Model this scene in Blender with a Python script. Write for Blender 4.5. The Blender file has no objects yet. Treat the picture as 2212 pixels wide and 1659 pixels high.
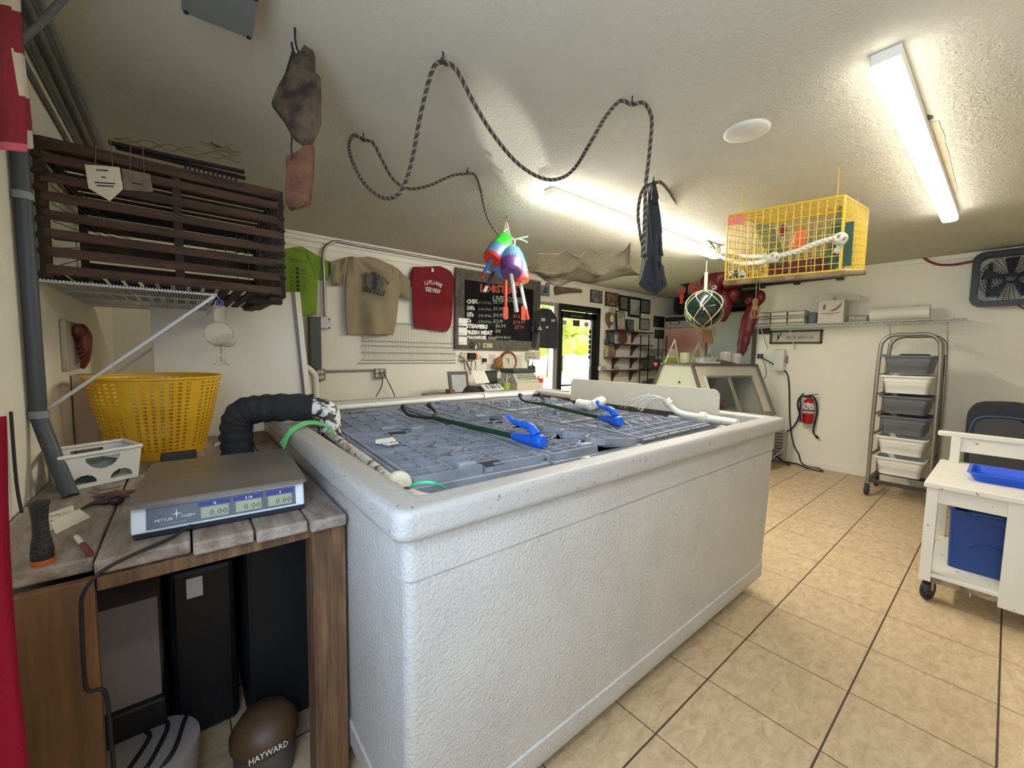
import bpy, math, random
from mathutils import Vector, Matrix
SC = bpy.context.scene
COL = SC.collection
random.seed(7)
PI = math.pi
V = Vector
# ------------------------------------------------------------------ camera
FPX = 872.73
YAW, PITCH, ROLL = .88771, .075841, -.016044
EYE = V((0, 0, 1.39))
_f = V((math.cos(PITCH)*math.cos(YAW), math.cos(PITCH)*math.sin(YAW), -math.sin(PITCH)))
_r = _f.cross(V((0, 0, 1))).normalized(); _d = _f.cross(_r)
_c, _s = math.cos(ROLL), math.sin(ROLL)
RT = _c*_r+_s*_d; DN = -_s*_r+_c*_d; FW = _f
cam = bpy.data.cameras.new('camera'); camo = bpy.data.objects.new('camera', cam); COL.objects.link(camo)
cam.sensor_fit = 'HORIZONTAL'; cam.sensor_width = 36; cam.lens = FPX*36/2212; cam.clip_start = .02; cam.clip_end = 300
mw = Matrix.Identity(4)
for i, a in enumerate((RT, -DN, -FW)):
    for k in range(3): mw[k][i] = a[k]
mw.translation = EYE
camo.matrix_world = mw
SC.camera = camo
# ------------------------------------------------------------------ view, world, daylight
SC.view_settings.view_transform = 'Standard'; SC.view_settings.look = 'None'
SC.view_settings.gamma = 1; SC.view_settings.use_curve_mapping = False
SC.view_settings.exposure = 1.08
TUBE = 16.0          # emission of the two ceiling strips
DAY = 4.0           # sky
world = bpy.data.worlds.new('sky'); SC.world = world; world.use_nodes = True
bg = world.node_tree.nodes['Background']; bg.inputs[0].default_value = (.78, .88, 1, 1); bg.inputs[1].default_value = DAY
def lamp(name, kind, loc, to, energy, color, **k):
    l = bpy.data.lights.new(name, kind); l.energy = energy; l.color = color
    for a, b in k.items(): setattr(l, a, b)
    o = bpy.data.objects.new(name, l); COL.objects.link(o); o.location = loc
    o.rotation_euler = (V(to)-V(loc)).to_track_quat('-Z', 'Y').to_euler()
    return o
lamp('sun', 'SUN', (20, 5, 30), (0, 8, 0), 9.0, (1, .95, .84), angle=.01)
# daylight from an unseen window assumed in the left wall beside the photographer
lamp('window_daylight', 'AREA', (-.385, .03, 1.5), (.6, .55, 1.0), 15.5, (.38, .56, 1), shape='RECTANGLE', size=1.05, size_y=1.1)

# sun glinting off a car outside, thrown up through the door onto the ceiling
GLINT = lamp('sun_glint', 'SPOT', (8.3, 7.0, .45), (1.56, 1.86, 2.474), 3000, (1, .97, .88), spot_size=.040, spot_blend=.4, shadow_soft_size=.03)
# ------------------------------------------------------------------ points from the photograph onto real planes
def ray(px, py): return FW+RT*((px-1106)/FPX)+DN*((py-829.5)/FPX)
def on(px, py, ax, v):
    d = ray(px, py); t = (v-EYE[ax])/d[ax]; return EYE+d*t
def PX(px, py, v): return on(px, py, 0, v)
def PY(px, py, v): return on(px, py, 1, v)
def PZ(px, py, v): return on(px, py, 2, v)
def PD(px, py, d): return EYE+ray(px, py)*d
def depth(p): return (V(p)-EYE).dot(FW)
CEIL = 2.474; YB = 4.22; XR = 6.2; XL = -.40

# ------------------------------------------------------------------ materials
MATS = {}
def lin(c):
    return tuple(((x/255)/12.92 if x/255 <= .04045 else ((x/255+.055)/1.055)**2.4) for x in c[:3])+(1,)
def mat(name, col, rough=.6, metal=0, col2=None, ns=6, bump=0, bs=60, emis=0, trans=0, ior=1.45, stretch=None, thr=None, spec=.5, alpha=1):
    if name in MATS: return MATS[name]
    m = bpy.data.materials.new(name); m.use_nodes = True; nt = m.node_tree; N = nt.nodes; L = nt.links
    b = N['Principled BSDF']
    b.inputs['Base Color'].default_value = lin(col); b.inputs['Roughness'].default_value = rough; b.inputs['Metallic'].default_value = metal
    b.inputs['Specular IOR Level'].default_value = spec
    if trans: b.inputs['Transmission Weight'].default_value = trans; b.inputs['IOR'].default_value = ior
    if alpha < 1: b.inputs['Alpha'].default_value = alpha
    if emis: b.inputs['Emission Color'].default_value = lin(col); b.inputs['Emission Strength'].default_value = emis
    if col2 or bump:
        tc = N.new('ShaderNodeTexCoord'); vec = tc.outputs['Object']
        if stretch:
            mp = N.new('ShaderNodeMapping'); mp.inputs['Scale'].default_value = stretch; L.new(vec, mp.inputs[0]); vec = mp.outputs[0]
    if col2:
        n = N.new('ShaderNodeTexNoise'); n.inputs['Scale'].default_value = ns; n.inputs['Detail'].default_value = 5; n.inputs['Roughness'].default_value = .6
        L.new(vec, n.inputs[0]); cr = N.new('ShaderNodeValToRGB')
        lo, hi = thr or (.35, .65)
        cr.color_ramp.elements[0].position = lo; cr.color_ramp.elements[1].position = hi
        cr.color_ramp.elements[0].color = lin(col); cr.color_ramp.elements[1].color = lin(col2)
        L.new(n.outputs[0], cr.inputs[0]); L.new(cr.outputs[0], b.inputs['Base Color'])
    if bump:
        n2 = N.new('ShaderNodeTexNoise'); n2.inputs['Scale'].default_value = bs; n2.inputs['Detail'].default_value = 3
        L.new(vec, n2.inputs[0]); bp = N.new('ShaderNodeBump'); bp.inputs['Strength'].default_value = bump; bp.inputs['Distance'].default_value = .01
        L.new(n2.outputs[0], bp.inputs['Height']); L.new(bp.outputs[0], b.inputs['Normal'])
    MATS[name] = m
    return m
M = mat
def glass_mat(name, f=.07):
    m = bpy.data.materials.new(name); m.use_nodes = True; nt = m.node_tree; N = nt.nodes; L = nt.links
    for n in list(N): N.remove(n)
    o = N.new('ShaderNodeOutputMaterial'); mx = N.new('ShaderNodeMixShader'); t = N.new('ShaderNodeBsdfTransparent'); g = N.new('ShaderNodeBsdfGlossy')
    t.inputs[0].default_value = (.93, .96, .95, 1); g.inputs[0].default_value = (1, 1, 1, 1); g.inputs['Roughness'].default_value = .03; mx.inputs[0].default_value = f
    L.new(t.outputs[0], mx.inputs[1]); L.new(g.outputs[0], mx.inputs[2]); L.new(mx.outputs[0], o.inputs[0])
    MATS[name] = m
    return m
def floor_mat():
    m = bpy.data.materials.new('floor_tile'); m.use_nodes = True; nt = m.node_tree; N = nt.nodes; L = nt.links; b = N['Principled BSDF']
    tc = N.new('ShaderNodeTexCoord'); sp = N.new('ShaderNodeSeparateXYZ'); L.new(tc.outputs['Object'], sp.inputs[0])
    def mth(op, a, bb=None, c=None):
        n = N.new('ShaderNodeMath'); n.operation = op
        for i, x in enumerate((a, bb, c)):
            if x is None: continue
            if isinstance(x, (int, float)): n.inputs[i].default_value = x
            else: L.new(x, n.inputs[i])
        return n.outputs[0]
    def edge(sock, off, pitch, w):
        t = mth('DIVIDE', mth('SUBTRACT', sock, off), pitch)
        f = mth('SUBTRACT', t, mth('FLOOR', t)); d = mth('MULTIPLY', mth('MINIMUM', f, mth('SUBTRACT', 1, f)), pitch)
        return mth('LESS_THAN', d, w), mth('FLOOR', t)
    ex, ix = edge(sp.outputs[0], 1.3028, .4046, .0022); ey, iy = edge(sp.outputs[1], .7294, .3977, .0034)
    g = mth('MAXIMUM', ex, ey)
    cmb = N.new('ShaderNodeCombineXYZ'); L.new(ix, cmb.inputs[0]); L.new(iy, cmb.inputs[1])
    wn = N.new('ShaderNodeTexWhiteNoise'); L.new(cmb.outputs[0], wn.inputs['Vector'])
    mp = N.new('ShaderNodeMapping'); mp.inputs['Scale'].default_value = (9, 18, 1); L.new(tc.outputs['Object'], mp.inputs[0])
    ad = N.new('ShaderNodeVectorMath'); ad.operation = 'ADD'; L.new(mp.outputs[0], ad.inputs[0])
    sc = N.new('ShaderNodeVectorMath'); sc.operation = 'SCALE'; sc.inputs['Scale'].default_value = 30; L.new(wn.outputs['Color'], sc.inputs[0]); L.new(sc.outputs[0], ad.inputs[1])
    n = N.new('ShaderNodeTexNoise'); n.inputs['Scale'].default_value = 1.6; n.inputs['Detail'].default_value = 9; n.inputs['Roughness'].default_value = .72; n.inputs['Distortion'].default_value = .6
    L.new(ad.outputs[0], n.inputs[0])
    cr = N.new('ShaderNodeValToRGB'); e = cr.color_ramp.elements
    e[0].position = .30; e[0].color = lin((170, 143, 106)); e[1].position = .70; e[1].color = lin((212, 190, 152))
    k = e.new(.5); k.color = lin((194, 169, 130))
    L.new(n.outputs[0], cr.inputs[0])
    mx = N.new('ShaderNodeMix'); mx.data_type = 'RGBA'; L.new(g, mx.inputs[0]); L.new(cr.outputs[0], mx.inputs[6]); mx.inputs[7].default_value = lin((78, 56, 40))
    L.new(mx.outputs[2], b.inputs['Base Color']); b.inputs['Roughness'].default_value = .42
    bp = N.new('ShaderNodeBump'); bp.inputs['Strength'].default_value = .5; bp.inputs['Distance'].default_value = .004
    L.new(mth('SUBTRACT', n.outputs[0], g), bp.inputs['Height']); L.new(bp.outputs[0], b.inputs['Normal'])
    return m
def ceil_mat():
    m = bpy.data.materials.new('textured_ceiling'); m.use_nodes = True; nt = m.node_tree; N = nt.nodes; L = nt.links; b = N['Principled BSDF']
    tc = N.new('ShaderNodeTexCoord')
    n = N.new('ShaderNodeTexNoise'); n.inputs['Scale'].default_value = 1.1; n.inputs['Detail'].default_value = 3; L.new(tc.outputs['Object'], n.inputs[0])
    cr = N.new('ShaderNodeValToRGB'); e = cr.color_ramp.elements; e[0].position = .3; e[0].color = lin((190, 184, 166)); e[1].position = .7; e[1].color = lin((203, 197, 180))
    L.new(n.outputs[0], cr.inputs[0]); L.new(cr.outputs[0], b.inputs['Base Color']); b.inputs['Roughness'].default_value = .85
    n2 = N.new('ShaderNodeTexNoise'); n2.inputs['Scale'].default_value = 42; n2.inputs['Detail'].default_value = 4; n2.inputs['Distortion'].default_value = 1.2; L.new(tc.outputs['Object'], n2.inputs[0])
    c2 = N.new('ShaderNodeValToRGB'); c2.color_ramp.elements[0].position = .42; c2.color_ramp.elements[1].position = .62; L.new(n2.outputs[0], c2.inputs[0])
    # stipple is heavier towards the counter and the right of the room, smooth over the bench
    sp = N.new('ShaderNodeSeparateXYZ'); L.new(tc.outputs['Object'], sp.inputs[0])
    mr = N.new('ShaderNodeMapRange'); mr.inputs[1].default_value = 1.2; mr.inputs[2].default_value = 3.0; mr.inputs[3].default_value = .12; mr.inputs[4].default_value = .55; L.new(sp.outputs[0], mr.inputs[0])
    bp = N.new('ShaderNodeBump'); bp.inputs['Distance'].default_value = .012; L.new(mr.outputs[0], bp.inputs['Strength'])
    L.new(c2.outputs[0], bp.inputs['Height']); L.new(bp.outputs[0], b.inputs['Normal'])
    return m

# ------------------------------------------------------------------ mesh helpers
class MB:
    def __init__(s): s.v = []; s.f = []; s.mi = []
    def add(s, vs, fs, m=0):
        o = len(s.v); s.v += [tuple(x) for x in vs]
        for f in fs: s.f.append(tuple(i+o for i in f)); s.mi.append(m)
        return s
    def box(s, c, d, R=None, m=0, taper=(1, 1)):
        c = V(c); vs = []
        for z in (-1, 1):
            for x, y in ((-1, -1), (1, -1), (1, 1), (-1, 1)):
                kx, ky = taper if z < 0 else (1, 1)
                p = V((x*d[0]/2*kx, y*d[1]/2*ky, z*d[2]/2))
                if R: p = R @ p
                vs.append(c+p)
        return s.add(vs, [(3, 2, 1, 0), (4, 5, 6, 7), (0, 1, 5, 4), (1, 2, 6, 5), (2, 3, 7, 6), (3, 0, 4, 7)], m)
    def bb(s, x0, x1, y0, y1, z0, z1, m=0): return s.box(((x0+x1)/2, (y0+y1)/2, (z0+z1)/2), (abs(x1-x0), abs(y1-y0), abs(z1-z0)), None, m)
    def hexa(s, p, m=0):    # 8 points: bottom loop then top loop
        return s.add(p, [(3, 2, 1, 0), (4, 5, 6, 7), (0, 1, 5, 4), (1, 2, 6, 5), (2, 3, 7, 6), (3, 0, 4, 7)], m)
    def quadbox(s, q, t, m=0):  # 4 corners and thickness along the face normal (away)
        q = [V(x) for x in q]; n = (q[1]-q[0]).cross(q[3]-q[0]).normalized()*t
        return s.hexa([x for x in q]+[x+n for x in q], m)
    def bar(s, a, b, w, h=None, up=(0, 0, 1), m=0):
        a = V(a); b = V(b); h = w if h is None else h; d = (b-a).normalized(); u = V(up)
        if abs(d.dot(u)) > .98: u = V((1, 0, 0))
        sx = d.cross(u).normalized()*w/2; sy = sx.cross(d).normalized()*h/2
        return s.hexa([a-sx-sy, a+sx-sy, a+sx+sy, a-sx+sy, b-sx-sy, b+sx-sy, b+sx+sy, b-sx+sy], m)
    def tube(s, pts, r, n=8, m=0, closed=False, caps=True, twist=0):
        pts = [V(p) for p in pts]; k = len(pts)
        if k < 2: return s
        rr = r if isinstance(r, (list, tuple)) else [r]*k
        vs = []; u = None
        for i, p in enumerate(pts):
            if closed: t = pts[(i+1) % k]-pts[i-1]
            else: t = pts[min(i+1, k-1)]-pts[max(i-1, 0)]
            if t.length < 1e-9: t = V((0, 0, 1))
            t.normalize()
            if u is None:
                u = t.cross(V((0, 0, 1)));
                if u.length < .05: u = t.cross(V((1, 0, 0)))
            u = (u-t*u.dot(t)); u.normalize(); w = t.cross(u)
            for j in range(n):
                a = 2*PI*j/n+twist*i; vs.append(p+(u*math.cos(a)+w*math.sin(a))*rr[i])
        fs = []
        for i in range(k if closed else k-1):
            for j in range(n):
                a = i*n+j; b = i*n+(j+1) % n; i2 = (i+1) % k
                fs.append((a, b, i2*n+(j+1) % n, i2*n+j))
        if caps and not closed: fs += [tuple(range(n-1, -1, -1)), tuple((k-1)*n+j for j in range(n))]
        return s.add(vs, fs, m)
    def lathe(s, prof, n=24, o=(0, 0, 0), ax=(0, 0, 1), m=0, sx=1, sy=1):
        ax = V(ax).normalized(); q = V((0, 0, 1)).rotation_difference(ax); o = V(o); vs = []; fs = []
        for r, z in prof:
            for j in range(n):
                a = 2*PI*j/n; vs.append(o+q @ V((r*math.cos(a)*sx, r*math.sin(a)*sy, z)))
        for i in range(len(prof)-1):
            for j in range(n): fs.append((i*n+j, i*n+(j+1) % n, (i+1)*n+(j+1) % n, (i+1)*n+j))
        if prof[0][0] > 1e-6: fs.append(tuple(range(n-1, -1, -1)))
        if prof[-1][0] > 1e-6: fs.append(tuple((len(prof)-1)*n+j for j in range(n)))
        return s.add(vs, fs, m)
    def ball(s, c, r, n=16, m=0, sc=(1, 1, 1), R=None):
        c = V(c); vs = []; fs = []; h = n//2
        for i in range(h+1):
            a = PI*i/h
            for j in range(n):
                b = 2*PI*j/n; p = V((r*sc[0]*math.sin(a)*math.cos(b), r*sc[1]*math.sin(a)*math.sin(b), r*sc[2]*math.cos(a)))
                vs.append(c+(R @ p if R else p))
        for i in range(h):
            for j in range(n): fs.append((i*n+j, (i+1)*n+j, (i+1)*n+(j+1) % n, i*n+(j+1) % n))
        return s.add(vs, fs, m)
    def prism(s, pts, t, m=0):   # planar polygon (3D points) thickened by vector t
        pts = [V(p) for p in pts]; n = len(pts); t = V(t)
        return s.add(pts+[p+t for p in pts], [tuple(range(n)), tuple(range(2*n-1, n-1, -1))]+[(i, i+n, (i+1) % n+n, (i+1) % n) for i in range(n)], m)
    def grid(s, fn, nu, nv, m=0, closeu=False):
        vs = [fn(i/nu, j/nv) for j in range(nv+1) for i in range(nu+1)]
        return s.add(vs, [(j*(nu+1)+i, j*(nu+1)+i+1, (j+1)*(nu+1)+i+1, (j+1)*(nu+1)+i) for j in range(nv) for i in range(nu)], m)
    def text(s, txt, o, xd, yd, size, m=1, fit=None, off=.0008, align='LEFT', bold=0, t=0):
        cu = bpy.data.curves.new('t', 'FONT'); cu.body = txt; cu.size = 1; cu.resolution_u = 1; cu.align_x = align; cu.offset = bold; cu.extrude = 0
        ob = bpy.data.objects.new('t', cu); COL.objects.link(ob)
        dg = bpy.context.evaluated_depsgraph_get(); me = bpy.data.meshes.new_from_object(ob.evaluated_get(dg))
        o = V(o); xd = V(xd).normalized(); yd = V(yd).normalized(); n = xd.cross(yd).normalized()
        kx = size
        if fit and len(me.vertices):
            xs = [v.co.x for v in me.vertices]; kx = fit/(max(xs)-min(xs))
        vs = [o+xd*v.co.x*kx+yd*v.co.y*size+n*off for v in me.vertices]
        s.add(vs, [tuple(p.vertices) for p in me.polygons], m)
        bpy.data.objects.remove(ob); bpy.data.meshes.remove(me); bpy.data.curves.remove(cu)
        return s
    def build(s, name, mats, parent=None, smooth=False, bevel=0, solid=0, wire=0, sub=0, world=True, bseg=2, **tagk):
        me = bpy.data.meshes.new(name)
        vs = s.v
        if parent is not None and world:
            mi = WM[parent.name].inverted(); vs = [tuple(mi @ V(v)) for v in vs]
        me.from_pydata(vs, [], s.f); me.update()
        for x in (mats if isinstance(mats, (list, tuple)) else [mats]): me.materials.append(x)
        me.polygons.foreach_set('material_index', s.mi)
        if smooth: me.polygons.foreach_set('use_smooth', [True]*len(s.f))
        o = bpy.data.objects.new(name, me); COL.objects.link(o)
        if parent is not None: o.parent = parent; WM[o.name] = WM[parent.name].copy()
        else: WM[o.name] = Matrix.Identity(4)
        if wire:
            w = o.modifiers.new('w', 'WIREFRAME'); w.thickness = wire; w.use_replace = True; w.use_even_offset = False
        if solid:
            w = o.modifiers.new('s', 'SOLIDIFY'); w.thickness = solid; w.offset = 0
        if bevel:
            w = o.modifiers.new('b', 'BEVEL'); w.width = bevel; w.segments = bseg; w.limit_method = 'ANGLE'; w.angle_limit = .7
        if sub:
            w = o.modifiers.new('u', 'SUBSURF'); w.levels = sub; w.render_levels = sub
        if smooth and not sub:
            try: me.set_sharp_from_angle(angle=.9)
            except Exception: pass
        if tagk: tag(o, **tagk)
        return o
WM = {}
def tag(o, label=None, cat=None, group=None, kind=None):
    if label: o['label'] = label
    if cat: o['category'] = cat
    if group: o['group'] = group
    if kind: o['kind'] = kind
    return o
def thing(name, label, cat, loc=(0, 0, 0), rz=0, group=None, rot=None):
    o = bpy.data.objects.new(name, None); COL.objects.link(o); o.location = loc
    o.rotation_euler = rot if rot else (0, 0, rz); o.empty_display_size = .05
    WM[o.name] = Matrix.Translation(V(loc)) @ o.rotation_euler.to_matrix().to_4x4()
    return tag(o, label, cat, group)
def dup(root, loc, rz=0, label=None, group=None, rot=None):
    r = root.copy(); COL.objects.link(r); r.location = loc; r.rotation_euler = rot if rot else (0, 0, rz)
    if label: r['label'] = label
    if group: r['group'] = group
    for ch in list(root.children):
        c = ch.copy(); COL.objects.link(c); c.parent = r
        for g in list(ch.children):
            d = g.copy(); COL.objects.link(d); d.parent = c
    return r
def structure(name, mb, m, **k): return mb.build(name, m, kind='structure', **k)
def rrect(x0, x1, y0, y1, r, z, n=6):
    pts = []
    for cx, cy, a0 in ((x1-r, y0+r, -PI/2), (x1-r, y1-r, 0), (x0+r, y1-r, PI/2), (x0+r, y0+r, PI)):
        for i in range(n+1):
            a = a0+PI/2*i/n; pts.append((cx+r*math.cos(a), cy+r*math.sin(a), z))
    return pts
def loft(mb, loops, m=0, cap0=True, cap1=True, closed=True):
    o = len(mb.v); n = len(loops[0]); vs = [p for l in loops for p in l]; fs = []
    for i in range(len(loops)-1):
        for j in range(n if closed else n-1): fs.append((i*n+j, i*n+(j+1) % n, (i+1)*n+(j+1) % n, (i+1)*n+j))
    if cap0: fs.append(tuple(range(n-1, -1, -1)))
    if cap1: fs.append(tuple((len(loops)-1)*n+j for j in range(n)))
    return mb.add(vs, fs, m)
def smoothpts(P, k=8, closed=False):
    P = [V(p) for p in P]; n = len(P); out = []
    rng = range(n) if closed else range(n-1)
    for i in rng:
        if closed: a, b, c, d = P[i-1], P[i], P[(i+1) % n], P[(i+2) % n]
        else: a, b, c, d = P[max(i-1, 0)], P[i], P[i+1], P[min(i+2, n-1)]
        for j in range(k):
            t = j/k; out.append(.5*((2*b)+(c-a)*t+(2*a-5*b+4*c-d)*t*t+(3*b-a-3*c+d)*t**3))
    if not closed: out.append(P[-1])
    return out
def rope(mb, P, r, m=0, strands=2, pitch=.05, n=5, m2=None):
    # twisted strands around a centre line
    pts = P; L = 0; S = [0]
    for i in range(1, len(pts)): L += (pts[i]-pts[i-1]).length; S.append(L)
    step = pitch/8; cnt = max(2, int(L/step)); res = []; j = 0
    for i in range(cnt+1):
        s = L*i/cnt
        while j < len(S)-2 and S[j+1] < s: j += 1
        t = (s-S[j])/max(1e-9, S[j+1]-S[j]); res.append(pts[j].lerp(pts[j+1], min(1, t)))
    u = None; fr = []
    for i, p in enumerate(res):
        t = (res[min(i+1, cnt)]-res[max(i-1, 0)]).normalized()
        if u is None:
            u = t.cross(V((0, 0, 1)));
            if u.length < .05: u = t.cross(V((1, 0, 0)))
        u = (u-t*u.dot(t)).normalized(); fr.append((u.copy(), t.cross(u)))
    for k in range(strands):
        q = []
        for i, p in enumerate(res):
            a = 2*PI*(k/strands+i*step/pitch); q.append(p+(fr[i][0]*math.cos(a)+fr[i][1]*math.sin(a))*r*.5)
        mb.tube(q, r*.56, n=n, m=(m if (m2 is None or k % 2 == 0) else m2))
    return mb
# ================================================================== the room
wallm = M('painted_wall', (232, 225, 204), .7, bump=.12, bs=90)
trimm = M('white_trim', (230, 223, 204), .5)
cm = ceil_mat()
structure('floor', MB().bb(XL-.1, 8.1, -1.8, YB+.1, -.1, 0), floor_mat())
structure('ceiling', MB().bb(XL-.1, 8.1, -1.8, YB+.1, CEIL, CEIL+.1), cm)
structure('wall_left', MB().bb(XL-.12, XL, .6, YB+.1, 0, CEIL).bb(XL-.12, XL, -1.8, -.55, 0, CEIL).bb(XL-.12, XL, -.55, .6, 0, .9).bb(XL-.12, XL, -.55, .6, 2.1, CEIL), wallm)
DX0, DX1, DZ = 3.70, 5.22, 2.13
structure('wall_back', MB().bb(XL, DX0, YB, YB+.14, 0, CEIL).bb(DX1, 8.0, YB, YB+.14, 0, CEIL).bb(DX0, DX1, YB, YB+.14, DZ, CEIL), wallm)
OY = 2.25
structure('wall_right', MB().bb(XR, XR+.14, -1.8, OY, 0, CEIL).bb(XR+.14, 8.0, OY-.14, OY, 0, CEIL), wallm)
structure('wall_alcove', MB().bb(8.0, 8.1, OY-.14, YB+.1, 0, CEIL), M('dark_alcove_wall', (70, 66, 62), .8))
structure('wall_front', MB().bb(XL-.1, XR+.14, -1.75, -1.62, 0, CEIL), wallm)
structure('baseboard_right', MB().bb(XR-.012, XR, -1.6, OY, 0, .075), trimm, bevel=.003)
structure('trim_1', MB().bb(XL, 8.0, YB-.035, YB, CEIL-.028, CEIL).bb(XL, 4.0, YB-.025, YB, CEIL-.07, CEIL-.028).bb(XL, 4.0, YB-.012, YB, CEIL-.125, CEIL-.07), trimm, bevel=.006)
structure('trim_2', MB().bb(XR-.02, XR, -1.6, OY, CEIL-.05, CEIL), trimm, bevel=.004)
structure('trim_3', MB().bb(XR-.01, XR+.15, OY-.005, OY+.05, 0, 2.2), M('grey_jamb', (84, 80, 76), .5, bump=.2, bs=30))
# ---- door and sidelight
black = M('black_frame', (22, 22, 22), .45)
glass = glass_mat('clear_glass')
t = thing('door_1', None, None, (DX0, YB, 0)); tag(t, kind='structure')
dx = 4.28
f = MB()
f.bb(dx, dx+.05, YB-.02, YB+.06, 0, DZ).bb(DX1-.06, DX1, YB-.03, YB+.1, 0, DZ).bb(dx, DX1, YB-.03, YB+.06, DZ-.09, DZ)
f.build('door_frame', black, t, bevel=.003)
lf = MB(); lf.bb(dx+.055, dx+.11, YB+.0, YB+.045, .02, DZ-.1).bb(DX1-.16, DX1-.065, YB+.0, YB+.045, .02, DZ-.1).bb(dx+.055, DX1-.065, YB, YB+.045, DZ-.2, DZ-.1).bb(dx+.055, DX1-.065, YB, YB+.045, .02, .28).bb(dx+.11, DX1-.16, YB+.005, YB+.035, .905, .93)
lf.build('door_leaf', black, t, bevel=.003)
MB().bb(dx+.11, DX1-.16, YB+.018, YB+.026, .28, DZ-.2).build('glass', glass, t)
h = MB(); h.tube(smoothpts([(DX1-.15, YB-.005, .86), (DX1-.15, YB-.05, .86), (DX1-.25, YB-.055, .86), (DX1-.26, YB-.055, 1.0), (DX1-.26, YB-.055, 1.16), (DX1-.24, YB-.055, 1.19), (DX1-.15, YB-.05, 1.19), (DX1-.15, YB-.005, 1.19)], 4), .011)
h.build('door_handle', black, t, smooth=True)
c = MB().bb(dx+.22, dx+.5, YB-.07, YB-.0, DZ-.17, DZ-.11).bar((dx+.4, YB-.05, DZ-.14), (dx+.62, YB-.16, DZ-.09), .02, .012).bar((dx+.62, YB-.16, DZ-.09), (dx+.3, YB-.02, DZ-.06), .02, .012)
c.build('door_closer', black, t, bevel=.004)
st = MB()
for x in (4.43, 4.93): st.lathe([(0.001, 0), (.055, 0), (.055, .002), (.001, .002)], 20, (x, YB+.012, DZ-.27), (0, -1, 0), sy=.7)
st.bb(4.62, 4.77, YB+.010, YB+.013, DZ-.31, DZ-.22, m=1)
for i in range(6): st.bb(DX1-.22, DX1-.17, YB+.011, YB+.014, 1.32+i*.08, 1.38+i*.08, m=1)
st.build('door_sticker', [M('sticker_grey', (150, 150, 140), .6), M('sticker_dark', (50, 50, 48), .6)], t)
t = thing('window_1', None, None, (DX0, YB, 0)); tag(t, kind='structure')
f = MB().bb(DX0, DX0+.04, YB, YB+.08, 0, DZ).bb(dx-.09, dx, YB-.01, YB+.09, 0, DZ).bb(DX0, dx, YB, YB+.08, DZ-.05, DZ).bb(DX0, dx, YB, YB+.08, 0, .12).bb(DX0, dx, YB+.01, YB+.06, 1.90, 1.94)
f.build('window_frame', M('aluminium_frame', (176, 172, 160), .35, .6), t, bevel=.003)
MB().bb(DX0+.04, dx-.09, YB+.03, YB+.036, .12, 2.08).build('pane', glass, t)
t = thing('window_2', None, None, (XL, -.45, 0)); tag(t, kind='structure')
MB().bb(XL-.09, XL-.03, -.55, .6, .9, .95).bb(XL-.09, XL-.03, -.55, .6, 2.05, 2.1).bb(XL-.09, XL-.03, -.55, -.5, .95, 2.05).bb(XL-.09, XL-.03, .55, .6, .95, 2.05).build('window_frame', trimm, t)
MB().bb(XL-.064, XL-.058, -.5, .55, .95, 2.05).build('pane', glass, t)
# ---- outside
structure('ground', MB().bb(-30, 45, YB+.5, 60, -.32, -.2), M('lawn', (150, 176, 70), .9, col2=(192, 204, 110), ns=.8, bump=.6, bs=30))
structure('doorstep', MB().bb(3.2, 5.8, YB+.14, YB+1.5, -.2, -.02), M('concrete', (190, 186, 176), .8))
structure('road', MB().bb(-30, 45, 13.5, 16.2, -.25, -.185), M('road_pale', (214, 208, 196), .9))
leaf = M('hedge_leaf', (104, 128, 44), .8, col2=(178, 170, 84), ns=3, bump=.8, bs=14)
def bush(x, y, r, h, label, name='tree', cat='tree', grp=None):
    t = thing(name, label, cat, (x, y, -.2), group=grp)
    MB().tube([(x, y, -.25), (x+.1, y, h*.45)], [.16, .09], 8).build('trunk', M('bark', (96, 80, 62), .9, bump=.5), t)
    c = MB()
    for i in range(26):
        a = random.random()*2*PI; q = random.random()**.5*r; z = h*(.30+.62*random.random())
        c.ball((x+q*math.cos(a), y+q*math.sin(a)*.6, z), r*random.uniform(.25, .45), 10, sc=(1, 1, random.uniform(.6, .9)))
    for i in range(900):
        a = random.random()*2*PI; q = random.random()**.5*r*1.25; z = h*(.22+.8*random.random()); p = V((x+q*math.cos(a), y+q*math.sin(a)*.7, z)); s = random.uniform(.05, .14)
        d1 = V((random.uniform(-1, 1), random.uniform(-1, 1), random.uniform(-1, 1))).normalized()*s; d2 = V((random.uniform(-1, 1), random.uniform(-1, 1), random.uniform(-1, 1))).normalized()*s
        c.add([p, p+d1, p+d1+d2, p+d2], [(0, 1, 2, 3)])
    c.build('foliage', leaf, t, smooth=True)
bush(13.6, 19, 1.9, 5.2, 'pale green tree beyond the lawn, left of the white pole')
bush(19.5, 20, 2.2, 6.0, 'bushy tree beyond the lawn, right of the white pole')
bush(27, 26, 3.2, 6.5, 'large tree beyond the lawn at the far right of the door glass')
bush(8, 24, 2.2, 4.5, 'round tree seen through the narrow side window')
t = thing('utility_pole', 'thin white pole standing on the far lawn behind the glass door', 'pole', (15.9, 17.6, -.2))
MB().tube([(15.9, 17.6, -.2), (15.9, 17.6, 5.6)], .09, 10).build('shaft', M('white_pole', (230, 228, 220), .5), t, smooth=True)
MB().box((15.9, 17.6, 5.0), (.9, .08, .08)).build('crossarm', M('white_pole', (0, 0, 0)), t)
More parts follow.
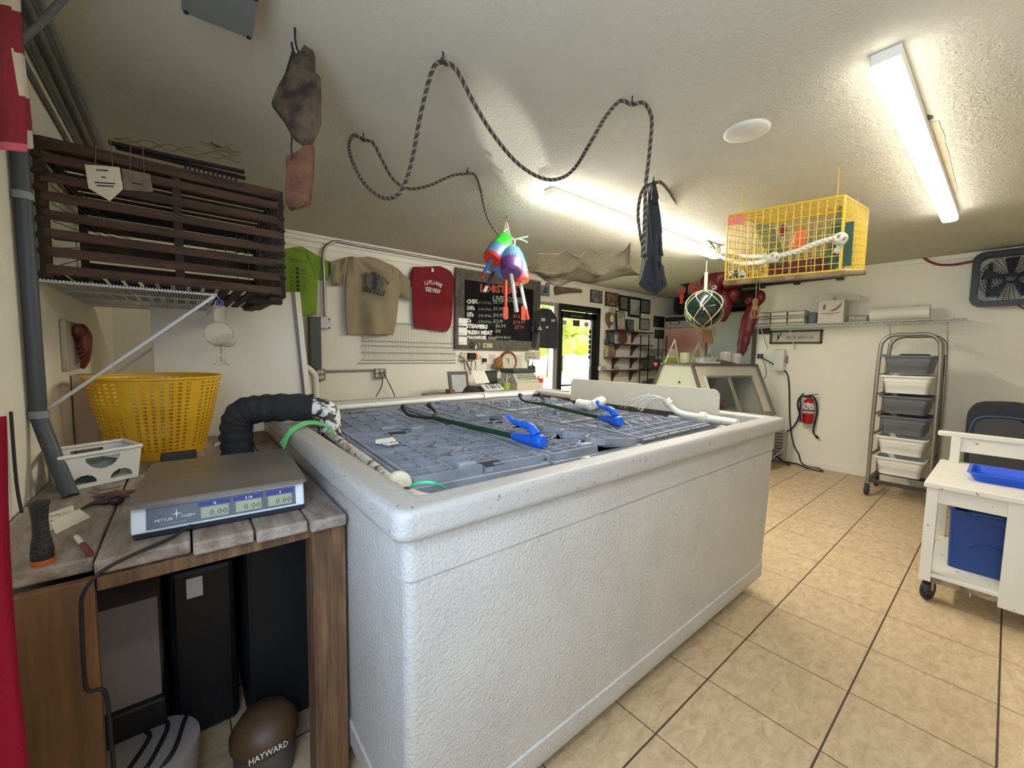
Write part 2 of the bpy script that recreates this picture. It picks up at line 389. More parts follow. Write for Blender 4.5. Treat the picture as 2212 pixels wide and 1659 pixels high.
# ================================================================== the two ceiling strips and small ceiling fittings
emi = bpy.data.materials.new('lit_diffuser'); emi.use_nodes = True
_b = emi.node_tree.nodes['Principled BSDF']; _b.inputs['Base Color'].default_value = (1, 1, 1, 1); _b.inputs['Emission Color'].default_value = (1, .965, .89, 1); _b.inputs['Emission Strength'].default_value = TUBE
def strip(x0, x1, y, w, label, k=1):
    em = emi.copy(); em.node_tree.nodes['Principled BSDF'].inputs['Emission Strength'].default_value = TUBE*k
    t = thing('ceiling_light', label, 'ceiling light', (x0, y, CEIL), group='long ceiling strip lights')
    MB().bb(x0, x1, y-w/2, y+w/2, CEIL-.040, CEIL).build('housing', M('lamp_housing', (222, 218, 208), .45), t, bevel=.002)
    loops = []
    for x in (x0+.004, x1-.004):
        loops.append([(x, y-w*.5, CEIL-.040), (x, y-w*.5, CEIL-.062), (x, y-w*.40, CEIL-.072), (x, y, CEIL-.075), (x, y+w*.40, CEIL-.072), (x, y+w*.5, CEIL-.062), (x, y+w*.5, CEIL-.040)])
    mb = MB(); loft(mb, loops); mb.build('diffuser', em, t)
strip(1.90, 4.32, 1.99, .082, 'lit white strip light on the ceiling running behind the hanging dark waders', 2.9)
strip(1.95, 4.40, .35, .082, 'lit white strip light on the ceiling at right, over a bare plaster patch', .54)
structure('trim_4', MB().prism([PZ(px, py, CEIL-.001) for px, py in ((1931, 284), (1945, 281), (2001, 265), (2028, 260), (2033, 276), (2040, 290), (2042, 310), (2050, 330), (2055, 355), (2062, 385), (2069, 410), (2049, 415), (2006, 424), (1995, 415), (1983, 390), (1975, 365), (1962, 330), (1952, 306), (1940, 296))], (0, 0, -.0015)).prism([PZ(px, py, CEIL-.001) for px, py in ((1995, 251), (2005, 248), (2015, 250), (2016, 254), (2008, 259), (1998, 259))], (0, 0, -.002), m=1), [M('bare_plaster', (178, 164, 132), .8, col2=(190, 176, 144), ns=8), M('hole_dark', (84, 66, 54), .9)])
mb = MB().lathe([(.001, 0), (.098, 0), (.1, .004), (.098, .010), (.085, .016), (.001, .016)], 36, (2.135, .873, CEIL), (0, 0, -1))
mb.build('ceiling_cover', M('cover_plate', (214, 208, 194), .6), smooth=True, label='round white blank cover plate on the ceiling between the two strip lights', cat='cover plate')
strip(-.3, 2.14, -.32, .082, 'added white fill strip light on the ceiling nearest the bench, just out of the picture', .5)  # added fill strip, unseen by the camera, brightens walls and bench
# grey box upper left
q = [PZ(392, 27, CEIL-.10), PZ(545, 88, CEIL-.10), PZ(562, -6, CEIL-.10), PZ(392, -60, CEIL-.10)]
t = thing('junction_box', 'grey plastic box screwed to the ceiling at the top left', 'junction box', (q[0].x, q[0].y, CEIL))
mb = MB(); lo = [V(p) for p in q]; hi = [V((p.x, p.y, CEIL-.001)) for p in q]; mb.hexa(lo+hi); mb.build('body', M('grey_box', (118, 120, 116), .5), t, bevel=.006)
mb = MB()
cc = sum(lo, V((0, 0, 0)))/4
for p in lo:
    a = p.lerp(cc, .12); mb.lathe([(.006, -.002), (.006, .004), (.001, .005)], 10, (a.x, a.y, CEIL-.10), (0, 0, -1))
mb.build('screw', M('screw_black', (30, 30, 30), .4), t)
# pipes in the upper left corner
pc = M('dusty_grey_pipe', (104, 106, 104), .6, col2=(124, 124, 120), ns=9)
for i, (x, z, r) in enumerate(((-.376, 2.45, .015), (-.338, 2.452, .012), (-.308, 2.457, .008), (-.388, 2.36, .009))):
    MB().tube([(x, .3, z), (x, 3.6, z)], r, 12).build('ceiling_pipe', pc, smooth=True,
        label=['thick grey pipe in the corner where left wall meets ceiling', 'second grey pipe along the ceiling, inboard of the corner pipe', 'thin grey pipe on the ceiling, farthest from the left wall', 'thin grey cable pipe on the left wall just under the ceiling pipes'][i], cat='pipe', group='pipes along the left ceiling corner')
a, b = PD(20, 110, 1.25), PD(190, -60, 1.15)
MB().tube(smoothpts([a, a.lerp(b, .4)+V((0, 0, -.01)), b], 6), .009, 10).build('hanging_cable', pc, smooth=True, label='dark cable crossing the pipes at the very top left corner', cat='cable')
# ================================================================== lobster tank
fg = M('fibreglass_gelcoat', (184, 180, 170), .42, bump=.5, bs=110, col2=(176, 172, 162), ns=4)
fgrim = M('fibreglass_rim', (168, 164, 155), .42, bump=.3, bs=110, col2=(104, 94, 78), ns=48, thr=(.655, .70))
tank = thing('lobster_tank', 'big white fibreglass holding tank with a rolled rim, filled with grey crates', 'tank', (1.5, 1.9, .1))
def sec(d, z, tr=0, n=6):
    k = (1.0-z)/.9
    x0, x1, y0, y1 = .378, 2.695-.07*max(0, k), .838, 2.94
    return rrect(x0-d, x1+d, y0-d, y1+d, max(.010, .028+.25*d), z, n)
L = [sec(-.08, .10), sec(-.012, .1002), sec(-.003, .104), sec(0, .112), sec(0, .14), sec(0, .182), sec(-.006, .186), sec(-.005, .30), sec(-.003, .5), sec(-.003, .848), sec(-.007, .851), sec(-.007, .853), sec(.001, .857), sec(.001, .955), sec(.0, .962)]
mb = MB(); loft(mb, L, cap1=False); mb.build('shell', fg, tank, smooth=True)
mb = MB(); loft(mb, [sec(-.02, .958), sec(.002, .960), sec(.014, .962), sec(.026, .966), sec(.033, .973), sec(.0355, .982), sec(.036, .988), sec(.0355, 1.022), sec(.035, 1.027), sec(.032, 1.035), sec(.027, 1.039), sec(.021, 1.0408), sec(.014, 1.041), sec(.010, 1.0411), sec(-.036, 1.0411), sec(-.040, 1.041), sec(-.052, 1.038), sec(-.058, 1.028), sec(-.06, .95), sec(-.06, .5)], cap0=False, cap1=False)
mb.build('rim', fgrim, tank, smooth=True)
mb = MB(); loft(mb, [sec(-.058, .618), sec(-.058, .616)]); mb.build('inner_floor', M('murky_tank_floor', (40, 38, 34), .4), tank)
MB().bb(.46, 2.62, .93, 2.86, .74, .742).build('water', M('tank_water', (90, 100, 96), .05, trans=.8, ior=1.33), tank)
for x in (.75, 1.5, 2.3): MB().bb(x-.07, x+.07, 1.10, 2.8, .0, .1).build('base_runner', M('dark_timber', (60, 46, 34), .8), tank)
# white backboard on the far right rim
a = V((2.60, 1.13, 1.0)); b = V((2.56, 2.34, 1.0)); zt = 1.185; n_ = (b-a).cross(V((0, 0, 1))).normalized()
pts = [a, b]; up = V((0, 0, 1)); ab = (b-a).normalized()
for c, s in ((b, -1), (a, 1)):
    r = .045; o = c+up*(zt-1.0-r)+ab*s*r
    for i in range(7):
        an = PI/2*i/6; pts.append(o+(-ab*s*math.cos(an)+up*math.sin(an))*r if s == -1 else o+(-ab*s*math.sin(an)*-0+(-ab)*math.sin(an)*0+up*math.cos(an)-ab*math.sin(an))*r)
bt = thing('splash_board', 'flat cream board with rounded corners standing on the far right side of the tank', 'board', a)
mb = MB(); mb.prism([V(p) for p in pts], -n_*.012); mb.build('panel', M('cream_board', (206, 198, 176), .55), bt)
mb = MB()
for k in (.06, .30, .52, .75, .95):
    p = a.lerp(b, k)+up*.055; mb.ball(p-(n_*.0)+V((-.004, 0, 0)), .007, 8)
mb.build('bolt', M('rusty_bolt', (50, 38, 30), .6), bt)
MB().bb(2.56, 2.64, 1.2, 2.84, .985, 1.01).build('tank_ledge_scum', M('black_scum', (42, 36, 28), .8, bump=1, bs=50, col2=(88, 70, 48), ns=30), tank)
# ------------------------------------------------------------------ crates
cg = M('crate_grey', (146, 151, 157), .5, col2=(122, 126, 131), ns=7)
cdk = M('crate_slot_dark', (18, 18, 20), .8)
W_, L_, H_ = .55, .80, .36
def zig(y):   # centre line of the interlocking flaps, y from -L/2..L/2
    p = L_/5; t = (y+L_/2)/p; f = t-math.floor(t); return .062*(4*abs(f-.5)-1)
def make_crate():
    t = thing('flip_top_crate', '', 'crate')
    mb = MB(); o = 0
    def ring(w, l, z): return [(-w/2, -l/2, z), (w/2, -l/2, z), (w/2, l/2, z), (-w/2, l/2, z)]
    w2, l2 = W_-.045, L_-.05
    loft(mb, [ring(w2-.06, l2-.06, 0), ring(w2, l2, H_-.05), ring(W_, L_, H_-.05), ring(W_, L_, H_-.018), ring(W_-.008, L_-.008, H_-.016), ring(W_-.05, L_-.06, H_-.018), ring(w2-.04, l2-.05, H_-.06), ring(w2-.09, l2-.1, .01)])
    for sx in (-1, 1):
        for i in range(7): mb.bb(sx*(w2/2-.006), sx*(W_/2-.004), -L_/2+.09+i*.105-.008, -L_/2+.09+i*.105+.008, H_-.11, H_-.05)
    mb.build('body', cg, t)
    MB().bb(-W_/2+.045, W_/2-.045, -L_/2+.05, L_/2-.05, H_-.075, H_-.06).build('gap_shade_sheet', M('gap_shade_dark', (26, 26, 24), .5, col2=(52, 42, 34), ns=20), t)  # dark sheet paints the shade seen through the lid gaps
    for sx in (-1, 1):
        mb = MB(); x_o = W_/2-.022
        zb, zt_ = -.030, -.024     # plate level relative to the hinge
        ny = 40; ys = [-L_/2+.03+(L_-.06)*i/ny for i in range(ny+1)]
        xi = [max(sx*zig(y)+.024, -.012) for y in ys]      # local x measured outward from the crate centre
        def P(x, y, z): return (sx*x-sx*x_o, y, z)
        lo = [P(x_o, ys[0], zb), P(x_o, ys[-1], zb)]+[P(xi[i], ys[i], zb) for i in range(ny, -1, -1)]
        mb.prism(lo, (0, 0, zt_-zb))
        top = .0
        mb.bar(P(x_o, ys[0], -.008), P(x_o, ys[-1], -.008), .010, .034)
        for i in range(ny): mb.bar(P(xi[i], ys[i], -.010), P(xi[i+1], ys[i+1], -.010), .009, .028)
        for yy in (ys[0], ys[-1]): mb.bar(P(x_o, yy, -.008), P(xi[0 if yy == ys[0] else -1], yy, -.008), .010, .034)
        for xr in (.098, .172):
            mb.bar(P(xr, ys[0], -.008), P(xr, ys[-1], -.010), .006, .024)
        for j in (.09, .145, .235, .29, .38, .435, .525, .58, .67, .725, .815, .87, .93):
            yy = ys[0]+(ys[-1]-ys[0])*j; mb.bar(P(x_o, yy, -.010), P(max(sx*zig(yy)+.027, -.010), yy, -.010), .006, .024)
        fl = mb.build('lid_flap', cg, t, world=False); fl.location = (sx*x_o, 0, H_)
        mb = MB()
        ye = -L_/2+.055 if sx < 0 else L_/2-.055
        mb.bb(sx*.055-.035, sx*.055+.035, ye-.016, ye+.016, H_-.012, H_+.022)
        mb.build('latch_block', cg, t, bevel=.007, world=False)
        mb = MB(); mb.bb(-sx*.045-.038, -sx*.045+.038, ye-.030, ye+.022, H_+.002, H_+.0045); mb.build('hand_slot', cdk, t, world=False)
        mb = MB()
        for i in range(6):
            y0 = -L_/2+.03+i*(L_-.06)/6; mb.tube([(sx*(W_/2-.006), y0+.008, H_-.006), (sx*(W_/2-.006), y0+(L_-.06)/6-.008, H_-.006)], .0095, 8)
        mb.build('hinge', cg, t, smooth=True, world=False)
    return t
CZ = 1.0-H_
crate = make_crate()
spots = [  # x, y, rz, z of the lid, roll, label
 ((.805, 1.475), -3.5, 1.0, 'grey flip-top crate with the taped white word label, nearest the bench'),
 ((.875, 2.32), -4.0, .985, 'dusty grey crate behind the labelled one, in the far left corner of the tank'),
 ((1.365, 1.44), -3.0, 1.0, 'grey crate by the near rim with the first green pole laid along its edge'),
 ((1.455, 2.34), -2.5, .995, 'grey crate at the far rim under the black hooks of the first green pole'),
 ((2.06, 1.37), 91.5, .985, 'grey crate turned sideways at the near right corner, its hinged side showing'),
 ((2.09, 1.95), 90, .98, 'grey crate turned sideways in the middle right, under the second blue grip'),
 ((2.12, 2.52), 91, .985, 'grey crate turned sideways at the far right corner behind the white pipe fitting')]
for i, ((x, y), rz, z, lab) in enumerate(spots):
    if i == 0:
        o = crate; o.location = (x, y, z-H_); o.rotation_euler = (0, 0, math.radians(rz)); o['label'] = lab; o['group'] = 'flip-top crates in the tank'
        WM[o.name] = Matrix.Translation(o.location) @ Matrix.Rotation(math.radians(rz), 4, 'Z')
    else:
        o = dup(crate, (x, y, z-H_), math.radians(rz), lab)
        k = 0
        for c in o.children:
            if c.name.startswith('lid_flap'):
                sx = 1 if c.location.x > 0 else -1
                c.rotation_euler = (0, sx*-math.radians([0, 3, 7, 5, 1.0, 4.0, 3][i] if sx > 0 else [0, 1, .5, 2, 4, .5, 5][i])*-1, 0)
t = thing('crate_label_tape', 'crumpled strip of white tape with a handwritten word stuck on the near left crate', 'label', (.68, 1.66, 1.0))
q = [PZ(811, 958, 1.008), PZ(838, 963, 1.008), PZ(862, 958, 1.008), PZ(848, 946, 1.008), PZ(811, 951, 1.008)]
MB().prism(q, (0, 0, .003)).build('tape', M('white_paper', (232, 230, 222), .7), t)
mb = MB(); mb.text('YORK', PZ(820, 962, 1.013), PZ(856, 956, 1.013)-PZ(820, 962, 1.013), PZ(818, 950, 1.013)-PZ(820, 962, 1.013), .045, 0, fit=.09); mb.build('lettering', M('ink', (25, 25, 25), .7), t)
# ------------------------------------------------------------------ pipework round the rim
pvc = M('pvc_white', (226, 222, 208), .35)
pvd = M('pvc_grimy', (206, 198, 176), .45, col2=(70, 60, 44), ns=26, thr=(.50, .62), bump=.3, bs=60)
foam = M('black_foam', (30, 31, 32), .85, bump=.7, bs=18, col2=(44, 45, 46), ns=10)
t = thing('insulated_pipe', 'fat pipe wrapped in black foam rising from the bench and bending over the tank rim', 'pipe', (.18, 2.20, .9))
C0 = [(.178, 2.20, .902), (.178, 2.20, .98), (.180, 2.20, 1.05), (.205, 2.19, 1.10), (.26, 2.17, 1.115), (.36, 2.13, 1.12), (.475, 2.09, 1.115)]
P_ = smoothpts(C0, 7); MB().tube(P_, [.064+.003*math.sin(i*1.7) for i in range(len(P_))], 18).build('foam_wrap', foam, t, smooth=True)
MB().tube(smoothpts([(.45, 2.095, 1.115), (.50, 2.07, 1.112), (.535, 2.05, 1.085), (.54, 2.045, 1.02), (.54, 2.04, .99)], 6), [.05]*13+[.047]*12, 18).build('elbow', M('pvc_mouldy', (222, 218, 208), .45, col2=(60, 52, 40), ns=34, thr=(.47, .55)), t, smooth=True)
def pipe(name, label, P, r, m, grp=None, k=6): return MB().tube(smoothpts(P, k), r, 12).build(name, m, smooth=True, label=label, cat='pipe', group=grp)
pipe('water_pipe', 'grimy white plastic pipe running along the inside of the left rim', [(.525, 2.05, 1.0), (.505, 1.7, 1.0), (.49, 1.4, 1.0), (.475, 1.1, .995), (.485, .99, .992), (.53, .945, .99), (.62, .935, .985)], .0185, pvd)
mb = MB().lathe([(.019, -.012), (.036, -.012), (.038, 0), (.036, .012), (.019, .012)], 24, (.484, 1.12, .998), (.06, 1, 0)); mb.build('pipe_ring', M('cream_plastic', (222, 216, 184), .4), smooth=True, label='cream plastic ring around the pipe near the front left tank corner', cat='ring')
mb = MB().lathe([(.02, -.01), (.034, -.01), (.036, 0), (.034, .01), (.02, .01)], 24, (1.13, .945, .985), (1, .05, 0)); mb.build('pipe_ring', M('cream_plastic', (0, 0, 0)), smooth=True, label='cream plastic ring poking up at the middle of the near rim', cat='ring')
mb = MB().lathe([(.02, -.01), (.034, -.01), (.036, 0), (.034, .01), (.02, .01)], 24, (2.25, .955, .985), (1, .05, 0)); mb.build('pipe_ring', M('cream_plastic', (0, 0, 0)), smooth=True, label='cream plastic ring poking up near the right end of the near rim', cat='ring')
pipe('water_pipe', 'thin white pipe hidden along the inside of the near rim', [(.62, .935, .985), (1.6, .945, .975), (2.3, .955, .975)], .017, pvd)
pipe('water_pipe', 'cream pipe along the inside of the far rim', [(.50, 2.83, 1.0), (1.4, 2.825, 1.012), (2.3, 2.82, 1.015), (2.52, 2.80, 1.015)], .02, pvc)
mb = MB().lathe([(.02, -.02), (.03, -.02), (.03, .02), (.02, .02)], 16, (2.0, 2.822, 1.015), (1, 0, 0)); mb.build('pipe_coupling', pvc, smooth=True, label='cream coupling on the far rim pipe', cat='coupling')
t = thing('outlet_pipe', 'white plastic pipe along the right rim with an upturned nozzle spraying water', 'pipe', (2.5, 1.0, 1.0))
MB().tube([(2.44, .955, 1.012), (2.47, 1.12, 1.012), (2.49, 1.19, 1.012)], .024, 14).build('pipe', M('pvc_speckled', (226, 222, 208), .4, col2=(120, 104, 70), ns=40, thr=(.62, .68)), t, smooth=True)
MB().lathe([(.02, -.02), (.034, -.02), (.036, 0), (.034, .02), (.02, .02)], 20, (2.485, 1.17, 1.012), (.12, 1, 0)).build('coupling', M('cream_plastic', (0, 0, 0)), t, smooth=True)
nz = [(2.49, 1.19, 1.012), (2.50, 1.27, 1.012), (2.505, 1.33, 1.018), (2.50, 1.37, 1.035), (2.49, 1.42, 1.085)]
MB().tube(smoothpts(nz, 6), .021, 14).build('nozzle', pvc, t, smooth=True)
MB().tube([(2.494, 1.405, 1.07), (2.488, 1.43, 1.098)], .027, 16).build('nozzle_mouth', pvc, t, smooth=True)
wt = thing('water_spray', 'clear arc of splashing water leaving the white nozzle', 'water', (2.48, 1.5, 1.0))
mb = MB()
for i in range(13):
    v = random.uniform(.8, 1.5); w = random.uniform(-.35, .25); P_ = []
    for k in range(9):
        s = k/8; P_.append(V((2.488-.06*s+w*.1*s, 1.43+.30*s*v/1.2, 1.098+.17*s*v/1.4-.30*s*s)))
    P_ = [p for p in P_ if p.z > 1.0]
    if len(P_) > 3: mb.tube(P_, [random.uniform(.001, .003) for _ in P_], 5)
for i in range(70):
    mb.ball((2.47+random.gauss(0, .02), 1.5+random.uniform(0, .26), 1.03+random.random()*.11), random.uniform(.0015, .004), 6)
mb.build('water_jet', M('splash_water', (250, 250, 248), .08, trans=.45, ior=1.33), wt, smooth=True)
t = thing('pipe_fitting', 'loose white 45-degree pipe fitting lying on the crates', 'pipe fitting', (2.2, 1.85, 1.0))
a, b, c = PZ(1250, 872, 1.03), PZ(1278, 876, 1.03), PZ(1296, 868, 1.045)
mb = MB().tube([a, b], .03, 16).tube([a.lerp(b, -.02), a.lerp(b, .25)], .036, 16).tube([a.lerp(b, .45), a.lerp(b, .9)], .035, 16).tube([b, c], .031, 16).tube([b.lerp(c, .5), c.lerp(b, -.25)], .036, 16)
mb.build('elbow', pvc, t, smooth=True)
# ------------------------------------------------------------------ two green poles with black prongs and blue grips
gp = M('green_pole', (26, 62, 40), .4); bg_ = M('blue_grip', (28, 96, 206), .35); bk = M('black_rubber', (20, 20, 22), .6)
def pole(A, Bp, z, label, sc=1.0):
    A = PZ(*A, z); B = PZ(*Bp, z); d = (B-A).normalized(); s = d.cross(V((0, 0, 1))); u = V((0, 0, 1))
    t = thing('claw_pole', label, 'pole', A, group='green poles on the crates')
    MB().tube([A, B], .0125, 12).build('shaft', gp, t, smooth=True)
    for k in (1, -1):
        MB().tube(smoothpts([A, A-d*.05+s*k*.03, A-d*.11+s*k*.085+u*.01, A-d*.16+s*k*.09+u*.03, A-d*.185+s*k*.08+u*.055], 6), [.008]*18+[.009, .011, .014, .016, .016, .016, .012], 10).build('prong', bk, t, smooth=True)
    MB().tube(smoothpts([B-d*.03, B+d*.04, B+d*.10-u*.0, B+d*.15+u*.004], 5), [.014, .016, .018, .019, .020, .021, .022, .023, .024, .025, .027, .029, .030, .030, .028, .024], 14).build('grip', bg_, t, smooth=True)
    MB().tube(smoothpts([B+d*.11+u*.025, B+d*.07+u*.055, B+d*.02+u*.06, B-d*.03+u*.065, B-d*.06+u*.09], 6), [.020]*6+[.017]*6+[.012]*6+[.010]*5+[.012, .008], 12).build('trigger', bg_, t, smooth=True)
    return t
pole((937, 903), (1118, 944), 1.03, 'green pole with bright blue grip lying across the crates nearer the camera')
pole((1170, 872), (1302, 903), 1.03, 'green pole with bright blue grip lying farther back, by the white pipe fitting')
# green twine
tw = M('green_twine', (96, 190, 110), .6)
t = thing('green_twine', 'loop of light green twine lying over the left rim below the black pipe', 'twine', (.38, 2.0, 1.05))
mb = MB()
for k in range(3):
    o = V((0, k*.014-.01, k*.004)); mb.tube(smoothpts([V((.305, 1.86+k*.02, .985))+o, V((.335, 1.89, 1.035))+o, V((.38, 1.93, 1.055))+o, V((.44, 1.97, 1.06))+o, V((.50, 1.93, 1.04))+o, V((.505, 1.84, 1.01))+o], 6), .0035, 6)
mb.build('strand', tw, t, smooth=True)
P_ = smoothpts([PZ(885, 1052, 1.0), PZ(905, 1043, 1.03), PZ(935, 1043, 1.035), PZ(960, 1054, 1.0)], 6)
MB().tube(P_, .004, 6).build('green_twine', M('bright_green_twine', (60, 214, 140), .5), smooth=True, label='short arc of bright green cord at the near left corner of the tank', cat='twine')
# ================================================================== work bench at the left
bw = M('bench_plank', (160, 148, 132), .75, col2=(120, 104, 88), ns=5, stretch=(6, 1, 6), bump=.3, bs=30)
bb_ = M('brown_timber', (124, 92, 58), .7, col2=(74, 50, 30), ns=4, stretch=(10, 10, .8), bump=.3, bs=20)
bench = thing('work_bench', 'rough wooden workbench of five worn planks with the shop scale on top', 'bench', (0, 2.0, 0))
xs = [XL, -.235, -.09, .045, .165, .262, .372]
fy = [1.30, 1.285, 1.265, 1.25, 1.235, 1.22]
xs = [XL+.005, -.178, -.0, .135, .265, .368]; fy = [1.315, 1.285, 1.262, 1.245, 1.228]
for i in range(5):
    MB().bb(xs[i]+.002, xs[i+1]-.002, fy[i], 2.82, .866, .9).build('plank', bw, bench, bevel=.006)
MB().bb(-.172, .30, 1.277, 1.31, .832, .864).build('apron', bb_, bench, bevel=.003)
MB().bb(.275, .372, 1.262, 1.35, 0, .864).build('leg', bb_, bench, bevel=.004)
MB().bb(.285, .372, 2.7, 2.79, 0, .864).build('leg', bb_, bench, bevel=.004)
MB().bb(-.395, -.3, 2.7, 2.79, 0, .864).build('leg', bb_, bench, bevel=.004)
MB().bb(-.30, -.175, 1.275, 1.30, 0, .864).build('front_board', M('plywood_brown', (118, 84, 50), .7, col2=(88, 58, 34), ns=3, stretch=(9, 9, .7)), bench, bevel=.003)
MB().bb(-.39, .37, 2.80, 2.81, 0, .864).build('back_board', M('plywood_brown', (0, 0, 0)), bench)
# ---- price computing scale
sc_loc = (.078, 1.355, .9)
scl = thing('shop_scale', 'long low shop scale with steel tray and three small price displays, on the bench', 'scale', sc_loc, math.radians(-3.4))
SWM = WM[scl.name]
wp = M('scale_white', (208, 214, 212), .4); dkg = M('scale_dark', (52, 56, 60), .5); stl = M('brushed_steel', (150, 145, 138), .38, .75, col2=(128, 122, 114), ns=3)
W2 = .196
mb = MB(); loops = []
for x in (-W2, W2):
    loops.append([(x, -.012, .018), (x, .002, .082), (x, .03, .088), (x, .40, .088), (x, .42, .07), (x, .42, .018)])
loft(mb, loops); mb.build('body', wp, scl, bevel=.005, world=False)
mb = MB(); loft(mb, [[(x, -.006, .006), (x, -.014, .020), (x, .42, .020), (x, .41, .006)] for x in (-W2+.004, W2-.002)]); mb.build('base', dkg, scl, world=False)
for x in (-W2+.05, W2-.05):
    for y in (.03, .37): MB().lathe([(.016, 0), (.016, .008)], 14, (x, y, 0)).build('foot', M('rubber_foot', (20, 20, 20), .8), scl, world=False)
mb = MB()
loft(mb, [rrect(-W2-.004, W2+.006, -.022, .44, .012, z) for z in (.090, .098)]); loft(mb, [rrect(-W2-.002, W2+.004, -.02, .438, .012, z) for z in (.0985, .101)])
mb.build('tray', stl, scl, smooth=True, world=False)
# sloping front face frame: x along, yd up the slope
fo = V((0, -.0125, .020)); fyd = V((0, .014, .064)).normalized(); fn = V((0, -fyd.z, fyd.y))
def FP(u, v, o=0): return fo+V((u, 0, 0))+fyd*v+fn*o
def fq(mb, u0, u1, v0, v1, o0, o1, m=0): mb.hexa([FP(u0, v0, o0), FP(u1, v0, o0), FP(u1, v1, o0), FP(u0, v1, o0), FP(u0, v0, o1), FP(u1, v0, o1), FP(u1, v1, o1), FP(u0, v1, o1)], m)
mb = MB(); fq(mb, -.166, .172, .006, .060, 0, .0015, 0)
mb.text('METTLER', FP(-.150, .022, .0018), (1, 0, 0), fyd, .0095, 1, fit=.036, off=.0002); mb.text('TOLEDO', FP(-.098, .024, .0018), (1, 0, 0), fyd, .0095, 1, fit=.031, off=.0002)
mb.add([FP(-.106, .050, .002), FP(-.1045, .036, .002), FP(-.106, .022, .002), FP(-.1075, .036, .002), FP(-.118, .036, .002), FP(-.106, .0375, .002), FP(-.094, .036, .002), FP(-.106, .0345, .002)], [(3, 2, 1, 0), (7, 6, 5, 4)], 1)
fq(mb, -.140, -.086, .0115, .0165, .0016, .0019, 2)
mb.build('front_panel', [M('panel_grey', (84, 90, 96), .4), M('panel_print', (225, 228, 228), .5), M('panel_grey2', (104, 110, 116), .4)], scl, world=False)
for u, h, s in ((-.058, 'lb', '0.00'), (.020, '$ / lb', '0.00'), (.098, '$', '0.00')):
    mb = MB(); fq(mb, u, u+.066, .010, .052, .0016, .003, 0); fq(mb, u-.002, u+.068, .043, .054, .0030, .0036, 1); fq(mb, u+.003, u+.063, .012, .040, .003, .0034, 2)
    mb.text(h, FP(u+.034, .0455, .004), (1, 0, 0), fyd, .0085, 3, align='CENTER', off=.0002, bold=.02)
    mb.text(s, FP(u+.062, .0155, .004), (1, 0, 0), fyd, .024, 4, align='RIGHT', off=.0002)
    mb.build('display', [M('display_frame', (98, 104, 104), .4), M('display_blue', (30, 40, 120), .5), M('lcd_green', (150, 158, 126), .35), M('display_print', (230, 232, 235), .5), M('lcd_digit', (48, 54, 46), .5)], scl, world=False)
cab = smoothpts([(.0, 1.33, .925), (-.04, 1.31, .91), (-.10, 1.27, .906), (-.155, 1.235, .895), (-.185, 1.225, .86), (-.192, 1.235, .8), (-.195, 1.245, .66), (-.19, 1.25, .62), (-.165, 1.25, .6), (-.16, 1.25, .45), (-.155, 1.255, .2), (-.13, 1.262, .012)], 6)
MB().tube(cab, .0042, 8).build('power_cable', bk, smooth=True, label='black cable from the scale hanging over the bench edge to the floor', cat='cable')
# ---- yellow basket
yel = M('yellow_plastic', (226, 178, 34), .45, col2=(206, 152, 26), ns=4)
bk_t = thing('bushel_basket', 'large yellow plastic basket with rows of small square holes', 'basket', (-.097, 2.475, .9))
mb = MB(); cx, cy = -.097, 2.475; n = 96; rows = 22
def rad(k): return .158+.078*(k/rows)**.9
vs = []; fs = []
for k in range(rows*2+1):
    q = k/2; z = .903+.355*q/rows; rx = rad(q)*1.02; ry = rad(q)*1.12
    for j in range(n): a = 2*PI*j/n; vs.append((cx+rx*math.cos(a), cy+ry*math.sin(a), z))
for k in range(rows*2):
    for j in range(n):
        if k % 2 == 1 and j % 2 == 1 and 4 < k < rows*2-1 and (j//2) % 8 != 0: continue
        fs.append((k*n+j, k*n+(j+1) % n, (k+1)*n+(j+1) % n, (k+1)*n+j))
fs.append(tuple(range(n-1, -1, -1)))
mb.add(vs, fs); mb.build('wall', yel, bk_t, solid=.003, smooth=False)
zt = .903+.355; MB().tube([(cx+.2407*math.cos(2*PI*j/64), cy+.2643*math.sin(2*PI*j/64), zt) for j in range(64)], .006, 8, closed=True).build('rim', yel, bk_t, smooth=True)
# tall white tube behind / beside yellow basket
MB().bb(-.395, -.32, 2.66, 2.80, .901, 1.26).build('cardboard_carton', M('tan_carton', (196, 168, 132), .7), label='tan and white carton on the bench between the left wall and the yellow basket', cat='box', bevel=.004)
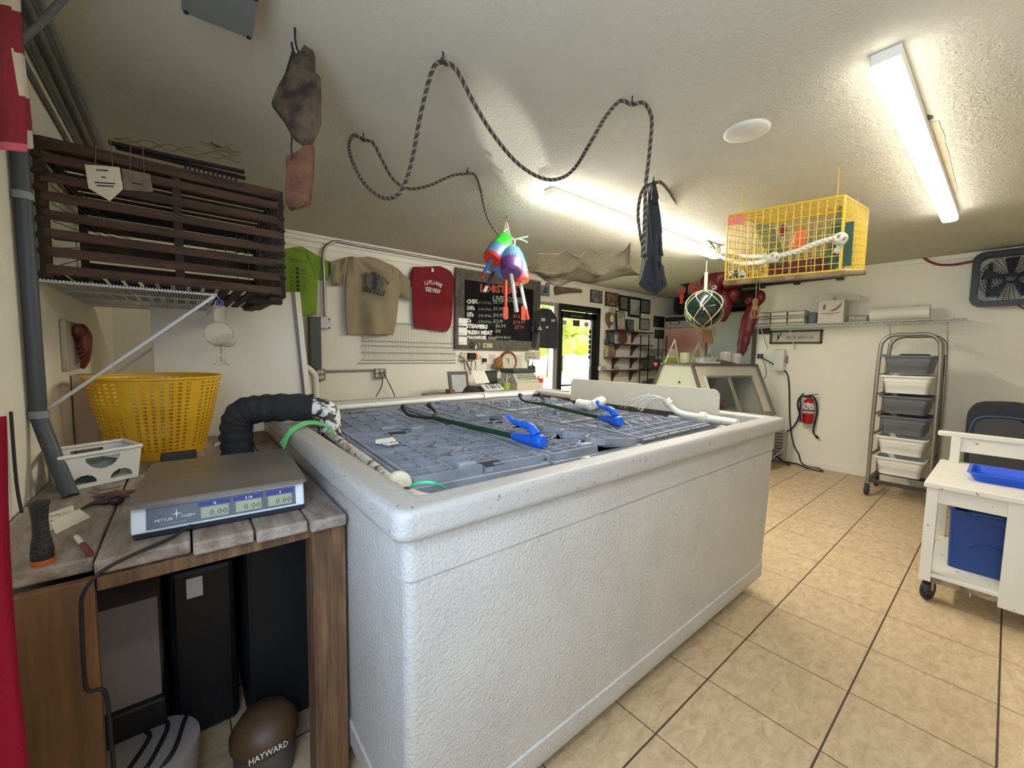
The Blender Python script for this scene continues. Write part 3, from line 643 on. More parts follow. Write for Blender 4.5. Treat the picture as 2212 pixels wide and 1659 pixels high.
# ---- white handled basket
wb = thing('storage_basket', 'small white plastic basket with half-moon cut-outs, in front of the yellow basket', 'basket', (-.245, 2.05, .9))
wbm = M('white_plastic', (216, 212, 200), .45)
A = [V((-.322, 1.965, .902)), V((-.150, 2.055, .902)), V((-.205, 2.20, .902)), V((-.377, 2.12, .902))]
ctr = sum(A, V((0, 0, 0)))/4
T = [V((ctr.x+(p.x-ctr.x)*1.13, ctr.y+(p.y-ctr.y)*1.13, 1.02)) for p in A]
for i in range(4):
    j = (i+1) % 4; nu, nv = 84, 32; b0, b1, t0, t1 = A[i], A[j], T[i], T[j]; mb = MB(); vs = []; fs = []
    for v in range(nv+1):
        for u in range(nu+1): vs.append(b0.lerp(b1, u/nu).lerp(t0.lerp(t1, u/nu), v/nv))
    for v in range(nv):
        for u in range(nu):
            cu, cv = (u+.5)/nu, (v+.5)/nv; asp = 1.7
            h1 = ((cu-.5)*asp)**2+((cv-.86))**2 < .36**2 and cv < .86 and abs(cu-.5) < .3 and ((cu-.5)/.28)**2+((cv-.86)/.40)**2 < 1
            h2 = any(((cu-c)/.16)**2+((cv-.12)/.26)**2 < 1 and cv > .12 for c in (.25, .75))
            if h1 or h2: continue
            k = v*(nu+1)+u; fs.append((k, k+1, k+nu+2, k+nu+1))
    mb.add(vs, fs); mb.build('side_wall', wbm, wb, solid=.003)
mb = MB().hexa([p+V((0, 0, 0)) for p in A]+[p+V((0, 0, .004)) for p in A]); mb.build('base', wbm, wb)
mb = MB(); mb.tube([T[i].lerp(T[(i+1) % 4], k/6) for i in range(4) for k in range(6)], .007, 8, closed=True); mb.build('rim', wbm, wb, smooth=True)
mb = MB().box((ctr.x, ctr.y, .945), (.12, .11, .075), Matrix.Rotation(.5, 3, 'Z')); mb.build('plastic_bag', M('dark_green_bag', (40, 70, 60), .4, col2=(120, 140, 140), ns=18), label='crumpled green plastic bag inside the small white basket', cat='bag', bevel=.03)
# ---- little things on the bench
MB().bb(-.085, .03, 2.09, 2.16, .901, .962).build('black_box', M('charcoal_box', (36, 38, 36), .6), label='small charcoal block standing in front of the yellow basket', cat='block', bevel=.003)
fl = thing('flashlight', 'black upright flashlight with an orange base ring at the bench front left', 'flashlight', (-.262, 1.345, .9))
MB().lathe([(.0185, .012), (.019, .03), (.0165, .052), (.0135, .068), (.0130, .10), (.0155, .132), (.0175, .138), (.0175, .142), (.014, .143)], 20, (-.262, 1.345, .9)).build('handle', M('black_ribbed', (28, 28, 28), .5, bump=.5, bs=150), fl, smooth=True)
MB().lathe([(.0185, 0), (.0195, .004), (.0195, .011), (.018, .012)], 20, (-.262, 1.345, .9)).build('orange_ring', M('orange_plastic', (190, 92, 50), .5), fl, smooth=True)
pa = M('card_paper', (206, 196, 172), .7)
def card(q, z, label, txt=None, m=None):
    t = thing('paper_card', label, 'paper', PZ(*q[0], z)); P4 = [PZ(*p, z+h) for p, h in zip(q, (0, 0, .02, .02))]
    MB().prism(P4, (0, 0, .0015)).build('sheet', m or pa, t)
    if txt:
        mb = MB(); e = P4[1]-P4[0]; u = P4[3]-P4[0]
        for i, s in enumerate(txt): mb.text(s, P4[0]+e*.08+u*(.72-.3*i)+V((0, 0, .003)), e, u, .016, 0, fit=e.length*.75*(1 if i == 0 else .5))
        mb.build('print', M('ink', (0, 0, 0)), t)
card([(106, 1148), (168, 1133), (158, 1092), (100, 1112)], .903, 'printed white card leaning beside the black flashlight', ['THANK YOU', 'lb  oz'])
card([(120, 1155), (196, 1118), (172, 1100), (110, 1130)], .901, 'blank paper sheet lying under the printed card')
card([(455, 1000), (478, 1000), (480, 986), (457, 988)], .901, 'tiny business card in front of the black foam pipe', ['CARD'])
card([(462, 966), (482, 962), (480, 955), (465, 957)], .901, 'torn white scrap of paper beside the yellow basket')
a, b = PZ(165, 1160, .908), PZ(196, 1197, .908)
pt = thing('marker_pen', 'red and white marker pen lying on the bench', 'pen', a)
MB().tube([a, a.lerp(b, .45)], .006, 10).build('white_cap', M('white_plastic', (0, 0, 0)), pt, smooth=True)
MB().tube([a.lerp(b, .45), b], .0065, 10).build('barrel', M('dark_red_barrel', (104, 44, 36), .5), pt, smooth=True)
dk = M('dry_shell', (72, 58, 48), .8, col2=(110, 80, 64), ns=30)
c = PZ(250, 1068, .91); mb = MB()
for k in range(5):
    a = 2*PI*k/5+.4; mb.tube([c, c+V((math.cos(a)*.03, math.sin(a)*.03, 0)), c+V((math.cos(a)*.055, math.sin(a)*.055, -.002))], [.013, .008, .002], 8)
mb.build('starfish', dk, smooth=True, label='dried brown starfish on the bench in front of the white basket', cat='starfish')
c = PZ(232, 1092, .905); mb = MB().ball(c+V((.02, 0, .012)), .02, 12, sc=(1, 1, .7)).tube(smoothpts([c+V((-.06, 0, 0)), c+V((-.03, .01, .01)), c+V((.01, 0, .01))], 5), [.001, .003, .004, .005, .006, .007, .008, .009, .01, .008, .006][:11], 8)
mb.build('shell_fragment', M('black_shell', (36, 32, 30), .5), smooth=True, label='dark twisted shell with a knob lying behind the flashlight', cat='shell')
mb = MB()
for i in range(12):
    p = PZ(random.uniform(215, 270), random.uniform(1058, 1080), .903); a = random.random()*6; mb.tube([p, p+V((math.cos(a)*.05, math.sin(a)*.05, .004))], .0015, 5)
mb.build('twig_bundle', M('reddish_twig', (120, 76, 64), .8), label='scatter of thin reddish twigs on the bench by the starfish', cat='twigs')
# ---- under the bench
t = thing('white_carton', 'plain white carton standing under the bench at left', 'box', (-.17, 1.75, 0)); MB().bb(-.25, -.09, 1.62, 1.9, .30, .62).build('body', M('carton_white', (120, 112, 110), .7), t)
MB().bb(-.26, -.08, 1.6, 1.95, .0, .30).build('tool_case', M('black_case', (16, 16, 18), .5), label='black case under the white carton below the bench', cat='case', bevel=.01)
t = thing('power_supply', 'black device with a small white sticker under the bench', 'device', (.08, 1.8, 0)); MB().bb(-.07, .12, 1.75, 2.3, .0, .62).build('body', M('black_case', (0, 0, 0)), t, bevel=.02); MB().bb(.14, .355, 1.62, 2.7, .0, .74).build('dark_filler', M('filler_black', (12, 12, 14), .6), label='added black machine filling the right side under the bench', cat='filler', bevel=.02)  # large black block added only to deepen the shade under the bench
MB().bb(-.02, .025, 1.744, 1.75, .52, .59).build('sticker', M('white_paper', (0, 0, 0)), t)
bt = thing('floor_bucket', 'white bucket lid leaning low under the bench with black hoses across it', 'bucket', (-.02, 1.45, 0))
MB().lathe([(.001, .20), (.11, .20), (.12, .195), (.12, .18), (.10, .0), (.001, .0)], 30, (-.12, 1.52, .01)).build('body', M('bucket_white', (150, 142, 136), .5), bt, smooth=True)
for k in range(3): MB().tube(smoothpts([(-.19+k*.05, 1.43, .205), (-.16+k*.05, 1.46, .222), (-.12+k*.04, 1.55, .222), (-.13+k*.05, 1.60, .21)], 5), .006, 8).build('hose', bk, bt, smooth=True)
pt = thing('pool_pump', 'brown and grey filter pump with a printed maker band, under the bench', 'pump', (.21, 1.6, 0))
MB().lathe([(.082, 0), (.088, .06), (.088, .14), (.07, .19), (.03, .21), (.001, .212)], 28, (.165, 1.46, 0)).build('strainer', M('pump_grey', (84, 80, 72), .5), pt, smooth=True)
MB().lathe([(.092, .12), (.098, .13), (.098, .155), (.07, .20), (.001, .218)], 28, (.165, 1.46, .0)).build('lid', M('pump_brown', (84, 62, 38), .5), pt, smooth=True)
mb = MB(); mb.text('HAYWARD', (.108, 1.352, .146), (1, -.0, 0), (0, .35, 1), .024, 0, fit=.105); mb.build('lettering', M('white_print', (225, 225, 220), .6), pt)
# ---- pipe, cloths and plaque at the left wall
P_ = smoothpts([(-.375, 2.0, 2.43), (-.375, 2.0, 1.7), (-.375, 2.0, 1.25), (-.375, 2.0, 1.16), (-.350, 1.98, 1.05), (-.318, 1.93, .95), (-.300, 1.90, .902)], 5)
t = thing('drain_hose', 'dark grey pipe strapped to the left wall, bending down onto the bench', 'pipe', (-.36, 2.0, .9))
MB().tube(P_, .0205, 14).build('hose', M('dark_grey_hose', (62, 64, 68), .5), t, smooth=True)
for z in (1.86, 1.165): MB().lathe([(.0215, -.012), (.025, -.012), (.025, .012), (.0215, .012)], 18, (-.375, 2.0, z)).build('strap', M('grey_strap', (120, 126, 122), .5), t, smooth=True)
MB().tube(smoothpts([(-.39, 1.80, 1.2), (-.388, 1.79, 1.0), (-.38, 1.78, .905)], 6), .004, 6).build('wall_wire', bk, smooth=True, label='thin wire running down the wall left of the grey pipe', cat='wire')
pl = thing('lobster_plaque', 'wall plaque with a brown lobster relief on the left wall above the yellow basket', 'plaque', (XL, 2.72, 1.4))
MB().bb(XL+.001, XL+.02, 2.52, 2.78, 1.285, 1.50).build('backboard', M('plaque_board', (176, 166, 148), .6), pl, bevel=.004)
rb = M('lobster_brown', (106, 46, 34), .45, bump=.5, bs=60); mb = MB(); x = XL+.035
mb.tube(smoothpts([(x, 2.72, 1.49), (x+.012, 2.70, 1.44), (x+.014, 2.69, 1.38), (x+.01, 2.70, 1.32), (x, 2.71, 1.29)], 5), [.01, .018, .022, .024, .026, .028, .028, .028, .027, .026, .025, .024, .022, .02, .018, .016, .013, .012, .011, .01, .008], 12)
for k in (-1, 1):
    mb.tube(smoothpts([(x, 2.70, 1.42), (x, 2.70+k*.05, 1.44), (x+.004, 2.70+k*.065, 1.49)], 5), [.006, .007, .008, .009, .012, .016, .02, .022, .018, .012, .006], 10)
    for j in range(4): mb.tube(smoothpts([(x, 2.70, 1.40-j*.02), (x+.01, 2.70+k*.04, 1.40-j*.022), (x-.005, 2.70+k*.062, 1.385-j*.024)], 4), .003, 6)
mb.build('lobster_figure', rb, pl, smooth=True)
def cloth(name, Lp, Rp, nu, nv, m, label, cat, amp=.01, fr=5, solid=.003, ph=0, nrm=V((0, -1, 0)), checks=None, parent=None):
    Lq = smoothpts(Lp, 6); Rq = smoothpts(Rp, 6)
    def at(P, v): s = v*(len(P)-1); i = min(int(s), len(P)-2); return P[i].lerp(P[i+1], s-i)
    def fn(u, v): return at(Lq, v).lerp(at(Rq, v), u)+nrm*amp*(math.sin(u*fr*PI+ph+v*2)+.5*math.sin(u*fr*1.7*PI+v*5+ph))*(.3+.7*v)
    mb = MB().grid(fn, nu, nv)
    if checks:
        for k in range(len(mb.f)):
            i, j = k % nu, k//nu; mb.mi[k] = checks(i/nu, j/nv)
    return mb.build(name, m, parent, smooth=True, solid=solid, **({} if parent else dict(label=label, cat=cat)))
redc = M('red_cloth', (112, 10, 26), .9, bump=.15, bs=200, spec=.1)
cloth('red_apron', [V((-.39, .66, 1.30)), V((-.39, .66, .0+.03))], [V((-.178, .80, 1.30)), V((-.186, .80, .95)), V((-.166, .80, .03))], 30, 30, redc, 'dark red cloth hanging at the lower left edge, close to the camera', 'cloth', amp=.012, fr=3)
ch = [M('flag_red', (140, 22, 44), .8), M('flag_white', (208, 198, 180), .8), M('flag_pink', (214, 96, 116), .7)]
def chk(u, v):
    if v > .93 and u < .73: return 2
    d = v-u*.05
    return 1 if (u > .58 and .42 < d < .64) or (u > .73 and .81 < d < .95) or d < .20 else 0
x_ = -.30
cloth('checked_flag', [PX(-60, -80, x_), PX(-50, 40, x_), PX(-40, 190, x_), PX(-30, 330, x_)], [PX(42, -60, x_), PX(52, 60, x_), PX(66, 200, x_), PX(76, 322, x_)], 40, 60, ch, 'dark red flag with cream checks hanging at the upper left edge', 'flag', amp=.008, fr=3, nrm=V((1, 0, 0)), checks=chk)
# ================================================================== wire shelf, wooden trap
shm = M('shelf_white_wire', (196, 196, 190), .45)
sh = thing('wire_shelf', 'white wire shelf on the left wall carrying the old wooden lobster trap', 'shelf', (XL, 2.7, 1.635))
zs = 1.628
mb = MB()
for i in range(56): x = XL+.004+i*(.517/55); mb.tube([(x, 2.205, zs), (x, 3.3, zs)], .0028, 5)
mb.build('deck_wire', shm, sh); mb = MB()
for y in (2.205, 2.5, 2.8, 3.1, 3.3): mb.tube([(XL+.004, y, zs-.006), (.121, y, zs-.006)], .004, 6)
for x in (XL+.004, .121): mb.tube([(x, 2.2, zs-.004), (x, 3.3, zs-.004)], .0045, 6)
mb.tube([(.121, 2.2, zs-.034), (.121, 3.3, zs-.034)], .0045, 6)
mb.build('frame', shm, sh)
for y in (2.203, 3.25):
    MB().bar((XL+.01, y, 1.16), (.115, y, zs-.01), .02, .012).build('brace', shm, sh, bevel=.002)
wd = M('trap_wood', (84, 60, 42), .85, col2=(48, 34, 24), ns=5, stretch=(1, 8, 8), bump=.5, bs=24)
wd2 = M('trap_wood_dark', (60, 44, 32), .9, col2=(34, 26, 19), ns=6, bump=.6, bs=24)
tr = thing('wooden_lobster_trap', 'weathered brown wooden lobster trap resting on the wire shelf', 'lobster trap', (0, 2.6, 1.64))
tx0, tx1, ty0, ty1, tz0, tz1 = -.37, .375, 2.2, 3.02, 1.642, 2.125
mb = None
for i, z in enumerate((1.665, 1.728, 1.792, 1.857, 1.922, 1.988, 2.055)):
    MB().bb(tx0-.0, tx1+random.uniform(-.006, .012), ty0-.008, ty0+.004, z-.017, z+.017).build('lath', wd, tr, bevel=.003)
MB().bb(tx0, tx1, ty0-.01, ty0+.02, 2.085, 2.125).build('lath', wd, tr, bevel=.005)
for z in (1.70, 1.80, 1.90, 2.0, 2.08): MB().bb(tx0, tx1, ty1, ty1+.012, z-.02, z+.02).build('lath', wd2, tr, bevel=.003)
for i in range(15):
    x = tx0+.02+i*(tx1-tx0-.04)/14; MB().bb(x-.017, x+.017, ty0, ty1, tz0, tz0+.012).build('bottom_lath', wd2, tr, bevel=.003)
for i in range(9):
    y = ty0+.04+i*(ty1-ty0-.08)/8; MB().bb(tx0, tx1, y-.017, y+.017, 2.118, 2.13).build('top_lath', wd2, tr, bevel=.003)
for x in (tx0, (tx0+tx1)/2, tx1):
    mb = MB()
    mb.bar((x, ty0, tz0+.01), (x, ty1, tz0+.01), .035, .035).bar((x, ty0+.01, tz0), (x, ty0+.01, tz1), .03, .03).bar((x, ty1-.01, tz0), (x, ty1-.01, tz1), .03, .03).bar((x, ty0, tz1-.02), (x, ty1, tz1-.02), .03, .03)
    mb.build('bow_frame', wd2, tr, bevel=.006)
for i in range(1, 8):
    z = tz0+.03+i*.055; MB().ball((tx1+.004, ty0-.004, z), .017, 8, sc=(1, .9, .8)).build('lath_end', wd2, tr, smooth=True)
    MB().ball((tx0-.002, ty0-.004, z), .02, 8, sc=(1, .9, .8)).build('lath_end', wd2, tr, smooth=True)
for k in range(5): y = ty0+.15+k*.14; MB().bar((tx1+.01, y, tz0), (tx1+.01, y+.10, tz1-.02), .03, .01).build('end_lath', wd2, tr)
MB().bb(tx1-.12, tx1+.02, ty0+.1, ty0+.14, tz0-.03, tz0+.01).bar((tx1-.02, ty0+.02, tz0-.012), (tx1-.06, ty1-.1, tz0-.014), .055, .022).build('runner', wd, tr, bevel=.008)
mb = MB(); mb2 = MB(); nm = M('trap_net', (70, 60, 46), .9)
for k in range(14):
    z0 = tz0+.04+k*.032; mb.tube(smoothpts([(tx1-.02, ty0+.03, z0), (tx1-.12, ty0+.35, 1.85+(z0-1.85)*.45), (tx1-.26, ty0+.42, 1.87+(z0-1.87)*.3)], 4), .0017, 4)
    mb2.tube(smoothpts([(tx0+.02, ty0+.03, z0), (tx0+.12, ty0+.3, 1.86+(z0-1.86)*.4), (tx0+.2, ty0+.4, 1.87+(z0-1.87)*.3)], 4), .0017, 4)
for k in range(6):
    f = k/5; x = tx1-.03-.2*f; h = .42*(1-.6*f); mb.tube([(x, ty0+.05+.35*f, 1.87-h/2), (x, ty0+.05+.35*f, 1.87+h/2)], .0017, 4)
mb.build('inner_netting', nm, tr); mb2.build('inner_netting', nm, tr)
# things on top of the trap and hanging from it
t = thing('twisted_wire_garland', 'thin twisted wire with little metal stars lying on top of the wooden trap', 'garland', (-.1, 2.25, 2.14))
mb = MB(); gy = 2.24
def gp_(px, py): return PY(px, py, gy)
for k in (0, 1):
    P_ = []
    for i in range(61):
        s = i/60; px = 245+275*s; py = 298+45*s; P_.append(gp_(px, py+7.5*math.sin(s*9*PI/1.6+k*PI)*(.5+.5*min(1, s*3)))+V((0, k*.01, 0)))
    mb.tube(P_, .0022, 6)
mb.build('wire', M('old_brass_wire', (112, 96, 62), .45, .5), t, smooth=True)
for (px, py, s) in ((455, 313, .035), (487, 322, .05)):
    c = gp_(px, py); P_ = []
    for i in range(10):
        r = s if i % 2 == 0 else s*.4; a = PI*i/5+.2; P_.append(c+V((r*math.cos(a)*1.3, 0, r*.5*math.sin(a))))
    MB().prism(P_, (0, .004, 0)).build('star', M('old_brass_wire', (0, 0, 0)), t)
mb = MB(); mb.bar(PY(235, 308, 2.3), PY(528, 372, 2.3), .02, .012).bar(PY(250, 318, 2.34), PY(530, 385, 2.34), .02, .012)
for i in range(12):
    p = PY(400+i*10, 350+i*2.3, 2.32); mb.bar(p, p+V((0, .02, -.03)), .006)
mb.build('wooden_slat_bundle', wd2, label='loose bundle of wooden slats lying along the top of the wooden trap', cat='slats')
def ptag(q, y, label, m, lines, txt=None):
    t = thing('hanging_tag', label, 'tag', PY(*q[0], y), group='tags tied to the wooden trap')
    MB().prism([PY(*p, y) for p in q], (0, .006, 0)).build('board', m, t)
    mb = MB(); c = PY(*q[0], y); e = PY(*q[-1], y)-c
    mb.tube([c.lerp(c+e, .3), c.lerp(c+e, .35)+V((0, .005, .09))], .0015, 5).tube([c.lerp(c+e, .8), c.lerp(c+e, .78)+V((0, .005, .10))], .0015, 5)
    mb.build('string', M('pink_string', (126, 74, 66), .8), t)
    mb = MB(); dn_ = (PY(*q[1], y)-c)
    for (f0, f1, v) in lines: mb.bar(c+e*f0+dn_*v+V((0, -.001, 0)), c+e*f1+dn_*v+V((0, -.001, 0)), .0015, .004, up=(0, 0, 1))
    mb.build('print', M('ink', (0, 0, 0)), t)
ptag([(183, 355), (191, 406), (237, 434), (266, 408), (258, 361)][::1], 2.17, 'cream pointed card tag hanging on the front of the wooden trap', M('cream_card', (204, 194, 164), .7), [(.3, .65, .2), (.42, .55, .5), (.2, .8, .75), (.25, .75, .88)])
ptag([(262, 363), (268, 410), (331, 415), (324, 376)], 2.175, 'brown rectangular photo tag hanging beside the cream pointed tag', M('brown_card', (132, 112, 90), .7, col2=(96, 78, 62), ns=14), [(.3, .7, .6)])
# glass bottle-like ornament hung from the shelf corner
g_ = M('clear_plastic', (232, 226, 208), .12, trans=.75, ior=1.15, alpha=.8)
v = thing('clear_ornament', 'clear lobster-claw shaped plastic ornament hanging from the shelf corner by a blue clip', 'ornament', (.131, 2.17, 1.6))
y = 2.17; cx = .128
MB().lathe([(.019, 1.50-.0), (.02, 1.55), (.021, 1.575)], 20, (cx, y, 0)).build('neck', g_, v, smooth=True)
MB().ball((cx-.004, y, 1.452), .054, 20, sc=(1, .7, 1)).ball((cx+.022, y, 1.425), .036, 16, sc=(1, .7, .8)).build('bulb', g_, v, smooth=True)
MB().lathe([(.030, 1.315), (.028, 1.322), (.018, 1.33), (.0165, 1.36), (.019, 1.41)], 20, (cx, y, 0)).build('stem', g_, v, smooth=True)
mb = MB(); mb.text('DEEP SIX', (cx-.005, y-.02, 1.405), (0, 0, -1), (1, 0, 0), .013, 0, fit=.07); mb.build('lettering', M('ink', (0, 0, 0)), v)
mb = MB().tube(smoothpts([(cx+.003, y, 1.60), (cx+.012, y, 1.59), (cx+.010, y, 1.577), (cx, y, 1.574), (cx-.006, y, 1.585), (cx-.002, y, 1.597)], 4, True), .0045, 8, closed=True); mb.build('blue_clip', M('blue_clip', (30, 44, 130), .4), v, smooth=True)
MB().tube([(cx+.003, y, 1.60), (.121, 2.2, 1.622)], .0015, 6).build('cord', shm, v)
# ================================================================== driftwood chunks on a chain
hk = M('black_hook', (44, 36, 30), .55, .4)
def hook(x, y, z0=CEIL, l=.06, label='', r=.0028, grp='ceiling hooks'):
    P_ = [(x, y, z0), (x, y, z0-l*.35), (x+.004, y+.002, z0-l*.6), (x+.012, y-.004, z0-l*.9), (x+.002, y-.012, z0-l), (x-.010, y-.010, z0-l*.85), (x-.012, y-.008, z0-l*.6)]
    MB().tube(smoothpts(P_, 4), r, 8).build('ceiling_hook', hk, smooth=True, label=label, cat='hook', group=grp)
h0 = PD(637, 58, depth((.33, 1.6, CEIL)))
dch = depth((.33, 1.6, 2.2))
hook(.332, 1.6, l=.095, label='twin-pronged dark iron hook holding the driftwood pieces', r=.0035)
def slab(name, outline, d, th, m, label, seed, n_in=5):
    rnd = random.Random(seed); P_ = [PD(px, py, d) for px, py in outline]; c = sum(P_, V((0, 0, 0)))/len(P_)
    n = FW; loops = []
    for k, (s, o) in enumerate(((.72, -th*.5), (.93, -th*.42), (1.0, -th*.15), (1.0, th*.2), (.92, th*.45), (.7, th*.5))):
        loops.append([c+(p-c)*s*(1+rnd.uniform(-.045, .045)*(k != 2))+n*(o+rnd.uniform(-.002, .002)) for p in P_])
    mb = MB(); loft(mb, loops); return mb.build(name, m, smooth=True, label=label, cat='driftwood', group='wood pieces on the iron hook')
bkm = M('bark_grey', (96, 80, 58), .9, col2=(40, 30, 20), ns=14, bump=1.0, bs=22)
bkm2 = M('bark_red', (116, 78, 50), .9, col2=(78, 50, 34), ns=16, bump=1.0, bs=24)
slab('driftwood_slab', [(652, 118), (664, 105), (676, 110), (677, 140), (676, 164), (689, 164), (691, 190), (690, 260), (684, 290), (668, 312), (654, 314), (640, 306), (632, 296), (612, 260), (592, 236), (589, 226), (605, 195), (622, 160), (636, 125)], dch, .05, bkm, 'large grey-brown driftwood slab hanging from the ceiling hook at upper left', 3)
slab('driftwood_slab', [(672, 310), (677, 314), (676, 380), (668, 438), (645, 449), (626, 453), (619, 440), (621, 380), (621, 348), (628, 340), (650, 328)], dch+.02, .04, bkm2, 'smaller reddish driftwood slab hanging on the chain under the big one', 5)
def chain(P_, r, label):
    mb = MB()
    for i in range(len(P_)-1):
        a, b = P_[i], P_[i+1]; c = (a+b)/2; d = (b-a); L = d.length*.68; d.normalize(); s = RT if i % 2 == 0 else FW
        s = (s-d*s.dot(d)).normalized(); mb.tube([c+d*L*math.cos(2*PI*k/10)+s*L*.42*math.sin(2*PI*k/10) for k in range(10)], r, 5, closed=True)
    return mb.build('iron_chain', hk, smooth=True, label=label, cat='chain')
chain([PD(634-(i/14)*20, 104+i*4.6, dch-.03) for i in range(15)], .0012, 'thin iron chain running down the left side of the big driftwood slab')
chain([PD(630+1.0*math.sin(i), 292+i*5.4, dch) for i in range(11)], .0012, 'short iron chain linking the two driftwood slabs')
# ================================================================== the long rope garland
rpm = M('rope_dark', (62, 54, 44), .85); rpl = M('rope_tan', (128, 116, 94), .85)
HK = {'a': (957, 112), 'b': (785, 287), 'c': (1010, 362), 'd': (1366, 207), 'e': (1412, 382), 'f': (1545, 536)}
HP = {k: PZ(v[0], v[1], CEIL) for k, v in HK.items()}
hook(HP['a'].x, HP['a'].y, l=.05, label='ceiling hook holding the highest bend of the rope')
hook(HP['b'].x, HP['b'].y, l=.04, label='ceiling hook at the leftmost loop of the rope')
hook(HP['c'].x, HP['c'].y, l=.035, label='ceiling hook where the rope drops towards the buoys')
hook(HP['d'].x, HP['d'].y, l=.04, label='ceiling hook at the right bend of the rope')
hook(HP['e'].x, HP['e'].y, l=.06, label='ceiling hook above the dark waders')
hook(HP['f'].x, HP['f'].y, l=.05, label='ceiling hook at the far end of the near strip light')
def vplane(A, B, pts, lo=.03):   # points seen in the photograph, laid on the vertical plane through two hooks
    n = (B-A).cross(V((0, 0, 1))).normalized(); out = []
    for px, py in pts:
        d = ray(px, py); out.append(EYE+d*((A-EYE).dot(n)/d.dot(n)))
    return out
dp = V((0, 0, -.035))
seg1 = [HP['c']+dp]+vplane(HP['c'], HP['b'], [(975, 380), (930, 400), (885, 408), (850, 388), (825, 345), (805, 308)])+[HP['b']+dp]
seg2 = [PD(765, 292, depth(HP['b'])-.03), PD(754, 312, depth(HP['b'])-.10), PD(762, 350, depth(HP['b'])-.18), PD(790, 400, depth(HP['b'])-.26), PD(830, 428, depth(HP['b'])-.32), PD(865, 415, depth(HP['b'])-.38), PD(888, 355, depth(HP['b'])-.40), PD(906, 260, depth(HP['a'])+.05), PD(925, 180, depth(HP['a'])+.02), PD(940, 140, depth(HP['a'])+.01)]+[HP['a']+dp]
seg3 = [PD(985, 150, depth(HP['a'])+.01), PD(1025, 225, depth(HP['a'])+.06), PD(1065, 290, depth(HP['a'])+.14), PD(1115, 350, depth(HP['a'])+.24), PD(1165, 383, depth(HP['a'])+.32), PD(1205, 387, depth(HP['a'])+.38), PD(1240, 365, depth(HP['a'])+.42), PD(1280, 300, depth(HP['d'])-.05), PD(1310, 250, depth(HP['d'])-.02), PD(1340, 218, depth(HP['d']))]+[HP['d']+dp]
seg4 = [PD(1390, 222, depth(HP['d'])+.0), PD(1405, 245, depth(HP['d'])), PD(1408, 270, depth(HP['d'])), PD(1402, 340, depth(HP['d'])+.02), PD(1395, 400, depth(HP['d'])+.04), PD(1393, 460, depth(HP['d'])+.04), PD(1388, 555, depth(HP['d'])+.04)]
seg0 = [PD(1098, 522, 3.1), PD(1075, 505, 3.0), PD(1055, 475, 2.9), PD(1045, 445, 2.8), PD(1037, 405, 2.66), PD(1026, 378, depth(HP['c'])+.06)]+[HP['c']+dp]
rt = thing('braided_rope', 'long dark and tan twisted rope looping across the ceiling from hook to hook', 'rope', HP['a'])
for nm_, sg in (('rope_length', seg0), ('rope_length', seg1+seg2[:]), ('rope_length', [HP['a']+dp]+seg3+seg4)):
    mb = MB(); rope(mb, smoothpts(sg, 6), .0080, 0, 3, .030, 5, 1); mb.build(nm_, [rpm, rpl], rt, smooth=True)
seg5 = [PD(1396, 562, depth(HP['e'])-.08), PD(1382, 500, depth(HP['e'])-.08), PD(1379, 450, depth(HP['e'])-.06), PD(1390, 408, depth(HP['e'])-.04), HP['e']+V((0, 0, -.04)), PD(1432, 398, depth(HP['e'])+.05), PD(1462, 440, depth(HP['e'])+.45), PD(1500, 488, depth(HP['e'])+1.0), PD(1530, 520, depth(HP['f'])-.25), PD(1546, 541, depth(HP['f'])-.06)]
mb = MB(); rope(mb, smoothpts(seg5, 6), .010, 0, 3, .036, 5, 1); mb.build('braided_rope', [rpm, rpl], smooth=True, label='shorter dark rope from beside the waders down to the far end of the strip light', cat='rope')
wrp = M('white_rope', (204, 198, 174), .8)
TRD = 2.23
seg6 = [HP['f']+V((0, 0, -.05)), PD(1570, 560, 3.5), PD(1610, 568, 2.9), PD(1650, 565, 2.3), PD(1672, 556, 2.2), PD(1720, 543, 2.16), PD(1775, 522, 2.12), PD(1812, 514, 2.10), PD(1818, 525, 2.10), PD(1806, 545, 2.10)]
t = thing('white_rope', 'thick white three-strand rope with knots running across the front of the yellow trap', 'rope', HP['f'])
mb = MB(); rope(mb, smoothpts(seg6, 6), .014, 0, 3, .075, 6); mb.build('rope_length', wrp, t, smooth=True)
mb = MB(); rope(mb, smoothpts([PD(1577, 545, 2.9), PD(1610, 553, 2.6), PD(1645, 554, 2.3), PD(1668, 556, 2.2)], 6), .012, 0, 3, .07, 6); mb.build('doubled_end', wrp, t, smooth=True)
for (px, py, d, s) in ((1672, 556, 2.18, .03), (1815, 516, 2.08, .035), (1546, 540, depth(HP['f'])-.06, .05)):
    c = PD(px, py, d); mb = MB()
    for k in range(3):
        ax = V((math.cos(k*2), math.sin(k*2), .5)).normalized(); q = V((0, 0, 1)).rotation_difference(ax)
        mb.tube([c+q @ V((s*.7*math.cos(2*PI*j/14), s*.7*math.sin(2*PI*j/14), 0)) for j in range(14)], s*.28, 7, closed=True)
    mb.build('knot', wrp, t, smooth=True)
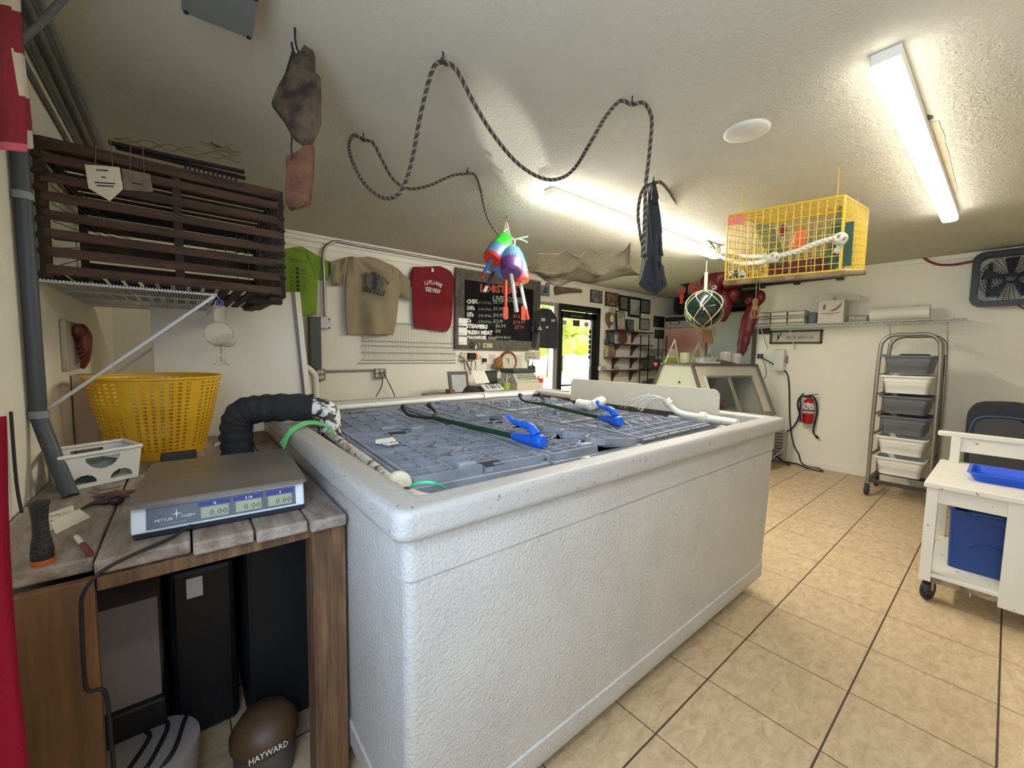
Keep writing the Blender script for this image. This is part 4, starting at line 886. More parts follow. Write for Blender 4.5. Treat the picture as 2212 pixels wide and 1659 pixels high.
# ================================================================== buoys
bd = depth((2.02, 2.58, 2.3))
hook(2.02, 2.58, l=.05, label='white ceiling hook carrying the bunch of buoys')
def buoy(label, top, bot, r, d, cols, stick, scol, sd=None):
    """top / bot: pixels of the two ends of the foam; cols: list of (upto, colour index)"""
    A = PD(*top, d); B = PD(*bot, sd or d); ax = (B-A).normalized(); L = (B-A).length
    t = thing('lobster_buoy', label, 'buoy', A, group='bunch of painted buoys')
    prof = [(.001, 0), (r*.35, .015), (r*.62, L*.10), (r*.85, L*.3), (r*.98, L*.55), (r, L*.75), (r*.97, L*.93), (r*.86, L), (.001, L)]
    mb = MB()
    # finer profile with colour bands
    pp = []
    for i in range(len(prof)-1):
        for k in range(5): f = k/5; pp.append((prof[i][0]*(1-f)+prof[i+1][0]*f, prof[i][1]*(1-f)+prof[i+1][1]*f))
    pp.append(prof[-1]); mb.lathe(pp, 24, A, ax)
    for fi in range(len(mb.f)):
        if fi < 24*(len(pp)-1):
            z = pp[fi//24][1]/L; mb.mi[fi] = next((c for u, c in cols if z < u or u >= 1), 0)
    mb.build('foam_body', BM, t, smooth=True)
    e0 = B; e1 = PD(*stick[0], d if len(stick) < 2 else stick[1]); dd = (e1-e0)
    mb = MB(); mb.tube([e0-ax*.01, e0+dd*.72], .014, 10, m=scol[0]).tube([e0+dd*.72, e1], .0145, 10, m=scol[1]); mb.build('stick', BM, t, smooth=True); MB().tube([A, A.lerp(V((2.02, 2.58, CEIL-.05)), .5)+V((0, 0, .01)), V((2.02, 2.58, CEIL-.045))], .003, 6).build('hanging_cord', wrp, t)
    return t, A, B, ax
BM = [M('buoy_green', (34, 196, 34), .4), M('buoy_blue', (70, 128, 196), .4), M('buoy_red', (222, 50, 46), .4), M('buoy_purple', (98, 54, 116), .35), M('buoy_steel', (82, 122, 160), .4), M('buoy_white', (226, 222, 208), .5), M('buoy_orange', (226, 84, 44), .5), M('buoy_maroon', (70, 28, 56), .5)]
buoy('green buoy with a steel-blue band and red end, leftmost of the bunch', (1098, 508), (1062, 562), .078, bd-.10, [(.58, 0), (.93, 4), (1, 2)], ((1040, 598),), (1, 2), sd=bd-.22)
t, A, B, ax = buoy('steel-blue and purple buoy numbered 213, in front of the bunch', (1108, 535), (1104, 592), .082, bd-.18, [(.55, 4), (1, 3)], ((1116, 674),), (5, 5), sd=bd-.27)
mb = MB(); c = A.lerp(B, .42)-FW*.083-DN*.012; mb.text('213', c+RT*.036, -RT, DN, .036, 0, fit=.062, off=.003); mb.build('number', M('ink', (0, 0, 0)), t)
buoy('light blue buoy with a red bottom, rightmost of the bunch', (1106, 528), (1124, 612), .082, bd+.02, [(.74, 1), (1, 2)], ((1140, 690),), (5, 2))
buoy('blue buoy at the back left of the bunch on a purple stick', (1098, 530), (1066, 588), .082, bd+.16, [(1, 1)], ((1046, 630),), (7, 5))
buoy('blue buoy at the very back whose orange stick points down', (1100, 528), (1092, 600), .075, bd+.22, [(1, 1)], ((1092, 690),), (6, 6))
mb = MB().tube(smoothpts([(2.02, 2.58, CEIL-.03), PD(1091, 490, bd), PD(1093, 500, bd), PD(1098, 512, bd-.05)], 5), .006, 8).tube(smoothpts([PD(1095, 495, bd-.06), PD(1088, 503, bd-.1), PD(1098, 512, bd-.1), PD(1112, 520, bd-.12), PD(1106, 545, bd-.22), PD(1100, 552, bd-.22)], 5), .007, 8)
rope(mb, smoothpts([PD(1105, 520, bd-.1), PD(1118, 516, bd-.1), PD(1140, 511, bd-.05)], 5), .006, 0, 2, .03, 5); rope(mb, smoothpts([PD(1118, 516, bd-.1), PD(1130, 519, bd-.1), PD(1139, 524, bd-.05)], 5), .006, 0, 2, .03, 5)
mb.build('tie_cord', [wrp], smooth=True, label='knotted pale cord tying the buoys to the ceiling hook', cat='cord')
# orange price tags in the blackboard area are sticks of buoys; see the board
# ================================================================== waders
ed = depth((2.25, 1.44, 2.0))
wad = [M('wader_slate', (44, 50, 54), .85, col2=(34, 39, 43), ns=6), M('wader_strap', (28, 30, 32), .7)]
t = thing('hanging_waders', 'dark slate-blue waders hanging limp from a ceiling hook beside the ropes', 'waders', (2.25, 1.44, CEIL-.05))
Lp = [(1410, 388), (1402, 415), (1394, 470), (1392, 520), (1390, 560), (1384, 600), (1382, 614), (1412, 634)]
Rp = [(1414, 390), (1420, 430), (1428, 480), (1430, 530), (1428, 570), (1436, 600), (1439, 618), (1420, 634)]
loops = []; n = 40
LL = smoothpts([PD(*p, ed) for p in Lp], 5); RR = smoothpts([PD(*p, ed) for p in Rp], 5)
for i, (a, b) in enumerate(zip(LL, RR)):
    c = (a+b)/2; w = (b-a)/2; f = i/len(LL); lp = []
    for j in range(n):
        an = 2*PI*j/n; k = 1+.16*math.sin(an*5+f*3)+.10*math.sin(an*9-f*6); lp.append(c+w*math.cos(an)*(1 if abs(math.cos(an)) > .95 else k)+FW*(w.length*.75)*math.sin(an)*k)
    loops.append(lp)
mb = MB(); loft(mb, loops); mb.build('leg_fabric', wad[0], t, smooth=True)
for P_, th_ in ((((1410, 392), (1416, 392), (1424, 425), (1419, 440), (1408, 430)), .02), (((1426, 510), (1433, 545), (1434, 552), (1424, 546)), .02), (((1425, 562), (1434, 575), (1439, 610), (1432, 614), (1426, 590)), .03)): MB().prism([PD(*p, ed-.05) for p in P_], FW*th_).build('shoulder_strap', wad[1], t, bevel=.004)
mb = MB().tube(smoothpts([PD(1407, 470, ed-.12), PD(1420, 500, ed-.13), PD(1412, 540, ed-.13), PD(1396, 612, ed-.10)], 5), .003, 6).tube(smoothpts([PD(1400, 400, ed-.07), PD(1404, 480, ed-.12), PD(1418, 600, ed-.13), PD(1416, 630, ed-.1)], 5), .003, 6)
mb.build('seam', wad[1], t, smooth=True)
# ================================================================== fishing net on the ceiling
net = M('fishing_net', (104, 92, 74), .9)
nt_ = [[(1160, 548), (1205, 548), (1220, 542), (1250, 555), (1272, 538), (1310, 550), (1345, 545), (1362, 524)],
       [(1158, 575), (1200, 580), (1230, 585), (1255, 572), (1290, 586), (1320, 575), (1350, 572), (1360, 560)],
       [(1150, 588), (1190, 598), (1215, 596), (1245, 590), (1285, 600), (1320, 590), (1345, 585), (1366, 582)],
       [(1130, 565), (1170, 600), (1205, 618), (1240, 606), (1275, 612), (1315, 604), (1345, 596), (1382, 594)]]
dpt = [[3.75, 3.9, 4.0, 4.0, 4.1, 4.15, 4.2, 4.25], [3.8, 4.0, 4.1, 4.2, 4.2, 4.3, 4.35, 4.4], [3.9, 4.1, 4.3, 4.4, 4.4, 4.5, 4.6, 4.6], [4.0, 4.25, 4.5, 4.6, 4.65, 4.8, 4.9, 4.9]]
def clampz(p, d0):
    while p.z > CEIL-.012: d0 -= .02; p = EYE+(p-EYE)*(d0/(d0+.02))
    return p
rows = []
for r, dr in zip(nt_, dpt): rows.append(smoothpts([clampz(PD(px, py, d), d) for (px, py), d in zip(r, dr)], 10))
def nf(u, v):
    k = len(rows[0])-1; i = min(int(u*k), k-1); f = u*k-i; P_ = [r[i].lerp(r[i+1], f) for r in rows]
    s = v*3; j = min(int(s), 2); g = s-j; a, b, c, d = P_[max(j-1, 0)], P_[j], P_[j+1], P_[min(j+2, 3)]
    p = .5*((2*b)+(c-a)*g+(2*a-5*b+4*c-d)*g*g+(3*b-a-3*c+d)*g**3)
    if p.z > CEIL-.008: p.z = CEIL-.008
    return p
nth = thing('fishing_net', 'brown fishing net draped under the ceiling in front of the back wall', 'net', nf(.5, .5))
MB().grid(nf, 90, 34).build('netting', net, nth, wire=.0045)
mb = MB()
for v in (0, 1, .5): mb.tube([nf(i/60, v) for i in range(61)], .005, 6)
mb.build('headline_cord', net, nth, smooth=True)
# ================================================================== glass float
fc = PD(1521, 668, depth((4.4, 2.15, 1.9))); fr = 39.5/FPX*depth((4.4, 2.15, 1.9))
hook(fc.x, fc.y, l=.05, label='ceiling hook holding the green glass float')
t = thing('glass_float', 'dark green glass ball in a knotted cord net, hanging in front of the seafood case', 'glass float', fc)
MB().ball(fc, fr, 40).build('glass_ball', M('green_glass', (8, 22, 19), .04, col2=(16, 42, 34), ns=5, thr=(.45, .7), spec=.8), t, smooth=True)
cord = M('net_cord', (190, 178, 136), .8); mb = MB(); R_ = fr*1.015
def sp(lat, lon): return fc+V((math.cos(lat)*math.cos(lon), math.cos(lat)*math.sin(lon), math.sin(lat)))*R_
lats = [1.45, .72, .08, -.62, -1.3]; nL = 6; off0 = math.atan2(-FW.y, -FW.x)
for i in range(len(lats)-1):
    for j in range(nL):
        for sgn in (-.5, .5):
            lo0 = off0+(j+.5*(i % 2))*2*PI/nL+PI/nL; lo1 = lo0+sgn*2*PI/nL
            mb.tube([sp(lats[i]+(lats[i+1]-lats[i])*k/6, lo0+(lo1-lo0)*k/6) for k in range(7)], .0034, 6)
        if i: mb.ball(sp(lats[i], off0+(j+.5*(i % 2))*2*PI/nL+PI/nL), .009, 8)
apex = PD(1524, 630, depth(fc))
for j in range(nL): mb.tube([sp(lats[0], off0+j*2*PI/nL+PI/nL), apex], .0045, 6)
mb.build('cord_net', cord, t, smooth=True)
mb = MB(); tp = V((fc.x, fc.y, CEIL-.05)); rope(mb, [apex, apex.lerp(tp, .35), apex.lerp(tp, .6)], .018, 0, 3, .03, 6); mb.tube([apex.lerp(tp, .55), tp], .004, 6); mb.build('suspension_cord', cord, t, smooth=True)
# ================================================================== yellow wire trap
u_ = (RT*-1155+DN*-83+FW*873).normalized(); v_ = (RT*983+DN*-250+FW*873).normalized(); w_ = V((-.02, .0, 1)).normalized()
NR = PD(1825, 422, TRD)
LU, LV, LH = .575, .80, .405
def TP(a, b, c): return NR+u_*(a*LU)+v_*(b*LV)-w_*(c*LH)
ty = thing('wire_lobster_trap', 'yellow wire mesh lobster trap hanging under the ceiling at right', 'lobster trap', NR)
yw_ = M('yellow_wire', (212, 176, 50), .4)
def mesh_face(f, nu, nv, r=.0028):
    mb = MB()
    for i in range(nu+1): mb.tube([f(i/nu, 0), f(i/nu, 1)], r, 5)
    for j in range(nv+1): mb.tube([f(0, j/nv), f(1, j/nv)], r, 5)
    return mb
mesh_face(lambda s, q: TP(s, 0, q), 15, 10, .0023).build('front_mesh', yw_, ty)
mesh_face(lambda s, q: TP(0, s, q), 18, 10).build('end_mesh', yw_, ty)
mesh_face(lambda s, q: TP(1, s, q), 18, 10).build('end_mesh', yw_, ty)
mesh_face(lambda s, q: TP(s, 1, q), 12, 9).build('rear_mesh', yw_, ty)
mesh_face(lambda s, q: TP(s, q, 0), 12, 16).build('top_mesh', yw_, ty)
mesh_face(lambda s, q: TP(s, q, 1), 12, 16).build('bottom_mesh', yw_, ty)
mb = MB()
for a in (0, 1):
    for b in (0, 1): mb.tube([TP(a, b, 0), TP(a, b, 1)], .006, 6); mb.tube([TP(a, 0, b), TP(a, 1, b)], .006, 6); mb.tube([TP(0, a, b), TP(1, a, b)], .006, 6)
mb.build('edge_frame', yw_, ty)
wr = M('runner_wood', (150, 128, 92), .75, col2=(104, 82, 52), ns=6, stretch=(6, 2, 2))
for b in (-.0, .9): MB().bar(TP(-.04, b+.03, 1.045), TP(1.03, b+.03, 1.045), .05, .03, up=w_).build('wood_runner', wr, ty, bevel=.006)
MB().bar(TP(0.02, .0, 1.045), TP(.02, .9, 1.045), .05, .03, up=w_).build('wood_runner', wr, ty, bevel=.008)
gn = M('green_twine_net', (66, 104, 66), .85)
def gnet(fn, nu, nv, nm2='inner_net', m=None):
    mb = MB()
    for i in range(nu):
        for j in range(nv):
            a, b, c, d = fn(i/nu, j/nv), fn((i+1)/nu, j/nv), fn((i+1)/nu, (j+1)/nv), fn(i/nu, (j+1)/nv); mb.add([(a+b)/2, (b+c)/2, (c+d)/2, (d+a)/2], [(0, 1, 2, 3)])
    mb.build(nm2, m or gn, ty, wire=.0028)
gnet(lambda s, q: TP(.10+.8*s, .28+.15*math.sin(s*3), .12+.75*q), 18, 12)
gnet(lambda s, q: TP(.78-.2*q, .05+.5*s, .15+.7*q), 14, 10)
gnet(lambda s, q: TP(.05+.1*q, .05+.6*s, .1+.8*q), 14, 12)
MB().bar(TP(.02, .09, .35), TP(.02, .09, .95), .10, .01, up=v_).build('green_panel', M('green_panel', (34, 74, 56), .6), ty)
mb = MB().ball(TP(.43, .30, .47), .05, 16, sc=(.7, .7, 1.55)); mb.build('bait_float', M('orange_float', (214, 104, 54), .6), ty, smooth=True)
mb = MB().ball(TP(.66, .5, .25), .03, 12, sc=(.8, .8, 1.3)); mb.build('small_float', M('red_float', (132, 34, 42), .6), ty, smooth=True)
for k in range(3): MB().bar(TP(.16+k*.2, .42, .86), TP(.34+k*.2, .42, .87), .05, .075, up=w_).build('brick', M('ballast_brick', (96, 50, 46), .9, bump=.4, bs=40), ty)
MB().hexa([TP(.82, .05, 1.0), TP(.99, .05, 1.0), TP(.99, .05, .86), TP(.82, .05, .86), TP(.82, .06, 1.0), TP(.99, .06, 1.0), TP(.99, .06, .86), TP(.82, .06, .86)]).build('id_plate', M('id_plate_white', (220, 214, 196), .6, col2=(30, 34, 32), ns=40, thr=(.5, .52)), ty)
MB().hexa([TP(.83, -.01, .16), TP(1.0, -.01, .16), TP(1.0, -.01, .03), TP(.83, -.01, .03), TP(.83, .0, .16), TP(1.0, .0, .16), TP(1.0, .0, .03), TP(.83, .0, .03)]).build('orange_tag', M('faded_orange_tag', (214, 122, 92), .6), ty)
mb = MB()
for a in (.08, .92):
    for b in (.1, .9): p = TP(a, b, 0); mb.tube([p, V((p.x, p.y, CEIL))], .0022, 5)
mb.build('hanger_wire', yw_, ty)
# ================================================================== partition panel and things on the back wall
Y0 = YB-.004
def W(px, py, o=0): return PY(px, py, Y0-o)
t = thing('insulated_partition', 'tall white insulated panel with a grey metal edge rail, standing behind the bench and tank', 'panel', (.25, 3.12, 0))
pm = M('panel_white', (230, 223, 204), .5)
yy = 3.12; a, b, c, d = PY(343, 868, yy), PY(655, 868, yy), PY(631, 632, yy), PY(318, 560, yy)
zt = c.z; d = V((d.x, yy, zt)); lx = (b.x-c.x)/(c.z-b.z); bx = b.x+lx*b.z; ax_ = a.x+.0
MB().hexa([(ax_, yy, 0), (bx, yy, 0), (bx, yy+.05, 0), (ax_, yy+.05, 0), (ax_-.02, yy, zt), (c.x, yy, zt), (c.x, yy+.05, zt), (ax_-.02, yy+.05, zt)]).build('panel', pm, t, bevel=.004)
r0, r1 = V((bx+.006, yy, 0)), V((c.x+.006, yy, zt)); MB().bar(r0, r1, .016, .02, up=(0, 1, 0)).build('metal_rail', M('rail_grey', (120, 118, 112), .4, .6), t)
MB().bar(r0+V((.026, 0, 0)), r1+V((.022, 0, .005)), .034, .04, up=(0, 1, 0)).build('edge_trim', pm, t, bevel=.003)
p0, p1 = W(672, 868, .5), W(680, 800, .5)
MB().tube(smoothpts([V((.86, 3.7, .0)), V((.86, 3.7, .6)), V((.86, 3.7, 1.12)), V((.84, 3.7, 1.20)), V((.78, 3.7, 1.25)), V((.70, 3.7, 1.26))], 5), .028, 12).build('curved_pipe', pvc, smooth=True, label='white curved plastic pipe standing just right of the white panel', cat='pipe')
# ---- T-shirts
def shirt(name, label, m, Lp, Rp, sl, y_off=.02, amp=.008, neck=None, parent_extra=None, cat='t-shirt'):
    t = thing(name, label, cat, W(*Lp[0], y_off), group='shop T-shirts pinned to the wall')
    def body(Lq, Rq, nu, nv, ph, am): 
        A = smoothpts([W(*p, y_off) for p in Lq], 5); B_ = smoothpts([W(*p, y_off) for p in Rq], 5)
        def at(P, v): s = v*(len(P)-1); i = min(int(s), len(P)-2); return P[i].lerp(P[i+1], s-i)
        def fn(u, v):
            p = at(A, v).lerp(at(B_, v), u); e = min(1, 6*min(u, 1-u))*.9+.1
            return p+V((0, -am*(math.sin(u*9+ph+v*3)+.6*math.sin(u*15-v*7+ph)+1.2*math.sin((u+v)*5)*v)*e-.004, 0))
        return MB().grid(fn, nu, nv)
    body(Lp, Rp, 36, 36, 0, amp).build('body_fabric', m, t, smooth=True, solid=.006)
    for k, (a, b) in enumerate(sl): body(a, b, 10, 10, k*2, amp*.6).build('sleeve', m, t, smooth=True, solid=.006)
    return t
def wtext(mb, s, p0, p1, size_px, o, mi=0, arc=0, bold=.02):
    """text on the wall between two pixels; size_px = letter height in pixels"""
    A, B_ = W(*p0, o), W(*p1, o); h = (W(p0[0], p0[1], o)-W(p0[0], p0[1]+size_px, o)).length
    dx = B_-A
    if not arc: mb.text(s, A, dx, (0, 0, 1), h*1.35, mi, fit=dx.length, off=0, bold=bold); return
    n = len(s); up = V((0, 0, 1)); e = dx.normalized()
    for i, chh in enumerate(s):
        if chh == ' ': continue
        f = (i+.1)/n; g = (i+.9)/n; z = lambda q: arc*4*q*(1-q)
        a = A+dx*f+up*z(f); b = A+dx*g+up*z(g); ee = b-a; nn = V((0, -1, 0)); uu = nn.cross(ee).normalized()
        if uu.z < 0: uu = -uu
        mb.text(chh, a, ee, uu, h*1.35, mi, fit=ee.length*.92, off=0, bold=bold)
inkb = M('shirt_print_black', (40, 40, 38), .8); inkw = M('shirt_print_white', (226, 216, 206), .8)
tg = shirt('green_shirt', 'lime green T-shirt with black print, half hidden behind the wooden trap', M('lime_fabric', (126, 158, 48), .85, col2=(112, 142, 42), ns=3, bump=.2, bs=120),
 [(560, 545), (566, 600), (572, 660), (590, 690)], [(652, 533), (684, 558), (686, 610), (684, 680)], [([(652, 533), (686, 604)], [(719, 570), (708, 605)])], amp=.010)
mb = MB()
o = .085
wtext(mb, 'LOBSTER SEASON TOUR', (620, 560), (662, 566), 3, o); wtext(mb, 'CATCH THE ALIVE', (628, 565), (652, 569), 3, o)
for r in range(6):
    for c in range(3):
        x, y = 624+c*14+r*.4, 580+r*9+c*2
        if c == 1: mb.lathe([(.001, 0), (.014, .0005), (.001, .001)], 7, W(x+4, y-1, o), (0, -1, 0))
        wtext(mb, ['SHELL', 'CLAW', 'TRAP', 'BUOY', 'TIDE', 'BAIT'][(r+c) % 6], (x, y), (x+9, y+1.2), 2.4, o, bold=.02)
mb.build('print', inkb, tg)
tb = shirt('tan_shirt', 'khaki T-shirt spread on the wall with a black round logo and phone number', M('khaki_fabric', (158, 142, 112), .85, col2=(146, 130, 100), ns=3, bump=.2, bs=120),
 [(752, 555), (747, 600), (745, 650), (750, 722)], [(800, 556), (830, 566), (868, 590), (862, 640), (856, 690), (849, 724)], [([(752, 555), (743, 616)], [(712, 568), (717, 616)]), ([(846, 572), (861, 640)], [(886, 606), (886, 652)])], y_off=.05, amp=.022)
o = .108; mb = MB(); wtext(mb, 'LAFLAMME & SONS', (783, 600), (838, 616), 8, o, arc=.06, bold=.03)
mb.lathe([(.001, 0), (.092, .0005), (.001, .001)], 36, W(810, 609, o-.002), (0, -1, 0), m=1)
mb.prism([W(*p, o+.001) for p in [(803, 624), (804, 614), (801, 608), (806, 606), (806, 598), (804, 594), (809, 597), (812, 592), (814, 597), (818, 596), (814, 601), (820, 602), (817, 606), (813, 606), (815, 614), (812, 625)]], (0, .0008, 0))
wtext(mb, 'LOBSTERS TO YOUR DOOR', (782, 621), (833, 632), 4, o, bold=.03); wtext(mb, '282-1027', (782, 629), (832, 640), 7, o, bold=.04)
mb.build('print', [inkb, M('shirt_print_grey', (92, 86, 76), .8)], tb)
tr_ = shirt('red_shirt', 'dark red T-shirt with white arched lettering, next to the blackboard', M('crimson_fabric', (128, 16, 26), .85, col2=(112, 12, 22), ns=3, bump=.2, bs=120),
 [(891, 577), (890, 620), (891, 660), (894, 704), (905, 709)], [(950, 575), (978, 594), (978, 650), (974, 700), (964, 717)], [([(893, 576), (894, 620)], [(886, 590), (884, 618)])], y_off=.035, amp=.009)
o = .068; mb = MB(); wtext(mb, 'LAFLAMME', (918, 616), (953, 622), 9, o, arc=.025, bold=.04); wtext(mb, 'LOBSTER & SEAFOOD', (918, 623), (952, 630), 5, o, bold=.03); wtext(mb, '282-1027', (919, 629), (951, 634), 5, o, bold=.04); mb.bb(*sorted((W(932, 580, o).x, W(937, 580, o).x)), YB-.072, YB-.070, W(932, 587, o).z, W(932, 579, o).z)
mb.build('print', inkw, tr_)
# ---- conduit, boxes
cdt = M('steel_conduit', (150, 148, 140), .35, .8)
MB().tube(smoothpts([W(703, 700, .03), W(700, 600, .03), W(698, 560, .03), W(700, 540, .03), W(712, 526, .03), W(730, 522, .03), W(760, 528, .03), W(900, 553, .03), W(1100, 588, .03)], 6), .014, 12).build('wall_conduit', cdt, smooth=True, label='shiny metal conduit curving up the back wall and along under the ceiling', cat='conduit')
def wbox(name, label, p0, p1, th, m, cat, bevel=.004, parent=None, yo=0):
    a, b = W(*p0), W(*p1); mb = MB().bb(min(a.x, b.x), max(a.x, b.x), Y0-th-yo, Y0-yo, min(a.z, b.z), max(a.z, b.z))
    return mb.build(name, m, parent, bevel=bevel, **({} if parent else dict(label=label, cat=cat)))
t = thing('junction_box', 'square white junction box at the lower end of the wall conduit', 'junction box', W(702, 697)); wbox('cover', '', (689, 685), (713, 710), .05, M('enamel_white', (206, 206, 200), .4), '', parent=t)
mb = MB()
for p in ((692, 688), (711, 690), (691, 707), (711, 708)): mb.lathe([(.008, 0), (.008, .004), (.001, .005)], 10, W(*p, .05), (0, -1, 0))
mb.build('screw', M('screw_black', (30, 30, 30), .4), t)
wbox('breaker_panel', 'dark grey electrical panel box on the wall beside the white panel', (664, 684), (690, 796), .09, M('panel_dark_grey', (76, 80, 80), .5), 'electrical panel')
og = M('outlet_grey', (128, 124, 112), .5)
def outlet(label, p0, p1, m=og, plugs=0):
    t = thing('wall_outlet', label, 'outlet', W(*p0)); wbox('box', '', p0, p1, .045, m, '', parent=t)
    a, b = W(*p0, .045), W(*p1, .045); mb = MB(); cx, cz = (a.x+b.x)/2, (a.z+b.z)/2; w, h = abs(b.x-a.x), abs(b.z-a.z)
    for sx in (-.23, .23):
        for sz in (-.24, .24): mb.lathe([(.017, 0), (.017, .003), (.001, .003)], 14, (cx+sx*w, Y0-.045, cz+sz*h), (0, -1, 0)); mb.bb(cx+sx*w-.006, cx+sx*w-.004, Y0-.0495, Y0-.048, cz+sz*h-.004, cz+sz*h+.006, m=1).bb(cx+sx*w+.004, cx+sx*w+.006, Y0-.0495, Y0-.048, cz+sz*h-.004, cz+sz*h+.006, m=1)
    mb.build('socket', [M('socket_ivory', (206, 200, 180), .4), bk], t)
    return t
outlet('grey double outlet box low on the back wall by the curved white pipe', (683, 797), (701, 821)); outlet('grey outlet box with two black cords, under the wire grid', (808, 796), (831, 816))
MB().tube([W(701, 802, .02), W(808, 799, .02)], .011, 10).build('wall_conduit', cdt, smooth=True, label='short straight conduit joining the two low outlet boxes', cat='conduit')
cordm = M('cord_brown_black', (34, 30, 26), .6)
MB().tube(smoothpts([W(820, 804, .06), W(826, 815, .09), W(824, 835, .06), W(812, 857, .04)], 5), .005, 6).tube(smoothpts([W(828, 803, .06), W(835, 818, .09), W(846, 840, .06), W(853, 856, .04)], 5), .005, 6).build('cable_pair', cordm, smooth=True, label='pair of thin cords hanging from the outlet under the wire grid', cat='cord')
# ---- wire grid
wg = thing('wire_grid_rack', 'white wire grid rack fixed to the wall under the khaki and red T-shirts', 'wire rack', W(780, 780))
gm = M('grid_wire', (170, 166, 150), .45)
A_, B_, C_, D_ = W(760, 708, .012), W(985, 706, .012), W(988, 778, .012), W(782, 778, .012); D_.z = C_.z = (C_.z+D_.z)/2; A_.z = B_.z; C_.x = B_.x; A_.x = D_.x-.0
mb = MB()
for i in range(49): f = i/48; mb.tube([A_.lerp(B_, f), D_.lerp(C_, f)], .0022, 5)
mb.build('upright_wire', gm, wg); mb = MB()
for f in (0, .5, .62, .8, 1): mb.tube([A_.lerp(D_, f), B_.lerp(C_, f)], .0038, 6)
mb.tube([D_+V((-.03, .005, -.03)), C_+V((0, .005, -.03))], .006, 6)
for x in (.1, .9): mb.tube([A_.lerp(B_, x), A_.lerp(B_, x)+V((0, .012, 0))], .003, 5)
mb.build('cross_wire', gm, wg)
# ---- blackboard
bb = thing('menu_board', 'big blackboard in a weathered grey wood frame listing lobster prices', 'menu board', W(980, 750))
x0, x1, z0, z1 = W(980, 600).x, W(1164, 600).x, W(1100, 756).z, W(978, 578).z
gwd = M('grey_barnwood', (104, 98, 86), .85, col2=(74, 68, 58), ns=5, stretch=(8, 1, 2), bump=.4, bs=20)
fwid = .125; yb0 = Y0-.045
for q in ([(x0, z0), (x1, z0), (x1-fwid, z0+fwid), (x0+fwid, z0+fwid)], [(x0, z1), (x0+fwid, z1-fwid), (x1-fwid, z1-fwid), (x1, z1)], [(x0, z0), (x0+fwid, z0+fwid), (x0+fwid, z1-fwid), (x0, z1)], [(x1, z0), (x1, z1), (x1-fwid, z1-fwid), (x1-fwid, z0+fwid)]):
    MB().prism([(x, yb0, z) for x, z in q], (0, .04, 0)).build('frame_board', gwd, bb, bevel=.003)
MB().bb(x0+fwid-.01, x1-fwid+.01, Y0-.02, Y0-.005, z0+fwid-.01, z1-fwid+.01).build('slate', M('chalkboard_black', (24, 25, 25), .9, col2=(30, 32, 31), ns=6, spec=.15), bb)
wht = M('chalk_white', (230, 226, 212), .8); red = M('chalk_red', (206, 92, 76), .8); gry = M('chalk_grey', (150, 150, 140), .8); pnk = M('chalk_pink', (150, 88, 82), .8)
mb = MB(); o = .023
def bt_(s, p0, p1, h, mi=0, bold=.03): wtext(mb, s, p0, p1, h, o, mi, bold=bold)
bt_('LOBSTERS', (1037, 630), (1118, 634), 17, 1, .05)
bt_('LIVE', (1064, 650), (1088, 651), 12, 2, .04); bt_('COOKED', (1096, 652), (1135, 655), 12, 2, .03)
rws = [('CHIX', '(1-1.23 lbs)', '$8.99', '$10.99', 656, 31), ("1/4's", '(1.24-1.44 lbs)', '$9.99', '$11.99', 670, 22), ("1/2's", '(1.45-1.89 lbs)', '$10.99', '$12.99', 684, 20), ("2's", '(1.90-3.39 lbs)', '$13.99', '$14.99', 697, 16)]
for s, w, p, q, y, wd_ in rws:
    bt_(s, (1008, y-1), (1008+wd_-6, y-.5), 9, 0, .06); bt_(w, (1033, y), (1061, y+1), 6, 3, .015); bt_(p, (1065, y), (1086, y+1), 8, 3, .02); bt_(q, (1108, y+2), (1134, y+3), 8, 4, .02)
bt_('STEAMERS', (1007, 708), (1054, 710), 9, 0, .06); bt_('FRESH MEAT', (1007, 722), (1064, 723), 9, 0, .06); bt_('CHOWDER', (1007, 734), (1052, 734), 9, 0, .06)
bt_('$6.99', (1070, 707), (1092, 708), 8, 3, .02); bt_('$68', (1070, 718), (1081, 719), 8, 3, .02); bt_('$30.00 EACH', (1070, 731), (1103, 732), 6, 3, .02); bt_('$7.99', (1112, 710), (1132, 711), 8, 4, .02)
mb.build('chalk_lettering', [wht, red, M('chalk_bluegrey', (150, 176, 166), .8), gry, pnk], bb)
for i, (x, y) in enumerate(((986, 687), (986, 707), (986, 727))):
    t = thing('note_card', ['topmost of the three white cards on the left side of the blackboard frame', 'middle one of the three white cards on the blackboard frame', 'lowest of the three white cards on the blackboard frame'][i], 'card', W(x, y), group='white cards on the board frame')
    wbox('paper', '', (x, y), (x+18, y+18), .003, M('white_paper', (0, 0, 0)), '', 0, t, yo=.046); mb = MB(); wtext(mb, 'PRICE LIST', (x+4, y+14), (x+15, y+14), 2, .0505); mb.build('print', M('ink', (0, 0, 0)), t)
t = thing('dollar_bill', 'green and cream banknote pinned to the bottom of the blackboard frame', 'banknote', W(1039, 741)); wbox('paper', '', (1039, 741), (1059, 752), .002, M('bill_green', (176, 176, 136), .7), '', 0, t, yo=.0465)
mb = MB().lathe([(.001, 0), (.02, .0005), (.001, .001)], 16, W(1049, 746.5, .0487), (0, -1, 0), sx=.8).bb(W(1041, 750, 0).x, W(1057, 750).x, Y0-.0495, Y0-.0487, W(1050, 743.2).z, W(1050, 742.6).z).bb(W(1041, 750, 0).x, W(1057, 750).x, Y0-.0495, Y0-.0487, W(1050, 751.2).z, W(1050, 750.6).z); mb.build('print', M('bill_print', (104, 112, 78), .7), t)
